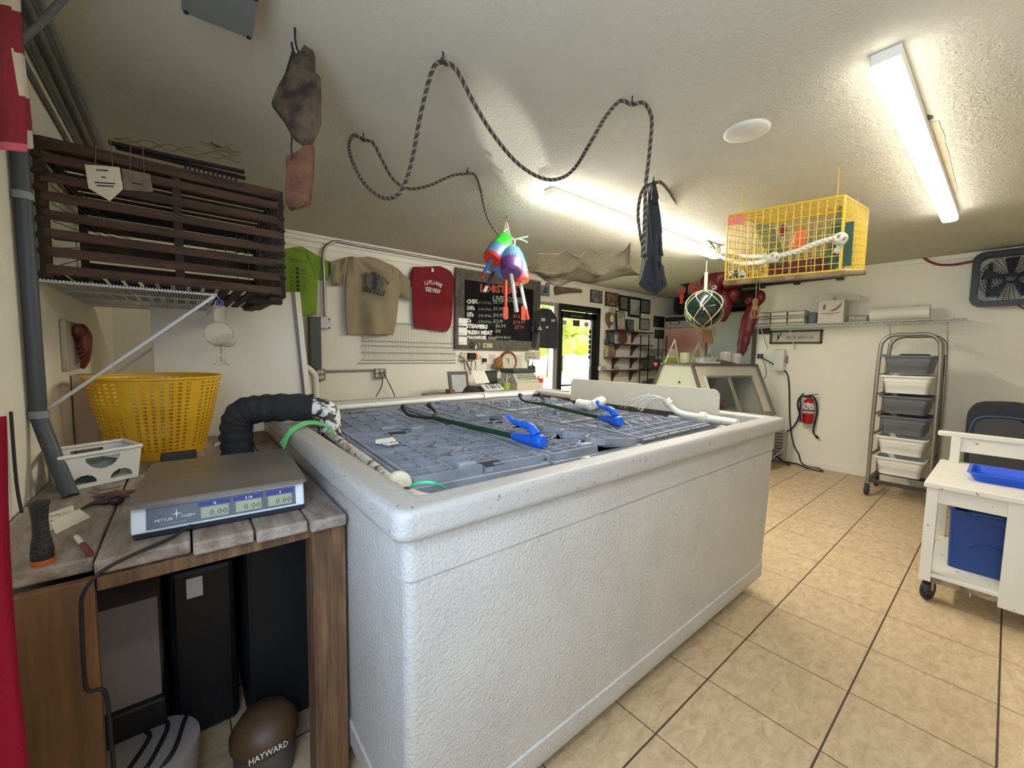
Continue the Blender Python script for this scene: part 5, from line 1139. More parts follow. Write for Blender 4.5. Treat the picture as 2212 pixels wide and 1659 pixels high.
mb = MB().tube(smoothpts([W(1035, 740, .07), W(1029, 746, .08), W(1027, 751, .08), W(1031, 752, .08), W(1036, 744, .07)], 4, True), .004, 6, closed=True).tube([W(1029, 749, .08), W(1027, 754, .08)], .007, 6)
mb.build('key_ring', M('silver_key', (196, 190, 180), .3, .7), smooth=True, label='silver key ring hung on the bottom of the blackboard frame', cat='keys')
mb = MB().tube(smoothpts([W(1018, 740, .06), W(1016, 747, .065), W(1021, 750, .065), W(1023, 742, .06)], 4, True), .005, 6, closed=True); mb.build('bottle_opener', hk, smooth=True, label='small dark opener hung left of the keys on the blackboard frame', cat='opener')
wbox('chalk_eraser', 'small yellow eraser at the bottom of the blackboard', (1097, 735), (1110, 739), .02, M('eraser_yellow', (200, 158, 60), .7), 'eraser', .002, yo=.02)
wbox('taped_note', 'grey square note stuck at the end of the word on the last blackboard line', (1052, 727), (1069, 735), .004, M('note_grey', (118, 114, 100), .8), 'note', 0, yo=.022)
# price flags hanging at the end of buoy sticks
for i, (p0, p1) in enumerate((((1087, 663), (1098, 688)), ((1126, 661), (1135, 692)))):
    a, b = PD(*p0, 2.95), PD(*p1, 2.95); c_ = (a+b)/2
    t = thing('price_tag', ['wide orange price tag hanging under the orange stick', 'narrow orange price tag behind the red-tipped white stick'][i], 'tag', c_)
    MB().quadbox([PD(p0[0], p0[1], 2.95), PD(p1[0], p0[1]+1, 2.95), PD(p1[0], p1[1], 2.95), PD(p0[0], p1[1]-1, 2.95)], .003).build('card', M('orange_card', (226, 100, 52), .6), t)
    MB().tube([PD((p0[0]+p1[0])/2, p0[1], 2.95), PD((p0[0]+p1[0])/2-4, p0[1]-60, 3.1), V((2.02, 2.58, CEIL-.045))], .0012, 5).build('string', cordm, t)
# ---- below the board
wc = outlet('cream outlet plate with plugs under the left end of the blackboard', (994, 761), (1005, 780), M('cream_plate', (200, 188, 150), .5))
wbox('plug_adapter', 'black multi-plug adapter on the wall beside the cream outlet', (1008, 762), (1023, 776), .06, M('adapter_black', (30, 30, 32), .4), 'adapter', .006)
wbox('orange_note', 'orange paper note behind the plug adapter', (1022, 764), (1032, 777), .003, M('orange_card', (0, 0, 0)), 'note', 0)
t = thing('wall_charger', 'small black charger plugged in on the wall between note and clock', 'charger', W(1044, 778)); wbox('body', '', (1041, 774), (1048, 782), .04, M('adapter_black', (0, 0, 0)), '', .004, t); MB().tube(smoothpts([W(1044, 782, .03), W(1042, 792, .04), W(1039, 799, .04), W(1048, 802, .04)], 5), .0035, 6).build('cable', pvc, t, smooth=True)
mb = MB()
for P_ in ([(998, 772), (1003, 785), (1005, 800)], [(1001, 772), (1010, 790), (1016, 808)], [(1008, 780), (1014, 795), (1020, 806)], [(1022, 775), (1027, 782), (1027, 799)], [(1021, 776), (1017, 792), (1019, 808)]): mb.tube(smoothpts([W(*p, .05) for p in P_], 5), .0045, 6)
mb.build('cable_bundle', cordm, smooth=True, label='tangle of black cables falling from the plugs under the blackboard', cat='cables')
ck = thing('wall_clock', 'round wall clock with a copper-brown rim and cream face', 'clock', W(1096, 783))
c = W(1097, 782, .0); MB().lathe([(.135, 0), (.146, .02), (.142, .045), (.128, .056), (.118, .05), (.115, .035), (.001, .034)], 40, c+V((-.02, 0, 0)), (0, -1, 0)).build('rim', M('copper_rim', (150, 84, 46), .35, .3), ck, smooth=True)
c = c+V((-.02, -.037, 0)); MB().lathe([(.001, .001), (.116, .0), (.116, -.002)], 36, c, (0, -1, 0)).build('dial', M('clock_face', (206, 198, 172), .6), ck)
mb = MB()
for h in range(12):
    a = PI/2-h*PI/6; p = c+V((math.cos(a)*.095, -.002, math.sin(a)*.095)); s = str(h or 12)
    mb.text(s, p+V((0, 0, -.009)), (1, 0, 0), (0, 0, 1), .026, 0, align='CENTER', off=.0005)
for a, l, w in ((2.2, .075, .006), (1.62, .055, .009), (-1.5, .03, .008)): mb.bar(c+V((0, -.004, 0)), c+V((math.cos(a)*l, -.004, math.sin(a)*l)), w, .002, up=(0, 1, 0))
mb.build('hands_and_numerals', M('clock_ink', (58, 54, 46), .6), ck)
mb = MB().ball(W(1077, 785, .05), .085, 20, sc=(.75, .5, 1.0)).ball(W(1068, 790, .05), .03, 10).ball(W(1082, 793, .07), .03, 10); mb.build('wicker_basket', M('wicker', (168, 118, 58), .8, col2=(112, 72, 34), ns=40, bump=.8, bs=60), smooth=True, label='small golden wicker wall basket touching the left of the clock', cat='basket')
t = thing('hanging_sign', 'small cream wooden sign hung by a string beneath the right corner of the blackboard', 'sign', W(1146, 767)); wbox('board', '', (1132, 758), (1160, 777), .012, M('cream_board2', (190, 182, 158), .7), '', .002, t, yo=.05)
mb = MB(); wtext(mb, 'BACK IN', (1139, 766), (1155, 767), 4, .063, bold=.02); wtext(mb, '15 MINUTES', (1135, 773), (1157, 774), 4, .063, bold=.02); mb.build('lettering', M('sign_ink', (66, 60, 50), .7), t)
MB().tube([W(1135, 758, .055), W(1147, 744, .055), W(1157, 759, .055)], .002, 5).build('string', cordm, t)
for i, (p0, p1) in enumerate((((1051, 784), (1064, 797)), ((1115, 765), (1128, 800)), ((1035, 768), (1042, 776)), ((1056, 765), (1070, 780)))):
    t = thing('wall_note', ['printed white note under the charger', 'tall white notice right of the clock', 'small white switch note next to the orange note', 'blank white sheet above the wicker basket'][i], 'note', W(*p0)); wbox('paper', '', p0, p1, .002, M('note_white', (206, 200, 184), .7), '', 0, t)
    mb = MB()
    for k in range(3): y = p0[1]+(p1[1]-p0[1])*(.3+.2*k); wtext(mb, 'NOTICE TO ALL' if k % 2 else 'PLEASE ASK', (p0[0]+1.5, y), (p1[0]-1.5, y+.2), 1.4, .0035, bold=0)
    mb.build('print', M('faded_ink', (150, 144, 130), .8), t)
# anchor and bell
ac = thing('anchor_bell', 'black iron anchor with a small brass bell on the edge of the blackboard', 'bell', W(1157, 706))
mb = MB().tube([W(1157, 697, .07), W(1159, 716, .07)], .010, 8).tube([W(1152, 700, .07), W(1163, 702, .07)], .008, 8).tube(smoothpts([W(1148, 708, .07), W(1150, 716, .08), W(1158, 718, .08), W(1166, 714, .08)], 5), .009, 8)
mb.tube([W(1157, 695, .07)+V((.016*math.cos(2*PI*k/12), 0, .016*math.sin(2*PI*k/12))) for k in range(12)], .005, 6, closed=True).ball(W(1147, 707, .07), .014, 8); mb.build('anchor', M('black_iron', (24, 24, 26), .5), ac, smooth=True)
MB().lathe([(.036, 0), (.033, .008), (.022, .03), (.014, .05), (.001, .056)], 20, W(1166, 713, .16), (0, 0, 1)).build('bell', M('brass_bell', (200, 178, 128), .3, .5), ac, smooth=True)
MB().tube([W(1162, 703, .07), W(1166, 703, .16), W(1166, 706, .16)], .004, 6).build('bracket', hk, ac)
# black apron hung over the side window
bs = M('black_fabric', (30, 32, 33), .85, col2=(38, 40, 41), ns=4)
t = thing('black_shirt', 'black long shirt with rounded shoulders hanging over the narrow side window', 'shirt', (4.0, YB-.03, 1.7))
def WD(px, py, o=.05): return PY(px, py, YB-o)
cloth('fabric', [WD(1150, 672), WD(1149, 690), WD(1149, 720), WD(1149, 751)], [WD(1190, 668), WD(1203, 690), WD(1204, 720), WD(1202, 753)], 20, 24, bs, '', '', amp=.008, fr=4, parent=t)
mb = MB(); mb.prism([WD(1150, 673, .045), WD(1160, 667, .045), WD(1172, 666, .045), (WD(1184, 667, .045)), WD(1191, 670, .045), WD(1196, 678, .045), WD(1150, 682, .045)], (0, .01, 0)); mb.build('collar', bs, t, bevel=.004)
MB().quadbox([WD(1169, 687, .062), WD(1178, 687, .062), WD(1178, 694, .062), WD(1169, 694, .062)], .002).build('patch', M('patch_grey', (150, 150, 144), .7), t)
MB().quadbox([WD(1191, 690, .062), WD(1199, 690, .062), WD(1199, 695, .062), WD(1191, 695, .062)], .002).build('patch', M('patch_grey', (0, 0, 0)), t)
MB().prism([WD(1179, 706, .062), WD(1182, 710, .062), WD(1185, 706, .062), WD(1183.5, 705, .062), WD(1182, 706, .062), WD(1180.5, 705, .062)], (0, .002, 0)).build('patch', M('patch_white', (226, 226, 222), .7), t)
# ---- counter with till, phone, terminal
cnt = M('counter_laminate', (150, 140, 120), .6)
ct = thing('sales_counter', 'plain counter along the back wall behind the tank, carrying the till', 'counter', (3.0, 3.9, 0))
MB().bb(2.1, 3.85, 3.55, YB-.01, .88, .92).build('worktop', cnt, ct, bevel=.004); MB().bb(2.15, 3.8, 3.6, YB-.02, 0, .88).build('cabinet_body', M('counter_front', (176, 168, 148), .6), ct)
def C(px, py, y): return PY(px, py, y)
def leaner(name, label, cat, px0, px1, pyt, y, z0, dep, m, ml=None, inset=None, mi=None, lean=.06):
    t = thing(name, label, cat, (C(px0, pyt, y).x, y, z0)); xa, xb, zt = C(px0, pyt, y).x, C(px1, pyt, y).x, C((px0+px1)/2, pyt, y).z
    MB().hexa([(xa, y, z0), (xb, y, z0), (xb, y+dep, z0), (xa, y+dep, z0), (xa, y+lean, zt), (xb, y+lean, zt), (xb, y+lean+dep, zt), (xa, y+lean+dep, zt)]).build('frame', m, t, bevel=.003)
    if inset:
        k = inset; f = lambda u, v: V((xa+(xb-xa)*u, y-.002+lean*v, z0+(zt-z0)*v)); MB().quadbox([f(k, k), f(1-k, k), f(1-k, 1-k), f(k, 1-k)], .002).build('picture', mi, t)
    return t
leaner('framed_certificate', 'dark brown framed certificate leaning on the counter at the left end', 'picture frame', 973, 1016, 803, 3.8, .92, .015, M('frame_brown', (70, 50, 36), .5), inset=.14, mi=M('certificate_blue', (150, 156, 152), .4, col2=(168, 172, 166), ns=8))
MB().bb(2.2, 2.26, 3.75, 3.85, .921, .99).build('small_wooden_box', M('small_wood', (120, 80, 56), .6), label='tiny reddish-brown box at the far left end of the counter', cat='box', bevel=.003)
mb = MB(); mb.quadbox([C(1017, 801, 3.82), C(1047, 801, 3.82), C(1058, 827, 3.75), C(1028, 829, 3.75)], .004); mb.build('open_ledger', M('ledger_paper', (212, 206, 190), .7), label='tilted white sheet held up behind the card terminal', cat='paper')
t = thing('monitor', 'small dark monitor standing behind the card terminal', 'monitor', C(1060, 825, 3.95)); a, b = C(1050, 801, 3.95), C(1074, 829, 3.95); MB().bb(a.x, b.x, 3.95, 3.98, b.z, a.z).build('screen_housing', M('adapter_black', (0, 0, 0)), t, bevel=.004); MB().bb(a.x+.015, b.x-.015, 3.945, 3.949, b.z+.03, a.z-.02).build('screen', M('screen_reflect', (52, 54, 50), .2, col2=(84, 86, 80), ns=9), t)
MB().bb(a.x+.06, b.x-.06, 3.93, 3.99, .92, b.z).build('stand', M('adapter_black', (0, 0, 0)), t)
MB().bb(a.x+.02, b.x+.0, 3.86, 3.93, .921, .965).build('white_label_printer', M('enamel_white', (0, 0, 0)), label='flat white device under the small monitor', cat='printer', bevel=.006)
t = thing('credit_terminal', 'card terminal with an angled white keypad front, on a black base', 'card terminal', C(1060, 845, 3.66)); q = [C(1048, 843, 3.60), C(1090, 840, 3.60), C(1078, 829, 3.72), C(1038, 831, 3.72)]
MB().quadbox(q, -.02).build('keypad', M('enamel_white', (0, 0, 0)), t, bevel=.003); mb = MB()
for r in range(3):
    for k in range(7): 
        if k in (1, 5): continue
        p = q[0].lerp(q[1], .2+.1*k).lerp(q[3].lerp(q[2], .2+.1*k), .25+.25*r)+V((0, -.004, .005)); mb.box(p, (.016, .008, .010))
mb.build('keys', M('key_dark', (50, 50, 50), .5), t); x0_, x1_ = q[0].x-.2, q[1].x-.05
MB().hexa([(x0_, 3.62, .92), (x1_, 3.62, .92), (x1_, 3.85, .92), (x0_, 3.85, .92), (x0_+.08, 3.68, .98), (x1_-.02, 3.64, .945), (x1_-.02, 3.80, 1.0), (x0_+.1, 3.80, 1.03)]).build('base', M('adapter_black', (0, 0, 0)), t, bevel=.008)
t = thing('pen_cup', 'green and teal cup full of pens and a white glove beside the till', 'cup', C(1090, 838, 3.75)); c = C(1093, 832, 3.75); MB().lathe([(.042, .92-c.z), (.048, 0), (.05, .03)], 20, (c.x, c.y, c.z)).build('cup', M('lime_cup', (150, 170, 70), .5), t, smooth=True)
MB().lathe([(.052, .922), (.054, .955), (.05, .96)], 20, (c.x, c.y, 0)).build('base_band', M('teal_cup', (30, 110, 112), .5), t, smooth=True)
mb = MB()
for k in range(8): a = k*.9; mb.tube([(c.x+.02*math.cos(a), c.y+.02*math.sin(a), c.z), (c.x+.05*math.cos(a), c.y+.03*math.sin(a), c.z+.09+.02*(k % 3))], .0055, 6, m=k % 2)
mb.build('pens', [M('pen_grey', (110, 104, 92), .5), M('pen_pale', (206, 204, 196), .5)], t, smooth=True)
t = thing('cash_register', 'cream cash register with grey top and a pole display, near the door', 'cash register', C(1140, 838, 3.8)); a, b = C(1111, 803, 3.72), C(1160, 826, 3.72)
MB().hexa([(a.x, 3.66, b.z), (b.x, 3.66, b.z), (b.x, 4.0, b.z), (a.x, 4.0, b.z), (a.x+.01, 3.76, a.z-.02), (b.x-.01, 3.76, a.z-.02), (b.x-.01, 4.0, a.z-.02), (a.x+.01, 4.0, a.z-.02)]).build('body', M('till_beige', (172, 168, 148), .5), t, bevel=.008)
MB().bb(a.x+.005, b.x-.005, 3.74, 4.0, a.z-.02, a.z+.03).build('top_cover', M('till_dark', (56, 60, 58), .5), t, bevel=.01)
MB().bb(a.x+.0, b.x+.02, 3.66, 4.02, .922, b.z).build('drawer', M('till_beige2', (196, 188, 160), .5), t, bevel=.006)
mb = MB(); y_ = 3.655
for r in range(3):
    for k in range(11): 
        u = .14+.075*k; z = b.z+.05+.022*r; yk = 3.66+.1*(z-b.z)/max(.01, (a.z-.02-b.z)); mb.box((a.x+(b.x-a.x)*u, yk-.004, z), (.014, .01, .014), m=(2 if k in (1, 2, 3) and r == 0 else r % 2))
mb.build('keys', [M('till_key', (120, 118, 108), .5), M('till_key2', (90, 92, 88), .5), M('till_key_green', (150, 180, 60), .5)], t)
c = C(1149, 795, 3.85); MB().tube([(c.x, c.y, a.z), (c.x, c.y, c.z)], .012, 8).ball(c, .06, 16, sc=(1, .5, .62)).tube([(c.x+.01, c.y, c.z), (c.x+.01, c.y, c.z+.08)], .008, 8).build('pole_display', M('adapter_black', (0, 0, 0)), t, smooth=True)
t = thing('drink_can', 'white and red tin standing right of the till', 'can', C(1166, 835, 3.7)); c = C(1167, 811, 3.7); x = c.x; MB().lathe([(.038, .922), (.04, .93), (.04, c.z-.03), (.034, c.z)], 20, (x, 3.7, 0)).build('body', M('enamel_white', (0, 0, 0)), t, smooth=True); MB().lathe([(.0408, c.z-.09), (.0408, c.z-.035)], 20, (x, 3.7, 0)).build('label_band', M('can_red', (190, 60, 60), .5), t, smooth=True)
# ---- pictures and things on the wall right of the board
def pic(px0, py0, px1, py1, label, fm, im, fw=.12, name='framed_picture', th=.02):
    t = thing(name, label, 'picture', W(px0, py0)); a, b = W(px0, py0), W(px1, py1); xa, xb, za, zb = a.x, b.x, b.z, a.z; k = min(xb-xa, zb-za)*fw
    MB().bb(xa, xb, Y0-th, Y0, zb-k, zb).bb(xa, xb, Y0-th, Y0, za, za+k).bb(xa, xa+k, Y0-th, Y0, za+k, zb-k).bb(xb-k, xb, Y0-th, Y0, za+k, zb-k).build('frame', fm, t, bevel=.002)
    MB().bb(xa+k, xb-k, Y0-th*.8, Y0, za+k, zb-k).build('image', im, t)
    return t
bf = M('frame_black', (34, 32, 30), .4)
im = lambda n, a, b, s=12: M(n, a, .5, col2=b, ns=s)
t = thing('ship_photo', 'unframed blue photo of a sailing ship above the side window', 'photo', W(1166, 610)); a, b = W(1167, 609), W(1187, 641); MB().bb(a.x, b.x, Y0-.004, Y0, b.z, a.z).build('print', im('ship_blue', (84, 94, 112), (130, 136, 146), 5), t)
mb = MB(); mb.prism([W(*p, .006) for p in [(1173, 628), (1183, 629), (1181, 633), (1175, 632)]], (0, .001, 0)); mb.prism([W(*p, .006) for p in [(1175, 626), (1177, 615), (1179, 626)]], (0, .001, 0)); mb.prism([W(*p, .006) for p in [(1179, 627), (1181, 618), (1183, 627)]], (0, .001, 0)); mb.build('ship_shape', M('ship_dark', (44, 46, 54), .7), t)
mb = MB(); P_ = [(1201, 618), (1230, 621), (1256, 624), (1260, 632), (1240, 632), (1218, 634), (1203, 637), (1201, 630)]; mb.prism([W(*p, .05) for p in P_], (0, .045, 0)); mb.build('half_hull_model', M('hull_brown', (84, 64, 48), .7, col2=(110, 92, 72), ns=4, stretch=(1, 1, 9)), label='brown wooden half-hull model on the wall above the door', cat='ship model', bevel=.012)
pic(1275, 625, 1299, 656, 'grey photo in a dark frame, first right of the door top', bf, im('photo_grey', (60, 60, 56), (150, 150, 140)), .06)
pic(1307, 630, 1334, 664, 'brown framed group picture, second from the door', M('frame_brown', (0, 0, 0)), im('photo_brown', (60, 46, 34), (176, 140, 100), 9), .1)
pic(1337, 637, 1356, 673, 'black framed narrow picture, third from the door', bf, im('photo_dim', (90, 84, 74), (150, 144, 128)))
pic(1357, 640, 1382, 687, 'tall black framed picture with a white mount, top row', bf, im('photo_mount', (140, 146, 146), (196, 196, 186), 5), .12)
pic(1382, 645, 1402, 679, 'dark framed certificate at the right end of the top row', bf, im('photo_dim2', (96, 98, 98), (130, 130, 126)), .1)
pic(1381, 687, 1401, 714, 'small framed certificate below the right end of the top row', bf, im('cert_pale', (150, 146, 128), (176, 170, 150)), .08)
lp = leaner
tm = thing('deer_plaque', 'shield-shaped wooden plaque mounting a pale skull with small antlers', 'trophy', W(1315, 690))
MB().prism([W(*p, .018) for p in [(1310, 676), (1318, 674), (1325, 676), (1328, 684), (1326, 696), (1317, 710), (1311, 700), (1308, 690)]], (0, .018, 0)).build('shield', M('shield_wood', (120, 104, 82), .6), tm, bevel=.004)
MB().ball(W(1322, 688, .06), .055, 14, sc=(.8, .7, 1.25)).build('skull', M('bone', (196, 184, 152), .6), tm, smooth=True)
mb = MB()
for P_ in ([(1320, 680), (1322, 672), (1329, 667), (1334, 661)], [(1325, 682), (1330, 676), (1340, 673), (1350, 674)], [(1323, 672), (1321, 666), (1325, 662)]): mb.tube(smoothpts([W(*p, .09) for p in P_], 5), .007, 6)
mb.build('antler', M('antler', (150, 136, 104), .6), tm, smooth=True)
sw = M('shelf_mahogany', (74, 42, 34), .5)
for i, (py, n) in enumerate(((714, 'top'), (743, 'second'), (772, 'third'), (800, 'lowest'))):
    px0, px1 = 1307-i*1.2, 1395-i*2; a, b = W(px0, py), W(px1, py+1); z = a.z; y1 = YB-.17
    t = thing('bracket_shelf', n+' dark red wooden shelf with curved brackets, right of the door', 'shelf', (a.x, YB, z), group='bracket shelves right of the door')
    z = PY((px0+px1)/2, py, y1).z; MB().bb(a.x, b.x, y1, Y0, z-.02, z).build('board', sw, t, bevel=.003)
    for f in ((.18, .62) if i != 0 else (.62,)):
        x = a.x+(b.x-a.x)*f; P_ = [(0, 0), (-.14, 0), (-.13, -.03), (-.08, -.06), (-.045, -.11), (-.03, -.16), (0, -.18)]
        MB().prism([(x, Y0+p, z-.02+q) for p, q in P_], (.022, 0, 0)).build('bracket', sw, t, bevel=.002)
SHZ = [PY(1351, 714, YB-.17).z, PY(1350, 743, YB-.17).z, PY(1348, 772, YB-.17).z, PY(1346, 800, YB-.17).z]
def onshelf(i, px0, px1, h, name, label, cat, m, im_=None, dep=.02, lean=.03):
    y = YB-.11; z = SHZ[i]+.001; xa, xb = PY(px0, 700, y).x, PY(px1, 700, y).x; t = thing(name, label, cat, ((xa+xb)/2, y, z))
    MB().hexa([(xa, y, z), (xb, y, z), (xb, y+dep, z), (xa, y+dep, z), (xa, y+lean, z+h), (xb, y+lean, z+h), (xb, y+lean+dep, z+h), (xa, y+lean+dep, z+h)]).build('frame', m, t, bevel=.002)
    if im_: k = .018; MB().quadbox([V((xa+k, y-.001, z+k)), V((xb-k, y-.001, z+k)), V((xb-k, y+lean-.003, z+h-k)), V((xa+k, y+lean-.003, z+h-k))], .002).build('image', im_, t)
onshelf(0, 1333, 1352, .32, 'framed_picture', 'tall framed picture with a pale figure standing on the top shelf', 'picture', bf, im('photo_pale', (146, 134, 110), (206, 196, 168), 6))
onshelf(0, 1356, 1372, .2, 'framed_picture', 'small grey framed photo on the top shelf', 'picture', bf, im('photo_teal', (84, 92, 88), (120, 124, 116)))
def jar(i, px, label, m, r=.03, h=.1, name='glass_jar', cat='jar'):
    y = YB-.09; x = PY(px, 700, y).x; MB().lathe([(r*.8, 0), (r, h*.15), (r, h*.6), (r*.5, h*.8), (r*.55, h), (.001, h*1.02)], 16, (x, y, SHZ[i]+.001)).build(name, m, smooth=True, label=label, cat=cat)
jar(0, 1371, 'small glass lamp with a cream top on the top shelf', M('lamp_cream', (206, 196, 140), .4), .035, .16, 'small_lamp', 'lamp')
onshelf(1, 1316, 1330, .20, 'framed_picture', 'dark slanted photo at the left of the second shelf', 'picture', bf, im('photo_dim3', (60, 60, 58), (120, 118, 110)))
y = YB-.10; MB().lathe([(.001, 0), (.105, .001), (.11, .012), (.105, .02), (.001, .02)], 30, (PY(1346, 700, y).x, y, SHZ[1]+.108), (0, -1, .2), sx=1.05, sy=.95).build('round_wood_plaque', M('round_wood', (106, 70, 48), .6), smooth=True, label='round reddish wooden plaque standing on the second shelf', cat='plaque')
jar(1, 1313, 'dark small ornament at the left end of the second shelf', M('dark_ornament', (40, 36, 34), .5), .035, .1, 'ornament', 'ornament')
jar(2, 1313, 'golden bottle on the left of the third shelf', M('gold_glass', (150, 126, 64), .3), .032, .19, 'bottle', 'bottle'); jar(2, 1326, 'brown patterned vase on the third shelf', M('brown_vase', (96, 76, 58), .5, col2=(140, 110, 80), ns=30), .045, .19, 'vase', 'vase')
jar(3, 1300, 'clear jar at the left end of the lowest shelf', M('jar_pale', (150, 144, 130), .3), .04, .09); jar(3, 1308, 'second clear jar on the lowest shelf', M('jar_pale', (0, 0, 0)), .035, .08); jar(3, 1335, 'grey jar in the middle of the lowest shelf', M('jar_pale', (0, 0, 0)), .04, .06)
# dark corner with a black rack full of odds and ends
rk = thing('black_rack', 'black metal rack crammed with dark odds and ends in the corner', 'rack', (6.9, 4.0, 0))
xa, xb = PY(1400, 700, 4.05).x, PY(1438, 700, 4.05).x
mb = MB()
for x in (xa, xb):
    for y in (4.02, 4.18): mb.tube([(x, y, 0), (x, y, 1.75)], .01, 6)
mb.build('upright', black, rk)
for z in (.35, .75, 1.15, 1.5): MB().bb(xa, xb, 4.0, 4.19, z-.008, z).build('rack_shelf', black, rk)
for i, (px, z, h, w) in enumerate(((1401, 1.15, .2, .09), (1410, 1.15, .24, .14), (1423, 1.15, .18, .14), (1402, .75, .18, .1), (1415, .75, .22, .16), (1405, .35, .2, .2))):
    x = PY(px, 700, 4.05).x; MB().bb(x, x+w, 4.05, 4.15, z+.001, z+h).build('boxed_item', M('odds_dark%d' % (i % 3), [(52, 50, 48), (70, 66, 60), (40, 42, 44)][i % 3], .6, col2=(90, 86, 80), ns=12), label=['narrow dark frame on the third rack shelf', 'dark square frame in the middle of the third rack shelf', 'dark photo box at the right of the third rack shelf', 'small dark box on the second rack shelf', 'grey box on the second rack shelf', 'wide box on the lowest rack shelf'][i], cat='box', bevel=.004)
pic(1412, 682, 1434, 708, 'almost black picture on the wall above the corner rack', bf, im('photo_night', (30, 30, 30), (52, 50, 48)), .1)
pic(1414, 712, 1436, 732, 'dim certificate on the wall under the almost black picture', bf, im('photo_dusk', (66, 64, 60), (84, 80, 74)), .1)
# ================================================================== right part: alcove, case, wall, rack, cart
def X(px, py, x=XR-.004): return PX(px, py, x)
# ---- upright cooler
fx = 7.0
fr_ = thing('upright_cooler', 'wide upright cooler with steel header, colourful left door and plain grey right door', 'cooler', (fx, 3.3, 0))
ya, yb_ = X(1637, 780, fx).y, 4.12; ztop = 2.13; ym = X(1527, 700, fx).y
MB().bb(fx+.03, fx+.8, ya, yb_, 0, ztop).build('cabinet', M('cooler_side', (150, 148, 140), .5), fr_, bevel=.005)
MB().bb(fx-.005, fx+.03, ym+.01, yb_, 1.90, ztop).build('header', M('header_steel', (186, 180, 164), .3, .5), fr_, bevel=.004)
zz = lambda py: X(1470, py, fx).z
MB().bb(fx-.012, fx-.004, ym+.02, yb_-.02, zz(693), zz(684)).build('vent_strip', black, fr_)
MB().bb(fx-.012, fx-.004, X(1468, 700, fx).y, X(1448, 700, fx).y, zz(700), zz(693)).build('control_display', M('till_dark', (0, 0, 0)), fr_)
mb = MB(); mb.bb(fx-.014, fx-.012, X(1466, 700, fx).y, X(1450, 700, fx).y, zz(698.5), zz(694.5)); mb.build('display_digits', M('lcd_pale', (200, 200, 196), .5), fr_)
def cooler_door():
    m = bpy.data.materials.new('cooler_poster'); m.use_nodes = True; nt = m.node_tree; N = nt.nodes; L_k = nt.links; b = N['Principled BSDF']
    tc = N.new('ShaderNodeTexCoord'); sp = N.new('ShaderNodeSeparateXYZ'); L_k.new(tc.outputs['Object'], sp.inputs[0])
    no = N.new('ShaderNodeTexNoise'); no.inputs['Scale'].default_value = 3.5; no.inputs['Detail'].default_value = 4; L_k.new(tc.outputs['Object'], no.inputs[0])
    ad = N.new('ShaderNodeMath'); ad.operation = 'MULTIPLY_ADD'; ad.inputs[1].default_value = .35; L_k.new(no.outputs[0], ad.inputs[0]); L_k.new(sp.outputs[2], ad.inputs[2])
    cr = N.new('ShaderNodeValToRGB'); e = cr.color_ramp.elements; mr = N.new('ShaderNodeMapRange'); mr.inputs[1].default_value = 1.15; mr.inputs[2].default_value = 2.1; L_k.new(ad.outputs[0], mr.inputs[0]); L_k.new(mr.outputs[0], cr.inputs[0])
    e[0].position = 0; e[0].color = lin((196, 196, 110)); e[1].position = 1; e[1].color = lin((196, 180, 150))
    for p, c in ((.38, (200, 204, 116)), (.50, (190, 160, 120)), (.66, (178, 120, 104)), (.86, (198, 150, 136))): k = e.new(p); k.color = lin(c)
    L_k.new(cr.outputs[0], b.inputs['Base Color']); b.inputs['Roughness'].default_value = .3
    return m
MB().bb(fx, fx+.03, ym+.01, yb_, .1, 1.895).build('left_door', cooler_door(), fr_, bevel=.004)
MB().bb(fx, fx+.03, ya, ym-.01, .1, ztop-.02).build('right_door', M('door_grey', (176, 176, 168), .4), fr_, bevel=.004)
mb = MB(); mb.text('11', (fx-.001, X(1442, 700, fx).y, zz(713)), (0, -1, 0), (0, 0, 1), .09, 0); mb.build('lettering', M('ink', (0, 0, 0)), fr_)
mb = MB()
for i in range(9): mb.box((fx+.2, 3.95-i*.09, ztop+.03+.02*(i % 3)), (.1, .07, .06+.04*(i % 3)), Matrix.Rotation(i, 3, 'Z'))
mb.build('dried_seaweed', M('dark_basket', (44, 36, 32), .9, col2=(80, 60, 50), ns=20), label='dark tangle of dried things on top of the upright cooler', cat='decoration', bevel=.01)
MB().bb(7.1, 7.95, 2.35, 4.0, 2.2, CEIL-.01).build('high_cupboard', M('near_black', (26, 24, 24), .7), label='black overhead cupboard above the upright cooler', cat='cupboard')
# cutting boards hanging
for i, (P_, m, lab) in enumerate(((((1518, 712), (1536, 712), (1540, 738), (1538, 743), (1517, 739)), M('board_brown', (134, 84, 46), .5, col2=(104, 62, 34), ns=5), 'reddish brown wooden paddle board hanging below the green glass ball'), (((1496, 706), (1512, 706), (1517, 714), (1512, 718), (1504, 716)), M('board_tan', (150, 116, 66), .5), 'tan round-ended board hanging behind the left of the glass ball'), (((1536, 704), (1542, 704), (1545, 724), (1541, 725)), M('board_pale', (156, 144, 96), .5), 'narrow pale stick hanging right of the brown paddle board'))):
    t = thing('hanging_board', lab, 'board', PX(*P_[0], 6.0), group='boards hanging over the seafood case'); MB().prism([PX(*p, 6.0+i*.05) for p in P_], (.02, 0, 0)).build('board', m, t, bevel=.006)
    p = PX(P_[0][0]+8, P_[0][1], 6.01+i*.05); MB().tube([p, V((p.x, p.y, CEIL))], .004, 6).build('cord', cord, t)
    if i == 0: q = PX(1527, 740, 6.01); MB().tube([q, q+V((0, 0, -.22))], .012, 8).build('handle', M('board_dark', (84, 56, 38), .5), t)
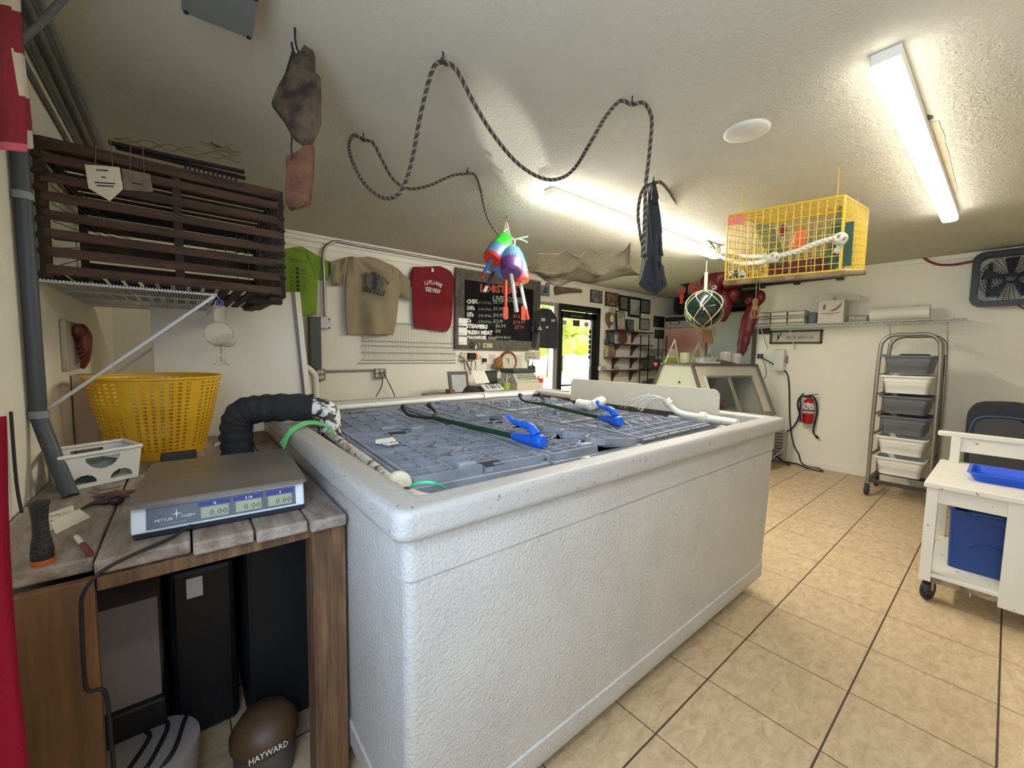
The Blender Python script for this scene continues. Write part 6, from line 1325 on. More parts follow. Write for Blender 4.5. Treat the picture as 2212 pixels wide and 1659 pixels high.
# hanging rail with small lobsters
hr = thing('hanging_rail', 'black steel rail hung from the ceiling in front of the cooler', 'rail', (5.9, 2.9, CEIL))
b0 = PX(1481, 640, 5.95); b1 = PX(1600, 612, 5.95); b1.z = b0.z
MB().tube([b0, b1], .02, 8).build('rail', black, hr); mb = MB().bb(b0.x-.02, b0.x+.02, b0.y-.02, b0.y+.02, b0.z-.02, CEIL).bb(b0.x-.06, b0.x+.06, b0.y-.06, b0.y+.06, CEIL-.015, CEIL).bb(b1.x-.02, b1.x+.02, b1.y-.02, b1.y+.02, b1.z-.02, CEIL)
mb.build('drop_bracket', black, hr); MB().bar(b0+V((0, 0, -.12)), b1+V((0, 0, -.12)), .03, .05).build('lower_rail', black, hr)
rdl = M('lobster_red', (206, 60, 44), .45)
def minilob(px, py, s, label, x=5.88):
    c = PX(px, py, x); t = thing('toy_lobster', label, 'toy lobster', c, group='small red lobsters on the black rail'); mb = MB()
    mb.ball(c+V((0, 0, -.02*s)), .05*s, 12, sc=(.6, .8, 1.5)).ball(c+V((0, 0, -.11*s)), .035*s, 10, sc=(.6, 1, .8))
    for k in (-1, 1): mb.tube([c+V((0, k*.03*s, .03*s)), c+V((0, k*.055*s, .07*s))], .012*s, 6).ball(c+V((0, k*.05*s, .10*s)), .028*s, 8, sc=(.6, .8, 1.4))
    mb.build('body', rdl, t, smooth=True); MB().tube([c+V((0, 0, .04*s)), V((c.x+.05, c.y, b0.z))], .002, 5).build('string', cordm, t)
minilob(1473, 638, .9, 'small orange-red lobster at the left end of the black rail'); minilob(1501, 632, 1.3, 'larger orange-red lobster hanging left of the glass ball')
MB().bb(5.72, 5.74, PX(1486, 655, 5.72).y, PX(1480, 655, 5.72).y, PX(1483, 657, 5.72).z, PX(1483, 651, 5.72).z).build('white_tag', M('white_paper', (0, 0, 0)), label='little white tag under the small lobsters', cat='tag')
MB().tube(smoothpts([PX(1495, 594, 5.8), PX(1508, 591, 5.8), PX(1522, 594, 5.8)], 6), .007, 6).build('red_hook_wire', M('lobster_red', (0, 0, 0)), smooth=True, label='thin curved red wire on the ceiling above the black rail', cat='wire')
# big inflatable lobster
ir = M('inflatable_red', (104, 7, 17), .42, col2=(88, 4, 12), ns=4)
il = thing('inflatable_lobster', 'big dark red inflatable lobster head hanging under the ceiling behind the glass ball', 'inflatable lobster', PX(1560, 620, 5.6))
def PI_(px, py, x=5.6): return PX(px, py, x)
mb = MB()
mb.tube(smoothpts([PI_(1530, 628), PI_(1545, 612), PI_(1562, 602), PI_(1580, 604), PI_(1592, 620)], 6), [.08, .12, .15, .17, .18, .19, .20, .21, .215, .22, .22, .22, .22, .22, .215, .21, .20, .19, .18, .17, .16, .15, .14, .12, .08], 20)
mb.build('head', ir, il, smooth=True)
mb = MB(); mb.tube(smoothpts([PI_(1562, 630), PI_(1567, 655), PI_(1565, 675), PI_(1560, 695)], 5), [.08, .085, .09, .09, .09, .09, .088, .085, .08, .075, .07, .065, .06, .05, .04, .02], 14); mb.build('claw', ir, il, smooth=True)
mb = MB(); mb.tube(smoothpts([PI_(1583, 628), PI_(1585, 640), PI_(1580, 650)], 5), [.06, .065, .07, .07, .07, .065, .06, .055, .05, .04, .02], 12); mb.build('claw', ir, il, smooth=True)
e_ = PI_(1543, 621, 5.42); mb = MB().ball(e_, .035, 14, sc=(.6, 1, 1)); mb.build('eye', M('eye_white', (220, 200, 206), .4), il, smooth=True); MB().ball(e_+V((-.018, 0, 0)), .014, 10).build('pupil', bk, il, smooth=True)
MB().tube([PI_(1562, 596), V((5.6, PI_(1562, 596).y, CEIL))], .004, 6).build('cord', cord, il)
ct_ = thing('inflatable_tail', 'long dark red inflatable lobster tail hanging beside the opening at the right', 'inflatable lobster', PX(1620, 700, 5.8))
def PT(px, py): return PX(px, py, 5.85)
mb = MB(); Lq = smoothpts([PT(1622, 655), PT(1612, 665), PT(1600, 700), PT(1595, 730), PT(1592, 760), PT(1593, 775)], 6); Rq = smoothpts([PT(1634, 655), PT(1636, 668), PT(1632, 700), PT(1622, 730), PT(1614, 755), PT(1608, 765)], 6); loops = []
for i, (a, b) in enumerate(zip(Lq, Rq)):
    c = (a+b)/2; w = (b-a)/2; k = 1+.07*math.cos(i*1.25); loops.append([c+w*k*math.cos(2*PI*j/18)+V((1, 0, 0))*w.length*.6*k*math.sin(2*PI*j/18) for j in range(18)])
loft(mb, loops); mb.build('segments', ir, ct_, smooth=True)
mb = MB().ball(PT(1642, 642), .08, 14, sc=(.6, .8, 1.15)).ball(PT(1618, 648), .065, 12, sc=(.6, .9, 1.0)).tube([PT(1640, 650), PT(1628, 660)], [.05, .06], 12); mb.build('tail_fan', ir, ct_, smooth=True)
MB().tube([PT(1640, 632), V((5.85, PT(1640, 632).y, CEIL))], .004, 6).build('cord', cord, ct_)
# rope doll
rd = thing('rope_knot_charm', 'small tan knotted-rope charm hanging in front of the red tail', 'rope charm', PX(1632, 660, 5.5)); c = PX(1632, 652, 5.5)
mb = MB().ball(c, .045, 12, sc=(.8, .8, 1.1)).ball(c+V((0, 0, -.07)), .04, 12, sc=(.8, 1, 1))
for k in (-1, 0, 1): mb.tube([c+V((0, k*.02, -.08)), c+V((0, k*.045, -.14+.0*k)), c+V((0, k*.02, -.2))], .008, 6)
mb.build('knot', M('jute', (150, 122, 84), .9, bump=.8, bs=80), rd, smooth=True); MB().tube([c, V((c.x, c.y, CEIL))], .004, 6).build('cord', cord, rd)
# sliding track
tk = thing('sliding_door_track', 'long black steel sliding-door track high on the right wall above the opening', 'door track', (XR, 2.0, 2.4))
MB().bb(XR-.06, XR-.02, 1.34, 2.85, 2.355, 2.425).build('track', black, tk, bevel=.003); mb = MB()
for y in (1.36, 1.8, 2.2): MB().bb(XR-.07, XR-.001, y-.03, y+.03, 2.33, 2.41).build('wall_bracket', black, tk, bevel=.003)
MB().bb(XR-.02, XR+.0-.003, X(1660, 710).y-.02, X(1640, 710).y, X(1650, 722).z, X(1650, 703).z).build('dark_plate', M('dark_red_plate', (58, 32, 28), .6), label='dark brown plate on the wall at the left end of the wire shelf', cat='plate')
# ---- seafood case
c19, s19 = math.cos(math.radians(19)), math.sin(math.radians(19))
N0 = PD(1495, 790, 4.75); cz = N0.z
cs = thing('seafood_case', 'white refrigerated seafood display case with slanted sliding glass doors', 'display case', (N0.x, N0.y, 0), math.radians(-19))
CW = 1.02  # along local x; local -y faces the camera
def LC(x, y, z): return WM[cs.name] @ V((x, y, z))
wcs = M('case_white', (186, 180, 162), .4); alu = M('case_aluminium', (160, 154, 140), .35, .5)
z0c, z1c, lean = .70, cz, -.27
dpt_ = .62
MB().hexa([LC(0, lean, 0), LC(CW, lean, 0), LC(CW, dpt_+.12, 0), LC(0, dpt_+.12, 0), LC(0, lean, z0c), LC(CW, lean, z0c), LC(CW, dpt_+.12, z0c), LC(0, dpt_+.12, z0c)]).build('base_cabinet', wcs, cs, bevel=.006)
MB().hexa([LC(0, lean, z0c), LC(.03, lean, z0c), LC(.03, dpt_+.18, z0c), LC(0, dpt_+.18, z0c), LC(0, 0, z1c), LC(.03, 0, z1c), LC(.03, dpt_-.12, z1c), LC(0, dpt_-.12, z1c)]).build('end_panel', wcs, cs, bevel=.003)
MB().hexa([LC(CW-.03, lean, z0c), LC(CW, lean, z0c), LC(CW, dpt_+.18, z0c), LC(CW-.03, dpt_+.18, z0c), LC(CW-.03, 0, z1c), LC(CW, 0, z1c), LC(CW, dpt_-.12, z1c), LC(CW-.03, dpt_-.12, z1c)]).build('end_panel', wcs, cs, bevel=.003)
MB().hexa([LC(-.02, -.02, z1c), LC(CW+.02, -.02, z1c), LC(CW+.02, dpt_-.1, z1c), LC(-.02, dpt_-.1, z1c), LC(-.02, -.02, z1c+.025), LC(CW+.02, -.02, z1c+.025), LC(CW+.02, dpt_-.1, z1c+.025), LC(-.02, dpt_-.1, z1c+.025)]).build('top', M('case_top_dark', (92, 84, 72), .5), cs, bevel=.004)
def SF(u, v, o=0): # slanted rear face
    p = V((0+u*CW, lean*(1-v), z0c+(z1c-z0c)*v)); n = V((0, -(z1c-z0c), -lean)).normalized(); n = V((0, -1, -lean/(z1c-z0c)*-1)).normalized(); q = p+V((0, -1, 0))*o; return LC(*q)
def sfq(u0, u1, v0, v1, o, th, nm_, m): return MB().hexa([SF(u0, v0, o), SF(u1, v0, o), SF(u1, v0, o-th), SF(u0, v0, o-th), SF(u0, v1, o), SF(u1, v1, o), SF(u1, v1, o-th), SF(u0, v1, o-th)]).build(nm_, m, cs)
sfq(0, 1, .80, 1, .004, .03, 'upper_rail', wcs); sfq(0, .12, .0, .80, .004, .03, 'side_stile', wcs); sfq(.90, 1, .0, .8, .004, .03, 'side_stile', wcs); sfq(0, 1, -.04, .07, .004, .03, 'lower_rail', alu)
for u0, u1, o in ((.12, .53, 0), (.49, .90, -.012)):
    sfq(u0, u0+.03, .07, .80, o, .012, 'door_stile', alu); sfq(u1-.03, u1, .07, .80, o, .012, 'door_stile', alu); sfq(u0, u1, .76, .80, o, .012, 'door_stile', alu)
    sfq(u0+.03, u1-.03, .07, .76, o-.004, .004, 'sliding_glass', glass)
sfq(.12, .14, .07, .80, .02, .015, 'door_handle', M('enamel_white', (0, 0, 0)))
MB().hexa([LC(.05, .0, z0c), LC(CW-.05, .0, z0c), LC(CW-.05, dpt_, z0c), LC(.05, dpt_, z0c), LC(.05, .0, z0c+.01), LC(CW-.05, .0, z0c+.01), LC(CW-.05, dpt_, z0c+.01), LC(.05, dpt_, z0c+.01)]).build('deck', wcs, cs)
MB().hexa([LC(.04, dpt_+.1, z0c), LC(CW-.04, dpt_+.1, z0c), LC(CW-.04, dpt_+.13, z0c), LC(.04, dpt_+.13, z0c), LC(.04, dpt_-.16, z1c), LC(CW-.04, dpt_-.16, z1c), LC(CW-.04, dpt_-.13, z1c), LC(.04, dpt_-.13, z1c)]).build('front_glass', M('case_front_glass', (150, 158, 148), .2), cs)
mb = MB(); mb.hexa([LC(.1, .35, z0c+.012), LC(CW-.1, .35, z0c+.012), LC(CW-.1, .5, z0c+.012), LC(.1, .5, z0c+.012), LC(.1, .35, z0c+.13), LC(CW-.1, .35, z0c+.13), LC(CW-.1, .5, z0c+.13), LC(.1, .5, z0c+.13)]); mb.build('red_seafood_tray', M('pale_red_tray', (172, 92, 80), .5, col2=(186, 130, 116), ns=9), label='long reddish tray of seafood seen through the glass of the display case', cat='tray', bevel=.01)
MB().lathe([(.001, 0), (.08, .002), (.10, .05), (.09, .07), (.03, .1), (.001, .102)], 24, tuple(LC(.3, .15, z0c+.012))).build('salad_bowl', M('bowl_pale', (186, 182, 168), .3), smooth=True, label='pale bowl inside the left half of the display case', cat='bowl')
dkt = M('case_top_dark', (0, 0, 0))
for xx_ in (-.006, .036):
    MB().bar(LC(xx_ if xx_ < 0 else CW+.006, lean-.012, z0c), LC(xx_ if xx_ < 0 else CW+.006, -.012, z1c), .03, .03, up=(0, 1, 0)).build('edge_trim', dkt, cs)
MB().bar(LC(-.006, dpt_+.18, z0c), LC(-.006, dpt_-.12, z1c), .03, .03, up=(0, 1, 0)).build('edge_trim', dkt, cs)
# items on the case
zt_ = z1c+.026
def onc(x, y): p = LC(x, y, 0); return V((p.x, p.y, zt_))
def easel(x, y, s, label, tiltx=.0):
    t = thing('tabletop_easel', label, 'easel', onc(x, y), group='small easels on the seafood case'); q = onc(x, y); ex = (LC(1, 0, 0)-LC(0, 0, 0)).normalized(); ey = (LC(0, 1, 0)-LC(0, 0, 0)).normalized(); u = V((0, 0, 1)); mb = MB(); wm_ = M('easel_cream', (176, 168, 146), .6)
    top = q+u*.20*s+ex*.02*s
    mb.bar(q-ex*.07*s, top, .012, .008, m=0).bar(q+ex*.07*s-ey*.0, top, .012, .008).bar(q+ey*.09*s, top, .01, .008).bar(q-ex*.07*s+u*.05*s, q+ex*.06*s+u*.05*s-ey*.01, .012, .008)
    mb.build('legs', wm_, t); MB().quadbox([q-ex*.045*s+u*.055*s-ey*.012, q+ex*.03*s+u*.055*s-ey*.012, q+ex*.03*s+u*.12*s-ey*.0, q-ex*.035*s+u*.12*s-ey*.0], -.004).build('price_card', M('easel_card', (132, 124, 106), .6), t)
easel(-.08+.05, .30, 1.45, 'cream small easel at the left end on top of the seafood case'); easel(.24, .18, 1.3, 'grey small easel in the middle on top of the seafood case'); easel(.56, .30, 1.0, 'small easel at the right on top of the seafood case')
t = thing('clear_canister', 'clear plastic canister between the first two easels', 'canister', onc(.10, .2)); q = onc(.12, .25); MB().lathe([(.05, 0), (.055, .01), (.055, .12), (.05, .13)], 20, q).build('body', M('canister_clear', (206, 208, 170), .2, alpha=.55), t, smooth=True)
q = onc(.42, .2); MB().box((q.x, q.y, q.z+.04), (.22, .14, .078), Matrix.Rotation(-.33, 3, 'Z')).build('clear_lidded_box', M('clear_box', (170, 168, 158), .2, col2=(206, 206, 200), ns=20), label='clear plastic box of bits right of the middle easel', cat='box', bevel=.01)
q = onc(.34, .08); MB().box((q.x, q.y, q.z+.012), (.26, .10, .022), Matrix.Rotation(-.33, 3, 'Z')).build('white_label_roll', M('enamel_white', (0, 0, 0)), label='flat white packet at the front edge of the case top', cat='packet', bevel=.003)
q = onc(.60, .18); MB().hexa([q+V(p) for p in ((-.12, -.1, 0), (.12, -.16, 0), (.16, .02, 0), (-.08, .08, 0), (-.12, -.1, .045), (.12, -.16, .006), (.16, .02, .006), (-.08, .08, .06))]).build('brown_brochure', M('brochure_brown', (112, 100, 84), .6), label='brown curled brochure lying right of the clear box', cat='brochure')
q = onc(.74, .20); MB().lathe([(.06, 0), (.065, .02), (.07, .12), (.06, .15)], 10, q).build('plastic_tub_stack', M('tub_white', (200, 194, 184), .4), label='stack of crinkled white tubs at the right end of the case', cat='tubs'); q = onc(.83, .12); MB().lathe([(.05, 0), (.06, .1), (.045, .13)], 10, q).build('plastic_bag_roll', M('tub_white', (0, 0, 0)), label='second white tub right of the crinkled tub stack', cat='tub')
MB().prism([PD(1412, 783, 5.2), PD(1421, 784, 5.2), PD(1417, 792, 5.2)], FW*.01).build('pink_card', M('hot_pink', (224, 60, 120), .5), label='hot pink corner of card at the left end of the seafood case', cat='card')
q = LC(0, .1, 1.0); mb = MB(); mb.prism([PD(1467, 822, 4.7), PD(1471, 828, 4.7), PD(1465, 828, 4.7)], FW*.01); mb.build('vent_peg', bk, cs)
# ---- wire shelf on the right wall
ws = thing('wall_wire_shelf', 'long white wire shelf on the right wall with takeout boxes and a paper roll', 'shelf', (XR, 1.25, 1.81)); zs_ = 1.805; sy0, sy1, sx0 = .30, 2.20, XR-.30
mb = MB()
for i in range(64): y = sy0+i*(sy1-sy0)/63; mb.tube([(sx0, y, zs_), (XR-.01, y, zs_)], .0026, 5); mb.tube([(sx0, y, zs_), (sx0, y, zs_-.03)], .0026, 5)
mb.build('deck_wire', shm, ws); mb = MB()
for x in (sx0, sx0+.1, sx0+.2, XR-.01): mb.tube([(x, sy0, zs_-.004), (x, sy1, zs_-.004)], .004, 6)
mb.tube([(sx0, sy0, zs_-.032), (sx0, sy1, zs_-.032)], .0045, 6); mb.build('frame', shm, ws)
for y in (2.10, 1.78, .85, .42): MB().tube([(sx0+.02, y, zs_-.03), (XR-.01, y, zs_-.30)], .006, 8).build('brace', shm, ws, smooth=True)
tbm = [M('takeout_white', (196, 190, 176), .6), M('takeout_stripe', (128, 120, 104), .6)]
y = 2.17
for i in range(3):
    for k in range(2):
        y0, y1 = 2.18-i*.19-.172, 2.18-i*.19; z = zs_+.003+k*.088
        t = thing('takeout_box_pack', '%s pack of white takeout boxes in the %s stack on the wire shelf' % (['lower', 'upper'][k], ['left', 'middle', 'right'][i]), 'box pack', (XR-.15, (y0+y1)/2, z), group='packs of takeout boxes')
        MB().bb(XR-.28, XR-.06, y0, y1, z, z+.085).build('boxes', tbm[0], t, bevel=.008); MB().bb(XR-.284, XR-.279, y0+.006, y1-.006, z+.012, z+.03).bb(XR-.284, XR-.279, y0+.004, y1-.008, z+.066, z+.078).build('stripe', tbm[1], t)
MB().box((XR-.15, 1.555, zs_+.073), (.2, .09, .14)).build('grey_bag', M('blue_grey_bag', (92, 98, 104), .6, bump=.5, bs=20), label='grey-blue soft bag squeezed between box packs and carton', cat='bag', bevel=.03)
cb = thing('open_carton', 'white carton with open flaps and a dark printed mark on the wire shelf', 'carton', (XR-.15, 1.36, zs_)); cw = M('carton_white2', (190, 184, 168), .6); y0, y1, z0, z1 = 1.245, 1.49, zs_+.003, zs_+.265
MB().bb(XR-.29, XR-.05, y0, y1, z0, z1).build('body', cw, cb, bevel=.002)
for yy in (y0, y1): MB().bar((XR-.17, yy, z1), (XR-.17, yy+(-.012 if yy == y0 else .012), z1+.075), .004, .22, up=(0, 1, 0)).build('flap', cw, cb)
mb = MB(); fx_ = XR-.2915
mb.prism([(fx_, 1.44+a*.0011, z0+.22-b*.0011) for a, b in ((-10, 0), (0, 8), (6, 30), (0, 60), (-14, 62), (-20, 40), (-24, 10))], (.001, 0, 0)); mb.prism([(fx_, p, q) for p, q in ((1.38, z0+.14), (1.33, z0+.16), (1.29, z0+.20), (1.265, z0+.24), (1.275, z0+.19), (1.31, z0+.145), (1.35, z0+.13))], (.001, 0, 0))
mb.bb(fx_, fx_+.001, 1.28, 1.46, z0+.108, z0+.115, m=1).bb(fx_, fx_+.001, 1.33, 1.41, z0+.09, z0+.095, m=1); mb.build('printed_mark', [M('carton_print', (110, 96, 88), .7), M('carton_print_red', (130, 74, 64), .7)], cb)
MB().tube(smoothpts([(XR-.15, 1.22, zs_+.05), (XR-.14, 1.12, zs_+.045), (XR-.15, 1.05, zs_+.04)], 4), .045, 12).build('clear_wrap', M('wrap_grey', (150, 146, 134), .3, col2=(180, 176, 160), ns=20), smooth=True, label='crumpled clear plastic wrap between carton and paper roll', cat='plastic wrap')
MB().tube([(XR-.16, 1.03, zs_+.082), (XR-.16, .56, zs_+.082)], .078, 28).build('paper_roll', M('roll_white', (222, 218, 200), .4, bump=.3, bs=14), smooth=True, label='thick white wrapped paper roll on the right wire shelf', cat='roll')
# sign
sg = thing('seafood_sign', 'narrow cream framed sign reading fresh seafood with a small lobster drawing', 'sign', X(1720, 728)); a, b = X(1665, 715), X(1776, 742)
MB().bb(XR-.03, XR-.003, b.y, a.y, b.z, b.z+.022).bb(XR-.03, XR-.003, b.y, a.y, a.z-.022, a.z).bb(XR-.03, XR-.003, b.y, b.y+.024, b.z, a.z).bb(XR-.03, XR-.003, a.y-.024, a.y, b.z, a.z).build('frame', M('sign_frame', (66, 50, 38), .6), sg, bevel=.003)
MB().bb(XR-.015, XR-.003, b.y+.02, a.y-.02, b.z+.02, a.z-.02).build('board', M('sign_cream', (190, 182, 160), .6), sg)
mb = MB(); mb.text('FRESH  SEAFOOD', (XR-.017, a.y-.19, b.z+.058), (0, -1, 0), (0, 0, 1), .06, 0, fit=.30, off=0)
cyy, czz = a.y-.10, (a.z+b.z)/2
mb.ball((XR-.017, cyy, czz), .013, 8, sc=(.1, 1, 2)).tube([(XR-.017, cyy, czz), (XR-.017, cyy-.03, czz+.04)], .004, 5).tube([(XR-.017, cyy, czz), (XR-.017, cyy+.012, czz+.045)], .004, 5).ball((XR-.017, cyy-.03, czz+.042), .010, 8, sc=(.1, 1, 1.3)).tube([(XR-.017, cyy, czz-.02), (XR-.017, cyy+.02, czz-.045)], .006, 5)
mb.build('lettering', M('ink', (0, 0, 0)), sg)
# outlet, dispenser, cords
def xbox(name, label, cat, p0, p1, th, m, bevel=.004, parent=None):
    a, b = X(*p0), X(*p1); mb = MB().bb(XR-th, XR-.001, min(a.y, b.y), max(a.y, b.y), min(a.z, b.z), max(a.z, b.z)); return mb.build(name, m, parent, bevel=bevel, **({} if parent else dict(label=label, cat=cat)))
t = thing('wall_outlet', 'black four-way outlet on the right wall near the seafood case', 'outlet', X(1643, 770)); xbox('plate', '', '', (1636, 764), (1650, 775), .02, M('enamel_white', (0, 0, 0)), parent=t); mb = MB()
for u in (.27, .73):
    for w in (.27, .73): a, b = X(1636, 764), X(1650, 775); mb.box((XR-.024, a.y+(b.y-a.y)*u, a.z+(b.z-a.z)*w), (.012, .030, .030))
mb.build('socket', M('adapter_black', (0, 0, 0)), t, bevel=.003)
t = thing('towel_dispenser', 'tall rounded white dispenser box on the right wall', 'dispenser', X(1690, 778)); xbox('cover', '', '', (1679, 755), (1697, 802), .12, M('dispenser_white', (222, 218, 202), .4), .02, t); xbox('lock', '', '', (1698, 769), (1702, 784), .05, M('outlet_grey', (0, 0, 0)), .002, t)
P_ = smoothpts([X(1697, 800)+V((-.05, 0, 0)), X(1703, 810)+V((-.03, 0, 0)), X(1706, 840)+V((-.02, 0, 0)), X(1707, 900)+V((-.02, 0, 0)), X(1713, 950)+V((-.02, 0, 0)), V((XR-.03, X(1725, 980).y, .16)), PZ(1748, 998, .012), PZ(1776, 1016, .01), PZ(1770, 1017, .01), PZ(1740, 1010, .01), PZ(1715, 998, .01), PZ(1698, 990, .01)], 6)
for p in P_: p.x = min(p.x, XR-.02)
MB().tube(P_, .008, 6).build('black_cable', bk, smooth=True, label='black cord dropping from the white dispenser and looping on the floor', cat='cord')
MB().tube(smoothpts([X(1646, 772)+V((-.03, 0, 0)), X(1660, 779)+V((-.05, 0, 0)), X(1679, 790)+V((-.05, 0, 0))], 5), .007, 6).build('short_cord', bk, smooth=True, label='short thick cord from the black outlet to the white dispenser', cat='cord')
MB().tube(smoothpts([X(1648, 774)+V((-.03, 0, 0)), X(1655, 790)+V((-.03, 0, 0)), X(1657, 808)+V((-.03, 0, 0)), X(1652, 818)+V((-.03, 0, 0)), X(1645, 819)+V((-.03, 0, 0))], 5), .004, 6).build('thin_cord', cordm, smooth=True, label='thin cord curling from the black outlet towards the display case', cat='cord')
# extinguisher
ex = thing('fire_extinguisher', 'red fire extinguisher with white label hanging on the right wall', 'fire extinguisher', X(1746, 900)); exx = XR-.085; top = PX(1746, 862, exx); bot = PX(1747, 914, exx); cy_, zb_, zt2 = (top.y+bot.y)/2, bot.z, top.z; er = .063
MB().lathe([(er*.9, zb_), (er, zb_+.01), (er, zt2-.06), (er*.85, zt2-.02), (er*.4, zt2), (er*.35, zt2+.02)], 24, (exx, cy_, 0)).build('cylinder', M('extinguisher_red', (170, 18, 24), .3), ex, smooth=True)
zA = zb_+(zt2-zb_)*.42; MB().lathe([(er+.001, zA), (er+.001, zA+.13)], 24, (exx, cy_, 0)).build('label_band', M('extinguisher_label', (206, 198, 190), .5, col2=(150, 110, 104), ns=30, thr=(.55, .6)), ex, smooth=True)
MB().lathe([(er+.003, zA+.03), (er+.003, zA+.045)], 24, (exx, cy_, 0)).build('strap', bk, ex, smooth=True)
mb = MB().tube([(exx, cy_, zt2), (exx, cy_, zt2+.05)], .018, 10).bar((exx, cy_+.06, zt2+.04), (exx, cy_-.09, zt2+.07), .02, .008).bar((exx, cy_+.05, zt2+.02), (exx, cy_-.07, zt2+.02), .018, .008); mb.build('valve_handle', bk, ex)
MB().tube(smoothpts([(exx, cy_+.02, zt2+.03), (exx-.02, cy_+.09, zt2+.02), (exx-.02, cy_+.115, zt2-.08), (exx-.02, cy_+.08, zt2-.22), (exx-.02, cy_+.075, zt2-.3)], 5), .010, 8).build('hose', bk, ex, smooth=True)
MB().bb(XR-.03, XR-.001, cy_-.03, cy_+.03, zb_+.1, zt2).build('wall_hook', M('steel_conduit', (0, 0, 0)), ex)
Q = lambda px, py, o=.03: X(px, py)+V((-o, 0, 0))
MB().tube(smoothpts([Q(1757, 852, .08), Q(1765, 864, .06), Q(1767, 885), Q(1764, 905), Q(1759, 925), Q(1759, 935), Q(1765, 942)], 5), .009, 8).tube([Q(1764, 941), Q(1769, 946)], .016, 8).build('black_cable', bk, smooth=True, label='thick black cord with a plug hanging right of the extinguisher', cat='cord')
MB().tube(smoothpts([Q(1740, 850, .08), Q(1731, 858), Q(1730, 880), Q(1727, 900), Q(1718, 918), Q(1705, 930), Q(1690, 935), Q(1668, 933)], 5), .009, 8).build('black_cable', bk, smooth=True, label='black cord sweeping left from the extinguisher towards the tank corner', cat='cord')
# heater grille, squeegee
hg = thing('floor_heater', 'low white heater with horizontal grille slats near the floor, behind the tank corner', 'heater', X(1680, 960)); a, b = X(1658, 935), X(1693, 992); a.z = max(a.z, .42)
MB().bb(XR-.10, XR-.002, b.y-.03, 2.2, .03, a.z).build('housing', M('heater_white', (184, 178, 160), .5), hg, bevel=.006); mb = MB()
for i in range(9): z = .06+i*(a.z-.1)/8; mb.bb(XR-.108, XR-.10, b.y, 2.18, z, z+.012)
mb.build('grille_slat', M('grille_dark', (84, 78, 66), .5), hg)
sq = thing('squeegee', 'white squeegee head on a dark handle leaning against the heater', 'squeegee', PZ(1690, 1000, .02)); a, b, c = PX(1664, 993, 6.0), PX(1693, 970, 6.0), PX(1679, 986, 6.0); a.z = max(a.z, .03)
MB().bar(a, b, .05, .015).build('head', M('enamel_white', (0, 0, 0)), sq, bevel=.004); MB().tube([c, PZ(1692, 997, .05), PZ(1706, 1004, .015)], .014, 8).build('handle', M('handle_black', (44, 40, 36), .5), sq, smooth=True)
# red cable and fan
MB().tube(smoothpts([X(1995, 556)+V((-.04, 0, 0)), X(2008, 566)+V((-.04, 0, 0)), X(2030, 573)+V((-.04, 0, 0)), X(2060, 573)+V((-.04, 0, 0)), X(2090, 568)+V((-.04, 0, 0)), X(2120, 562)+V((-.04, 0, 0))], 6), .011, 8).build('red_cable', M('red_cable', (120, 32, 34), .5), smooth=True, label='dark red cable drooping under the ceiling to the black fan', cat='cable')
fn = thing('box_fan', 'black square box fan mounted high on the right wall', 'fan', (XR-.08, .02, 2.2)); F0 = XR-.16
fy0, fy1, fz0, fz1 = -.20, .30, 1.92, 2.44
def yz(loop, x): return [(x, p[0], p[1]) for p in loop]
lp_ = [(p[0], p[1]) for p in rrect(fy0, fy1, fz0, fz1, .08, 0)]; li = [(p[0], p[1]) for p in rrect(fy0+.05, fy1-.05, fz0+.05, fz1-.05, .06, 0)]
mb = MB(); loft(mb, [yz(li, F0+.13), yz(lp_, F0+.13), yz(lp_, F0+.01), yz([(p[0]*.99+.0005, p[1]) for p in lp_], F0), yz(li, F0), yz(li, F0+.13)], cap0=False, cap1=False); mb.build('housing', M('fan_black', (26, 28, 32), .4), fn, smooth=True)
mb = MB(); cy, czf = (fy0+fy1)/2, (fz0+fz1)/2
for r in (.04, .06, .08, .10, .12, .14, .16, .18, .20): mb.tube([(F0+.012, cy+r*math.cos(2*PI*k/30), czf+r*math.sin(2*PI*k/30)) for k in range(30)], .0022, 4, closed=True)
for k in range(36): a = 2*PI*k/36; mb.tube([(F0+.012, cy+.04*math.cos(a), czf+.04*math.sin(a)), (F0+.012, cy+.215*math.cos(a), czf+.215*math.sin(a))], .002, 4)
mb.build('grille', M('fan_grille', (40, 42, 46), .4), fn); mb = MB()
for k in range(5):
    a = 2*PI*k/5+.3; P_ = [(F0+.05, cy+.03*math.cos(a-.4), czf+.03*math.sin(a-.4)), (F0+.07, cy+.19*math.cos(a-.25), czf+.19*math.sin(a-.25)), (F0+.06, cy+.195*math.cos(a+.25), czf+.195*math.sin(a+.25)), (F0+.05, cy+.03*math.cos(a+.4), czf+.03*math.sin(a+.4))]; mb.prism(P_, (.004, 0, 0))
mb.lathe([(.05, 0), (.05, .05), (.001, .055)], 20, (F0+.09, cy, czf), (-1, 0, 0)); mb.build('blade', M('fan_black', (0, 0, 0)), fn)
mb = MB().bb(F0+.12, XR-.001, fy0+.1, fy0+.13, fz0+.1, fz1-.1).bb(F0+.12, XR-.001, fy1-.13, fy1-.1, fz0+.1, fz1-.1); mb.build('bracket', black, fn)
mb = MB(); mb.text('AIR', (F0-.001, .21, fz1-.035), (0, -1, 0), (0, 0, 1), .02, 0); mb.build('lettering', M('fan_print', (90, 92, 96), .4), fn)
MB().tube(smoothpts([V((XR-.05, .0, 1.93)), V((XR-.02, -.08, 1.86)), V((XR-.02, -.2, 1.80))], 5), .005, 6).build('fan_cord', bk, smooth=True, label='thin black cord running down right from the fan', cat='cord')
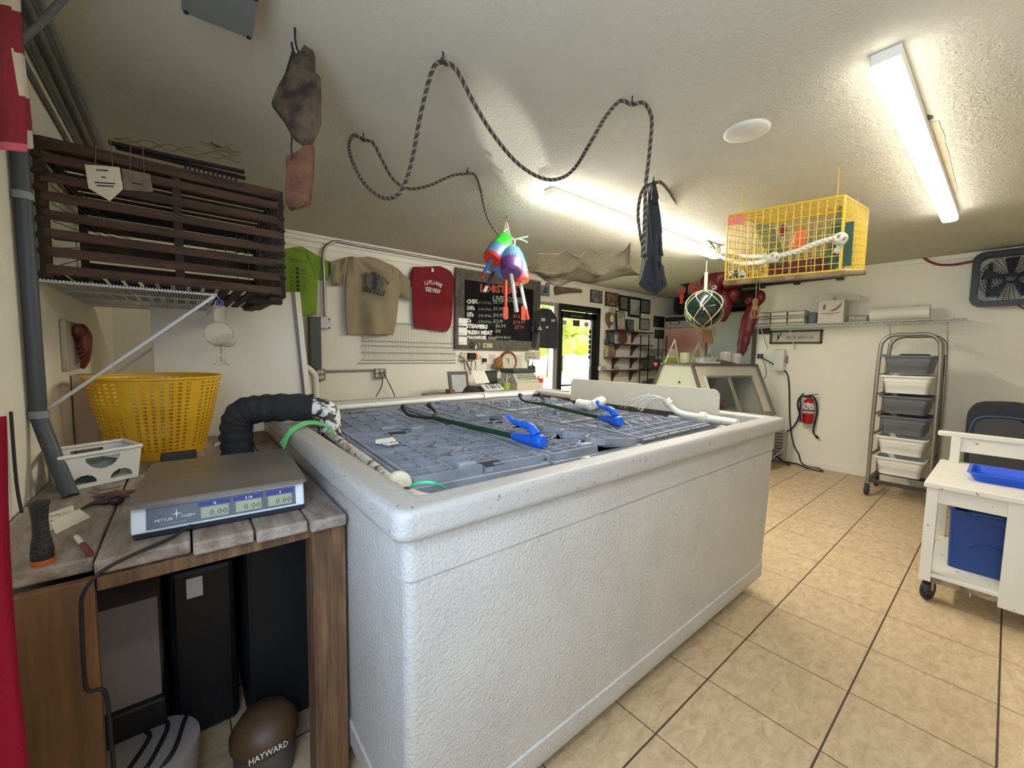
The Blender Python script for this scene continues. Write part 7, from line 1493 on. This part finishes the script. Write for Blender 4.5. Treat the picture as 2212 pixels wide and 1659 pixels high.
# ---- tray rack
rkx0, rkx1, ry0, ry1 = 5.42, 5.90, .40, .84; stn = M('rack_steel', (150, 142, 128), .35, .7); rz1 = 1.63
rc = thing('bin_rack', 'tall steel rolling rack holding grey and white tubs against the right wall', 'rack', (5.66, .62, 0))
for x in (rkx0, rkx1):
    P_ = [(x, ry1, .12), (x, ry1, .8), (x, ry1-.01, 1.45), (x, ry1-.035, 1.58), (x, ry1-.11, rz1), (x, (ry0+ry1)/2, rz1), (x, ry0+.11, rz1), (x, ry0+.035, 1.58), (x, ry0+.01, 1.45), (x, ry0, .8), (x, ry0, .12)]
    MB().tube(smoothpts(P_, 6), .017, 10).build('hoop_frame', stn, rc, smooth=True)
mb = MB(); lev = [.245, .455, .66, .835, 1.04, 1.235]
for z in [v+.19 for v in (.245, .455, .66, .86, 1.06, 1.255)]:
    for y in (ry0+.012, ry1-.012): MB().bar((rkx0, y, z-.01), (rkx1, y, z-.01), .03, .006).build('runner_rail', M('rack_rail', (74, 68, 60), .4, .5), rc)
mb.bar((rkx0, ry0, .15), (rkx0, ry1, .15), .03, .03).bar((rkx1, ry0, .15), (rkx1, ry1, .15), .03, .03).bar((rkx0, ry0, .15), (rkx1, ry0, .15), .03, .03).bar((rkx0, ry1, .15), (rkx1, ry1, .15), .03, .03)
mb.build('base_frame', M('rack_rail', (74, 68, 60), .4, .5), rc)
wm2 = M('wheel_grey', (56, 50, 46), .6); first = None
for x in (rkx0, rkx1):
    for y in (ry0, ry1):
        w = MB().lathe([(.02, -.016), (.056, -.016), (.062, -.008), (.062, .008), (.056, .016), (.02, .016)], 22, (x-.02, y, .062), (0, 1, .0)).build('caster_wheel', wm2, rc, smooth=True)
        MB().bb(x-.025, x+.005, y-.022, y+.022, .065, .135).build('caster_fork', stn, w)
def tub(color, lab, z, i):
    t = thing('food_tub', lab, 'tub', (5.66, .62, z), group='tubs in the steel rack'); mb = MB(); h = .175; x0, x1, y0, y1 = 5.39, 5.88, .44, .80
    def rg(d, z): return rrect(x0+d, x1-d, y0+d, y1-d, .035, z, 5)
    L_ = [rg(.032, z), rg(.026, z+.06)]; L_ += [rg(.024, z+.062), rg(.018, z+.11), rg(.014, z+.112), rg(.010, z+h-.02), rg(-.006, z+h-.018), rg(-.008, z+h), rg(.006, z+h), rg(.014, z+h-.03), rg(.035, z+.01)]
    loft(mb, L_); mb.build('bin', color, t, smooth=True, bevel=0); return t
g1 = M('tub_grey', (100, 102, 102), .5); w1 = M('tub_bright', (226, 222, 208), .45)
names = ['bottom white tub in the steel rack', 'second tub from the bottom, white, in the steel rack', 'third tub from the bottom, dark grey, in the steel rack', 'fourth tub from the bottom, dark grey, in the steel rack', 'fifth tub from the bottom, white, under the top grey one', 'topmost dark grey tub in the steel rack']
for i, z in enumerate((.245, .455, .66, .86, 1.06, 1.255)): tub([w1, w1, g1, g1, w1, g1][i], names[i], z, i)
MB().bb(5.5, 5.8, .5, .7, 1.40, 1.445).build('dark_cloth', bs, label='dark folded cloth lying in the topmost grey tub', cat='cloth', bevel=.015)
# ---- suitcase / backpack
sc_ = thing('soft_suitcase', 'large black and grey soft suitcase standing behind the white cart', 'suitcase', (5.6, .0, 0)); xx = 5.25
Lp = [(2084, 1010), (2084, 950), (2088, 900), (2098, 880), (2118, 872), (2160, 871), (2205, 874), (2240, 885), (2250, 1010)]
P_ = [PX(px, py, xx) for px, py in Lp]; P_[0].z = P_[-1].z = .02; P_ = [P_[0]]+smoothpts(P_[1:-1], 4)+[P_[-1]]
MB().prism(P_, (.28, 0, 0)).build('shell', M('suitcase_black', (40, 42, 46), .8, bump=.3, bs=60), sc_, bevel=.03, bseg=3)
P2 = [PX(px, py, xx-.03) for px, py in ((2096, 1010), (2096, 940), (2102, 915), (2118, 905), (2160, 902), (2205, 908), (2225, 930), (2228, 1010))]; P2[0].z = P2[-1].z = .06
MB().prism(P2, (.04, 0, 0)).build('front_pocket', M('suitcase_grey', (66, 66, 66), .8, bump=.3, bs=60), sc_, bevel=.015)
MB().tube(smoothpts([PX(2090, 960, xx-.035), PX(2096, 925, xx-.04), PX(2112, 903, xx-.04), (PX(2160, 900, xx-.04)), PX(2212, 906, xx-.04)], 6), .006, 6).build('zipper', M('zip_blue', (60, 92, 130), .5), sc_, smooth=True)
# ---- white cart
pw = M('chipped_white_paint', (220, 214, 196), .45, col2=(120, 96, 66), ns=24, thr=(.66, .70)); cl = PZ(2002, 1040, .7); fl_ = PZ(2034, 991, .7)
kx0, kx1, ky1, ky0 = cl.x, cl.x+.84, .262, -.42; kt = .70
wc_ = thing('white_cart', 'chipped white painted wooden cart on black casters at the right edge', 'cart', (kx0+.4, 0, 0))
MB().bb(kx0-.012, kx1, ky0, ky1, kt-.03, kt).build('top_board', pw, wc_, bevel=.005)
MB().bb(kx0, kx0+.05, ky1-.06, ky1-.012, .125, kt-.03).build('leg', pw, wc_, bevel=.003); MB().bb(kx1-.06, kx1-.01, ky1-.06, ky1-.012, .125, kt-.03).build('leg', pw, wc_, bevel=.003)
pxl = PX(2170, 1200, kx0); MB().bb(kx0, kx0+.03, ky0, -.045, .105, kt-.03).build('side_panel', pw, wc_, bevel=.003); MB().bb(kx1-.06, kx1-.01, ky0, ky0+.05, .125, kt-.03).build('leg', pw, wc_, bevel=.003)
MB().bb(kx0+.012, kx0+.045, -.05, ky1-.055, kt-.115, kt-.03).build('upper_rail', pw, wc_, bevel=.003)
MB().bb(kx0+.01, kx1-.02, ky0+.01, ky1-.03, .15, .175).build('bottom_shelf', pw, wc_, bevel=.004); MB().bb(kx0+.008, kx0+.03, -.045, ky1-.05, .125, .155).build('lower_rail', M('rusty_edge', (150, 132, 104), .6, col2=(84, 66, 48), ns=20), wc_)
yR = ky1-.02
MB().bb(kx1-.06, kx1-.015, ky1-.09, ky1-.045, kt, .885).build('back_post', pw, wc_, bevel=.003); MB().bb(kx1-.06, kx1-.02, ky0, ky1+.02, .87, .905).build('handle_rail', pw, wc_, bevel=.008); MB().bb(kx1-.045, kx1-.03, ky0, ky1-.07, .775, .87).build('back_rail_board', pw, wc_, bevel=.003)
cw_ = M('caster_black', (30, 28, 28), .5)
for x, y in ((kx0+.06, ky1-.05), (kx1-.07, ky1-.05), (kx0+.06, ky0+.1), (kx1-.07, ky0+.1)):
    w = MB().lathe([(.015, -.018), (.052, -.018), (.06, -.008), (.06, .008), (.052, .018), (.015, .018)], 22, (x, y, .06), (.25, 1, 0)).build('caster_wheel', cw_, wc_, smooth=True)
    MB().bb(x-.02, x+.02, y-.024, y+.024, .062, .126).build('caster_plate', stn, w, bevel=.003)
MB().tube([(kx0+.01+.016*math.cos(2*PI*k/14), .05, .118+.016*math.sin(2*PI*k/14)) for k in range(14)], .004, 6, closed=True).build('pull_ring', stn, wc_, smooth=True)
# blue tray on the cart
blu = M('tray_blue', (18, 84, 206), .35); tr2 = thing('blue_tray', 'bright blue plastic tray lying on the white cart', 'tray', (kx0+.4, 0, kt)); A_ = PZ(2093, 1012, kt+.04); B_ = PZ(2112, 994, kt+.04)
tx0_, tx1_, ty1_, ty0_ = kx0+.23, kx0+.23+.30, .105, -.40
def rgt(d, z): return rrect(tx0_+d, tx1_-d, ty0_+d, ty1_-d, .025, z, 4)
mb = MB(); loft(mb, [rgt(.02, kt+.001), rgt(.002, kt+.044), rgt(-.01, kt+.046), rgt(-.01, kt+.05), rgt(.004, kt+.05), rgt(.022, kt+.008)]); mb.build('tray_body', blu, tr2, smooth=True)
# blue bin under the cart
bb2 = thing('blue_bin', 'dark blue storage tub with a moulded handle on the lower shelf of the cart', 'bin', (kx0+.3, 0, .176)); bx0 = kx0+.2; bl = M('bin_blue', (22, 60, 124), .4); by1, by0 = PX(2050, 1120, bx0).y, -.36; bz1 = kt-.035
mb = MB(); loft(mb, [rrect(bx0+.01, bx0+.42, by0+.01, by1-.01, .02, .177), rrect(bx0, bx0+.43, by0, by1, .02, .52), rrect(bx0+.015, bx0+.415, by0+.015, by1-.015, .02, .52), rrect(bx0+.02, bx0+.41, by0+.02, by1-.02, .02, .19)]); mb.build('tub', bl, bb2, smooth=True)
a = PX(2093, 1107, bx0); b = PX(2170, 1121, bx0); MB().tube([a+V((-.008, 0, 0)), b+V((-.008, 0, 0))], .012, 10).build('handle', bl, bb2, smooth=True); MB().tube(smoothpts([PX(2095, 1185, bx0)+V((-.002, 0, 0)), PX(2115, 1180, bx0)+V((-.003, 0, 0)), PX(2140, 1184, bx0)+V((-.003, 0, 0)), PX(2172, 1196, bx0)+V((-.002, 0, 0))], 5), .004, 6).build('moulded_rib', bl, bb2, smooth=True)
